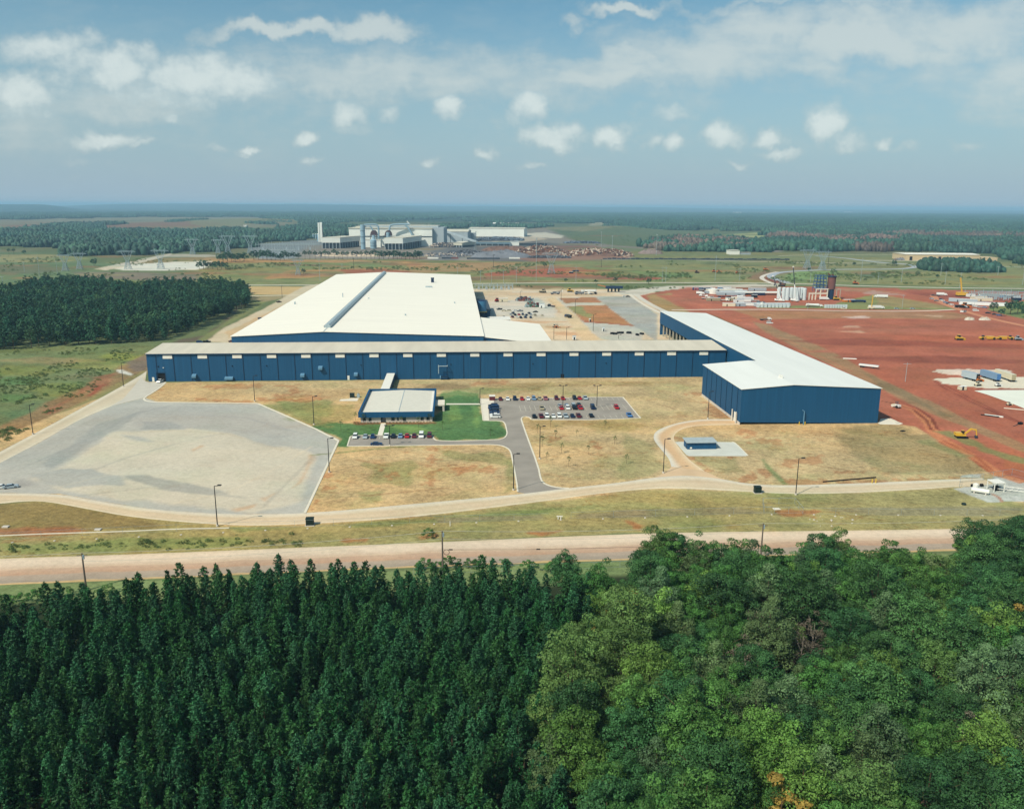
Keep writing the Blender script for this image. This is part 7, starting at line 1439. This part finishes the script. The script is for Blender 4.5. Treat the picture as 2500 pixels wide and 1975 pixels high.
# building site clutter left of the silos
SITE = [('container',230,170,'dark blue',12,'dark blue container at the upper left corner of the site clutter'),('container',190,170,'dusty pink',5,'pinkish narrow crate at the very left of the site clutter'),('container',465,175,'navy',11,'navy container right of the dark blue one'),('truck',290,270,'white','white','box','white box truck at the left of the site clutter'),('truck',375,320,'white','white','flat','white flat truck just below the white box truck'),('truck',520,345,'white','white','flat','white truck in front of the round tank'),('truck',420,385,'cream','white','flat','cream truck at the lower left of the site clutter'),
 ('tank',605,255,4.6,5,'round white tank among the clutter'),('container',880,165,'white',14,'big white cabin at the top of the site clutter'),('container',760,165,'light blue',5,'small light blue cabin beside the top white cabin'),('container',1030,190,'cream',10,'cream cabin right of the big white cabin'),('container',860,215,'cream',40,'very long cream shed roof amid the clutter'),('container',900,250,'silver',46,'second very long pale shed below the cream one'),('container',1010,290,'silver',30,'grey blue long shed at the lower edge of the sheds'),
 ('car',760,345,'navy','navy car before the long sheds, left'),('car',850,345,'maroon','maroon car before the long sheds'),('car',950,350,'grey','grey car before the long sheds'),('car',1020,345,'black','black car before the long sheds'),('car',1090,335,'red','red car before the long sheds'),('car',1230,305,'navy','navy car right of the long sheds'),('car',420,250,'maroon','maroon car beside the round white tank'),
 ('truck',1270,370,'white','white','box','white box truck in the middle of the right clutter'),('container',1370,410,'white',16,'white trailer cabin beside the white box truck'),('container',1330,450,'white',14,'white cabin just below the trailer cabin'),('container',1210,470,'white',10,'slanting white panel stack left of two cabins'),('container',1430,545,'white',24,'big white rectangular cabin near the haul road'),('container',975,560,'cream',12,'cream cabin at the lower left near the red road'),('container',1255,560,'silver',9,'silver crate left of the big white cabin'),('container',1125,400,'cream',8,'cream crate above the panel stack'),
 ('container',1655,190,'silver',20,'silver grey panel stack alone on the red earth'),('container',1700,300,'navy',12,'navy container before the long white slab'),('container',1585,355,'black',6,'dark box right of the white trucks'),('truck',1600,440,'silver','white','flat','silver flat truck right of the white cabins'),('truck',1480,270,'cream','brown','flat','cream and brown truck above the white cabins'),('car',1700,465,'grey','grey car below the dark box, left'),('car',1800,480,'dark blue','dark blue car below the dark box, right'),('car',1730,545,'black','black car right of the big white cabin'),
 ('container',2010,565,'silver',34,'long row of pale panels by the haul road, left'),('heap',1765,590,12,'white gravel cone beside the pale panels'),('container',590,190,'green',5,'small green crate above the round tank'),('container',320,225,'brown',6,'brown crate between containers and truck'),('truck',855,430,'white','white','flat','small white truck alone at the lower middle of the clutter'),('container',940,430,'cream',4,'small cream crate right of the small white truck'),('container',1010,430,'tan',6,'tan crate pile at the lower middle'),('container',1230,215,'tan',6,'tan timber stack right of the long sheds'),('container',1330,240,'silver',8,'silver crate right of the long sheds'),('container',600,430,'tan',14,'tan pallet field below the white trucks')]
for s_ in SITE:
    k_, x, y = s_[:3]; p = P_(FR, x, y + 12, 0)
    if k_ == 'container': container(s_[5], p, rng.uniform(-.12, .12), s_[3], s_[4] * 1.0, 3.2 if s_[4] < 25 else 7, 3.2)
    elif k_ == 'truck': truck(s_[6], p, rng.choice((-.3, 2.9)), s_[3], s_[4], s_[5], 8.5)
    elif k_ == 'car': car('sedan', s_[3], s_[4], p, rng.uniform(-.4, 1.2), None, True)
    elif k_ == 'tank': t = thing('storage_tank', s_[5], 'tank', p); MB().cyl((0, 0, 0), (0, 0, 5), 5.6, n=18).build('shell', WHITE, t); MB().cyl((0, 0, 5.01), (0, 0, 6), 5.6, .5, 18).build('roof', WHITE, t)
    else: heap('gravel_heap', s_[4], 'gravel heap', FR[0] + x / FR[2], FR[1] + y / FR[2], s_[3], 4.5, [WHITE], 60, 20, .6, .7)
t = thing('storage_slab', 'long bright white slab roof left of the silos', 'shed', P_(FT_, 145, 560)); MB().box(-36, 25, -4, 8, 2.2, 3).build('roof', WHITE, t)
for x in (-34, -20, -5, 10, 23): MB().box(x, x + .5, -3.5, -3, 0, 2.19).build('post', MDK, t)
# right of the silos and along the haul road
truck('white concrete mixer truck on the haul road', P_(FT_, 1020, 800), 0, 'white', 'white', 'mixer', 15); car('pickup', 'cream', 'cream pickup before the small row of pale panels', P_(FT_, 1600, 832, .5), 0, None, True)
for x, y, w_, l_ in [(225, 795, 32, 'long row of stacked pale panels by the haul road, right of the white cone'), (1450, 805, 22, 'short row of stacked pale panels right of the mixer truck')]:
    p = P_(FT_, x, y + 12); t = thing('panel_stack', l_, 'panel stack', p)
    for k_ in range(9): MB().box(-w_ / 2 + k_ * w_ / 9, -w_ / 2 + (k_ + .7) * w_ / 9, -1, 1, 0, 3.2).build('panel', MATS['silo_white'], t)
p = P_(FH, 370, 455); t = thing('drill_rig', 'yellow drill rig mast standing on the haul road', 'drill rig', p); MB().bar((0, 0, 0), (.4, 0, 13), .6).build('mast', paintm('yellow'), t); MB().box(-3, 3, -1.4, 1.4, .6, 2.2).build('base', paintm('cream'), t); wheels(t, (-2, 2), 1.3, .6)
truck('white boxy truck beside the yellow drill rig', P_(FH, 425, 452), 0, 'white', 'white', 'box', 14); truck('white truck on the grassy mound', P_(FH, 485, 322), 2.9, 'white', 'white', 'box', 13)
truck('dark blue dump truck beside soil piles right of the tower', P_(FH, 215, 378), 0, 'dark blue', 'dark blue', 'dump', 14)
for x, y, l_, c in [(670, 450, 'silver car on the haul road right of the white boxy truck', 'silver'), (855, 450, 'pale car farther right on the haul road', 'silver'), (45, 445, 'white pickup at the left part of the haul road', 'white')]: car('sedan', c, l_, P_(FH, x, y, .5), 0, None, True)
bulldozer('yellow loader at the foot of the unfinished tower', P_(FT_, 1450, 665), 0, 'yellow', 1.5); bulldozer('orange machine beside the county road above the silos', P_(FT_, 1825, 352), 0, 'orange', 1.5); bulldozer('orange machine on the meadow left of the loop road', P_(FT_, 75, 85), 0, 'orange', 1.5)
truck('white truck at the foot of the concrete frame', P_(FT_, 1210, 662), 0, 'white', 'white', 'box', 9); container('rust brown timber pile below the gangway', P_(FT_, 1700, 700), .1, 'orange', 12, 5, 2.4, 'timber_pile', 'timber pile')
excavator('small dark excavator on the red mound behind the silos', P_(FT_, 385, 395), 2.5, 'brown', 1.6)
for x, y, l_, c in [(1640, 615, 'orange excavators on the meadow, left', 'orange'), (1680, 618, 'orange excavators on the meadow, right', 'orange'), (1500, 622, 'dark machine on the meadow', 'brown'), (1830, 625, 'orange machine near the gravel tip', 'orange'), (2055, 598, 'orange machine on the rim of the loop road', 'orange')]: bulldozer(l_ + ' above the county road', P_((1250, 480, 3.326), x, y), .1, c, 1.35)
truck('blue truck on the red scar in the meadow', P_((1250, 480, 3.326), 515, 612), .4, 'dark blue', 'dark blue', 'dump', 9); container('dark box in the red scar left of the blue truck', P_((1250, 480, 3.326), 480, 625), .1, 'black', 6, 3, 2.5)
# east cluster
EAST = [('container', 870, 400, 'silver', 26, -.55, 'long silver cabin row right of the green patch'), ('container', 1290, 470, 'white', 42, -.35, 'very long white site cabin beside the trees'), ('car', 215, 335, 'silver', 'silver car at the head of the dirt track'), ('car', 312, 380, 'grey', 'grey car below the dirt track head'), ('truck', 415, 260, 'white', 'white', 'box', 'white box truck above the dirt track head'), ('car', 250, 268, 'black', 'black car at the upper left of the dirt track'),
 ('car', 340, 270, 'black', 'second black car near the white box truck'), ('car', 435, 375, 'white', 'white car parked along the curved track, uppermost'), ('car', 410, 350, 'navy', 'navy car beside the uppermost white car'), ('car', 500, 415, 'light blue', 'light blue car parked along the curved track'), ('car', 560, 440, 'navy', 'navy car parked along the curved track'), ('car', 625, 460, 'white', 'white car parked low along the curved track'), ('car', 730, 515, 'cream', 'cream car at the lower end of the curved track'),
 ('truck', 820, 520, 'silver', 'black', 'dump', 'silver and black truck at the lower end of the curved track'), ('bull', 915, 520, 'orange', 'large orange loader beside the silver truck'), ('van', 1140, 590, 'white', 'white van alone below the long white cabin'), ('car', 1400, 640, 'black', 'black car under the trees, left'), ('car', 1540, 668, 'black', 'black car under the trees, right'), ('car', 1640, 688, 'blue', 'blue car right of the two black cars'),
 ('car', 1130, 500, 'white', 'white car at the left end of the long white cabin'), ('car', 1215, 515, 'silver', 'silver car before the long white cabin'), ('car', 1330, 520, 'light blue', 'light blue car before the long white cabin'), ('truck', 990, 470, 'white', 'navy', 'flat', 'white and navy truck above the orange loader'), ('container', 1030, 290, 'white', 8, 0, 'white tank box right of the yellow crane'), ('truck', 1120, 275, 'white', 'grey', 'flat', 'white truck left of the switchyard'), ('container', 1200, 345, 'cream', 16, 0, 'cream crates before the switchyard, left'), ('container', 1290, 380, 'cream', 18, 0, 'cream crates before the switchyard, right'),
 ('container', 1430, 290, 'silver', 18, 0, 'silver equipment box in the switchyard, left'), ('container', 1790, 310, 'light blue', 14, -.2, 'blue grey equipment box in the switchyard'), ('container', 1930, 325, 'silver', 12, -.2, 'silver equipment box in the switchyard, right'), ('container', 2000, 370, 'navy', 8, 0, 'navy box behind the two large trees')]
for s_ in EAST:
    k_, x, y = s_[:3]; p = P_(FE, x, y + 14)
    if k_ == 'container': container(s_[6], p, s_[5], s_[3], s_[4], 4, 3.4)
    elif k_ == 'truck': truck(s_[6], p, -.3, s_[3], s_[4], s_[5], 10)
    elif k_ == 'bull': bulldozer(s_[4], p, .2, s_[3], 1.7)
    elif k_ == 'van': car('van', s_[3], s_[4], p, -.2, None, True)
    else: car('sedan', s_[3], s_[4], p, -.5, None, True)
t = thing('crawler_crane', 'yellow crawler crane with short raised boom on the red earth', 'crane', P_(FE, 840, 290)); MB().box(-5, 5, -3, 3, 1.2, 4.5).build('house', paintm('yellow'), t)
for y in (-2.8, 2.8): MB().box(-5, 5, y - .6, y + .6, 0, 1.19).build('track', TYRE, t)
MB().bar((0, 0, 4), (-3.5, 0, 20), 1.1).build('boom', paintm('yellow'), t)
for k_, (x, y) in enumerate([(845, 628), (880, 632), (915, 628)]): t = container(('left', 'middle', 'right')[k_] + ' of three small white crates below the dirt track', P_(FE, x, y), .3, 'white', 2, 1.6, 1.5, 'crate', 'crate')
for x, w_, l_ in [(1010, 21, 'left'), (1325, 24, 'right')]: heap('gravel_heap', 'pale gravel cone on the red earth, ' + l_ + ' of two', 'gravel heap', FE[0] + x / FE[2], FE[1] + 790 / FE[2], w_, 2.2, [pm('pale_gravel', (210, 200, 182), .95, var=.1)], 70 + w_, 30, .5, .6, .3)
# red field
car('van', 'white', 'long white van on the red field beside the corner warehouse', P_((1600, 740, 3.603), 1005, 182), .05, None); truck('white cab flat truck above the white van on the red field', P_((1600, 740, 3.603), 965, 152), .05, 'white', 'black', 'flat', 9)
P4 = (2050, 660, 4.804)
scraper('yellow earth mover, middle one of the row on the red field', P_(P4, 1740, 815), math.pi); scraper('yellow earth mover, right one of the row on the red field', P_(P4, 1930, 815), 0.); bulldozer('yellow bulldozer alone at the left of the earth movers', P_(P4, 1400, 818), 0, 'yellow', 1.3)
bulldozer('grey tractor at the right end of the row of earth movers', P_(P4, 2090, 820), 0, 'silver', 1.1)
excavator('yellow excavator on the grass strip right of the corner warehouse', P_((2000, 960, 4.324), 1500, 470), -.12, 'yellow', 1.0)
roller('white soil roller beside the shaded corner of the warehouse', P_((2000, 960, 4.324), 812, 152), 1.9)
P5 = (2000, 960, 4.324)
t = thing('timber_bundle', 'bundle of white boards lying on the diagonal grass strip', 'board bundle', P_(P5, 1850, 245), -.62); MB().box(-4, 3.5, -.6, .6, .05, .5).build('boards', WHITE, t); MB().box(-5.5, 2, -1.3, -.65, .05, .4).build('dark_boards', DARK, t)
t = thing('pipe_stack', 'white pipe lying on the slope above the corner warehouse roof', 'pipe', P_(FH, 120, 1043), -.2)
for k_ in range(3): MB().cyl((-4, k_ * .5, .25), (4, k_ * .5, .25), .25, n=8).build('pipe', WHITE, t)
trailer('white flat trailer on the olive strip above the corner warehouse', P_(FH, 340, 1145), -.62, 'white', 11, .8)
for l_, f_, r_, c_, bk in [('grey blue trailer with open dark rear door on the pale slab', (865, 372), (1180, 448), 'silver', 'black'), ('blue trailer in the middle of the pale slab', (1262, 348), (1620, 455), 'light blue', 'blue'), ('long cream white trailer at the right of the pale slab', (1575, 335), (1935, 462), 'cream', 'tan')]:
    a = P_(FS, *f_); c = P_(FS, *r_); trailer(l_, (a + c) / 2, math.atan2(a.y - c.y, a.x - c.x), c_, min(18, (a - c).length), 3.2, back=bk)
bulldozer('orange forklift behind the open trailer', P_(FS, 1200, 445), .3, 'orange', .9); bulldozer('small white loader on the pale slab, left', P_(FS, 1185, 535), .3, 'cream', .8); bulldozer('small white loader on the pale slab, right', P_(FS, 1610, 545), .3, 'white', .7)
container('white crate at the left tip of the pale slab', P_(FS, 850, 625), .1, 'cream', 3.6, 2.4, 2.0, 'crate', 'crate'); bulldozer('small pale machine at the lower edge of the pale slab', P_(FS, 1840, 945), .5, 'cream', .6)
t = thing('timber_bundle', 'pale beam lying on red earth right of the board bundle', 'beam', P_(FS, 1990, 1035), -.45); MB().box(-5, 5, -.2, .2, 0, .35).build('boards', PALEC, t)
t = thing('pipe', 'dark hose and pump lying at the right of the red earth', 'pump', P_(FS, 2080, 1350), .3); MB().box(-.9, .9, -.6, .6, 0, 1.0).build('pump', DARK, t); MB().bar((-.9, 0, .2), (-6, -2, .15), .18).build('hose', MDK, t)
# roadside things
GB = pm('green_box', (24, 44, 38), .6)
for (px, py, l_) in [(757, 1281.5, 'dark green electrical box at the foot of the gravel lot'), (1849, 1203, 'dark green electrical box below the loop road fork'), (860, 971, 'green transformer box behind the office at its left')]:
    t = thing('electrical_box', l_, 'electrical box', at(px, py), PH); MB().box(-1.35, 1.35, -1.1, 1.1, 0, .18).build('plinth', FOUND, t); MB().box(-1.1, 1.1, -.85, .85, .18, 2.1).build('cabinet', GB, t); b = MB(); extrx(b, [(-.95, 2.11), (.95, 2.11), (.95, 2.3), (-.95, 2.2)], -1.2, 1.2); b.build('lid', GB, t)
t = thing('electrical_box', 'small grey unit beside the green transformer box', 'electrical box', at(875, 970), PH); MB().box(-.7, .7, -.7, .7, 0, 1.5).build('cabinet', GALV, t); MB().cyl((0, 0, 1.5), (0, 0, 2.2), .2, n=8).build('pipe', GALV, t)
t = thing('manhole_box', 'low round black cover in the grass below the metering yard', 'manhole', at(2353, 1232)); MB().cyl((0, 0, 0), (0, 0, .5), .75, .7, 14).build('ring', GB, t); MB().cyl((0, 0, .5), (0, 0, .6), .6, .55, 14).build('cover', GB, t)
P6 = (2000, 960, 4.324)
o = MB().cyl((-10.6, 0, .22), (10.6, 0, .22), .22, n=10).build('pipe', DARK); a = P_(P6, 160, 930); c = P_(P6, 480, 903); o.location = (a + c) / 2; o.rotation_euler = (0, 0, math.atan2(c.y - a.y, c.x - a.x)); tag(o, 'long black pipe lying beside the ring road', 'pipe')
for x, l_ in ((557, 'left'), (597, 'right')): o = MB().cyl((0, 0, 0), (0, 0, 1.5), .16, n=8).build('bollard', MATS['yellow_paint']); o.location = P_(P6, x, 948); tag(o, 'yellow post on the ring road edge near the metering yard, ' + l_ + ' one', 'bollard')
o = MB().box(-1, 1, -.6, .6, 0, .3).build('rubble', DARK); o.location = P_(P6, 882, 402); o.rotation_euler = (0, 0, .5); tag(o, 'black debris lump on the olive grass below the warehouse corner', 'debris')
for x, y, l_ in [(62, 548, 'left one'), (1035, 578, 'right one')]: o = MB().box(-.9, .9, -.6, .6, 0, .35).build('drain_cover', FOUND); o.location = P_((0, 1160, 4.324), x, y); tag(o, 'pale concrete drain box in the grass below the ring road, ' + l_, 'drain box')
for px, py, l_ in [(1099, 1284, 'near the middle utility pole'), (1097, 1377, 'at the highway edge beside the coil pole')]: o = MB().cyl((0, 0, 0), (0, 0, 1.5), .12, n=8).build('marker_post', WHITE); o.location = at(px, py); tag(o, 'short white marker post ' + l_, 'marker post')
t = thing('hydrant', 'white valve group standing in the gap of the verge fence', 'valve', at(1366, 1267), 0); MB().cyl((-.4, 0, 0), (-.4, 0, 1.0), .16, n=8).build('riser', WHITE, t); MB().cyl((.4, 0, 0), (.4, 0, .9), .16, n=8).build('riser', WHITE, t); MB().bar((-.9, 0, .9), (.9, 0, .9), .25).build('valve_bar', WHITE, t)
# culvert stones
for k_ in range(16): o = MB().ico((0, 0, 0), rng.uniform(.15, .45), 1, sq=(1, .8, .6)).build('stone', FOUND); o.location = P_((1500, 1060, 2.162), rng.uniform(1020, 1260), rng.uniform(432, 484), .1); tag(o, 'pale riprap stone in the washed out gully above the highway', 'stone', 'riprap stones in the gully')
# metering station
t = thing('meter_shelter', 'white open shelter in the fenced metering yard', 'shelter', P_(FG, 1320, 800), .1); MB().box(-2, 2, -2, 2, 3, 3.3).build('roof', WHITE, t)
for x in (-1.8, 1.8):
    for y in (-1.8, 1.8): MB().box(x - .12, x + .12, y - .12, y + .12, 0, 2.99).build('post', WHITE, t)
MB().box(-.6, .9, -.6, .6, 0, 1.6).build('meter', DARK, t)
t = thing('gas_tank', 'white horizontal tank in the metering yard', 'tank', P_(FG, 865, 900), -.55); MB().cyl((-2.6, 0, 1.1), (2.6, 0, 1.1), .75, n=14).build('shell', WHITE, t)
for x in (-1.7, 1.7): MB().box(x - .2, x + .2, -.6, .6, 0, .6).build('saddle', FOUND, t)
t = thing('gas_tank', 'white upright tank beside the horizontal one', 'tank', P_(FG, 730, 820)); MB().cyl((0, 0, 0), (0, 0, 2.4), .9, n=14).build('shell', WHITE, t); MB().ico((0, 0, 2.4), .88, 1, sq=(1, 1, .5)).build('dome', WHITE, t)
t = thing('meter_pipework', 'white manifold pipes at the right edge of the metering yard', 'pipework', P_(FG, 1850, 830), -.4)
for k_ in range(4): MB().cyl((-6 + k_ * 2.2, -2.5, .9), (-4 + k_ * 2.2, 2.5, .9), .12, n=8).build('pipe', WHITE, t)
for y in (-2.4, 2.4): MB().cyl((-7, y, 1.0), (5, y, 1.0), .14, n=8).build('header', WHITE, t)
MB().box(4.5, 7, -1, 1, 0, 1.8).build('housing', WHITE, t); t.scale = (.72, .72, .8)
for x, y, l_ in [(650, 700, 'left'), (915, 690, 'right')]: o = MB().box(-.5, .5, -.4, .4, 0, .9).build('valve_box', DARK); o.location = P_(FG, x, y); tag(o, 'small dark valve box on the edge of the metering yard, ' + l_ + ' one', 'valve box')
# ------------------------------------------------------------------ air
hb = MB(); hb.box(-90000, 90000, -3000, 95000, -30, 125)
HZ = bpy.data.materials.new('haze_air'); HZ.use_nodes = True; nt = HZ.node_tree; nt.nodes.clear()
o_ = nt.nodes.new('ShaderNodeOutputMaterial'); pv = nt.nodes.new('ShaderNodeVolumePrincipled')
pv.inputs['Color'].default_value = (.48, .78, 1.0, 1); pv.inputs['Density'].default_value = 8.5e-5; pv.inputs['Anisotropy'].default_value = 0.0
nt.links.new(pv.outputs[0], o_.inputs['Volume'])
ho = hb.build('haze', HZ); ho['kind'] = 'stuff'
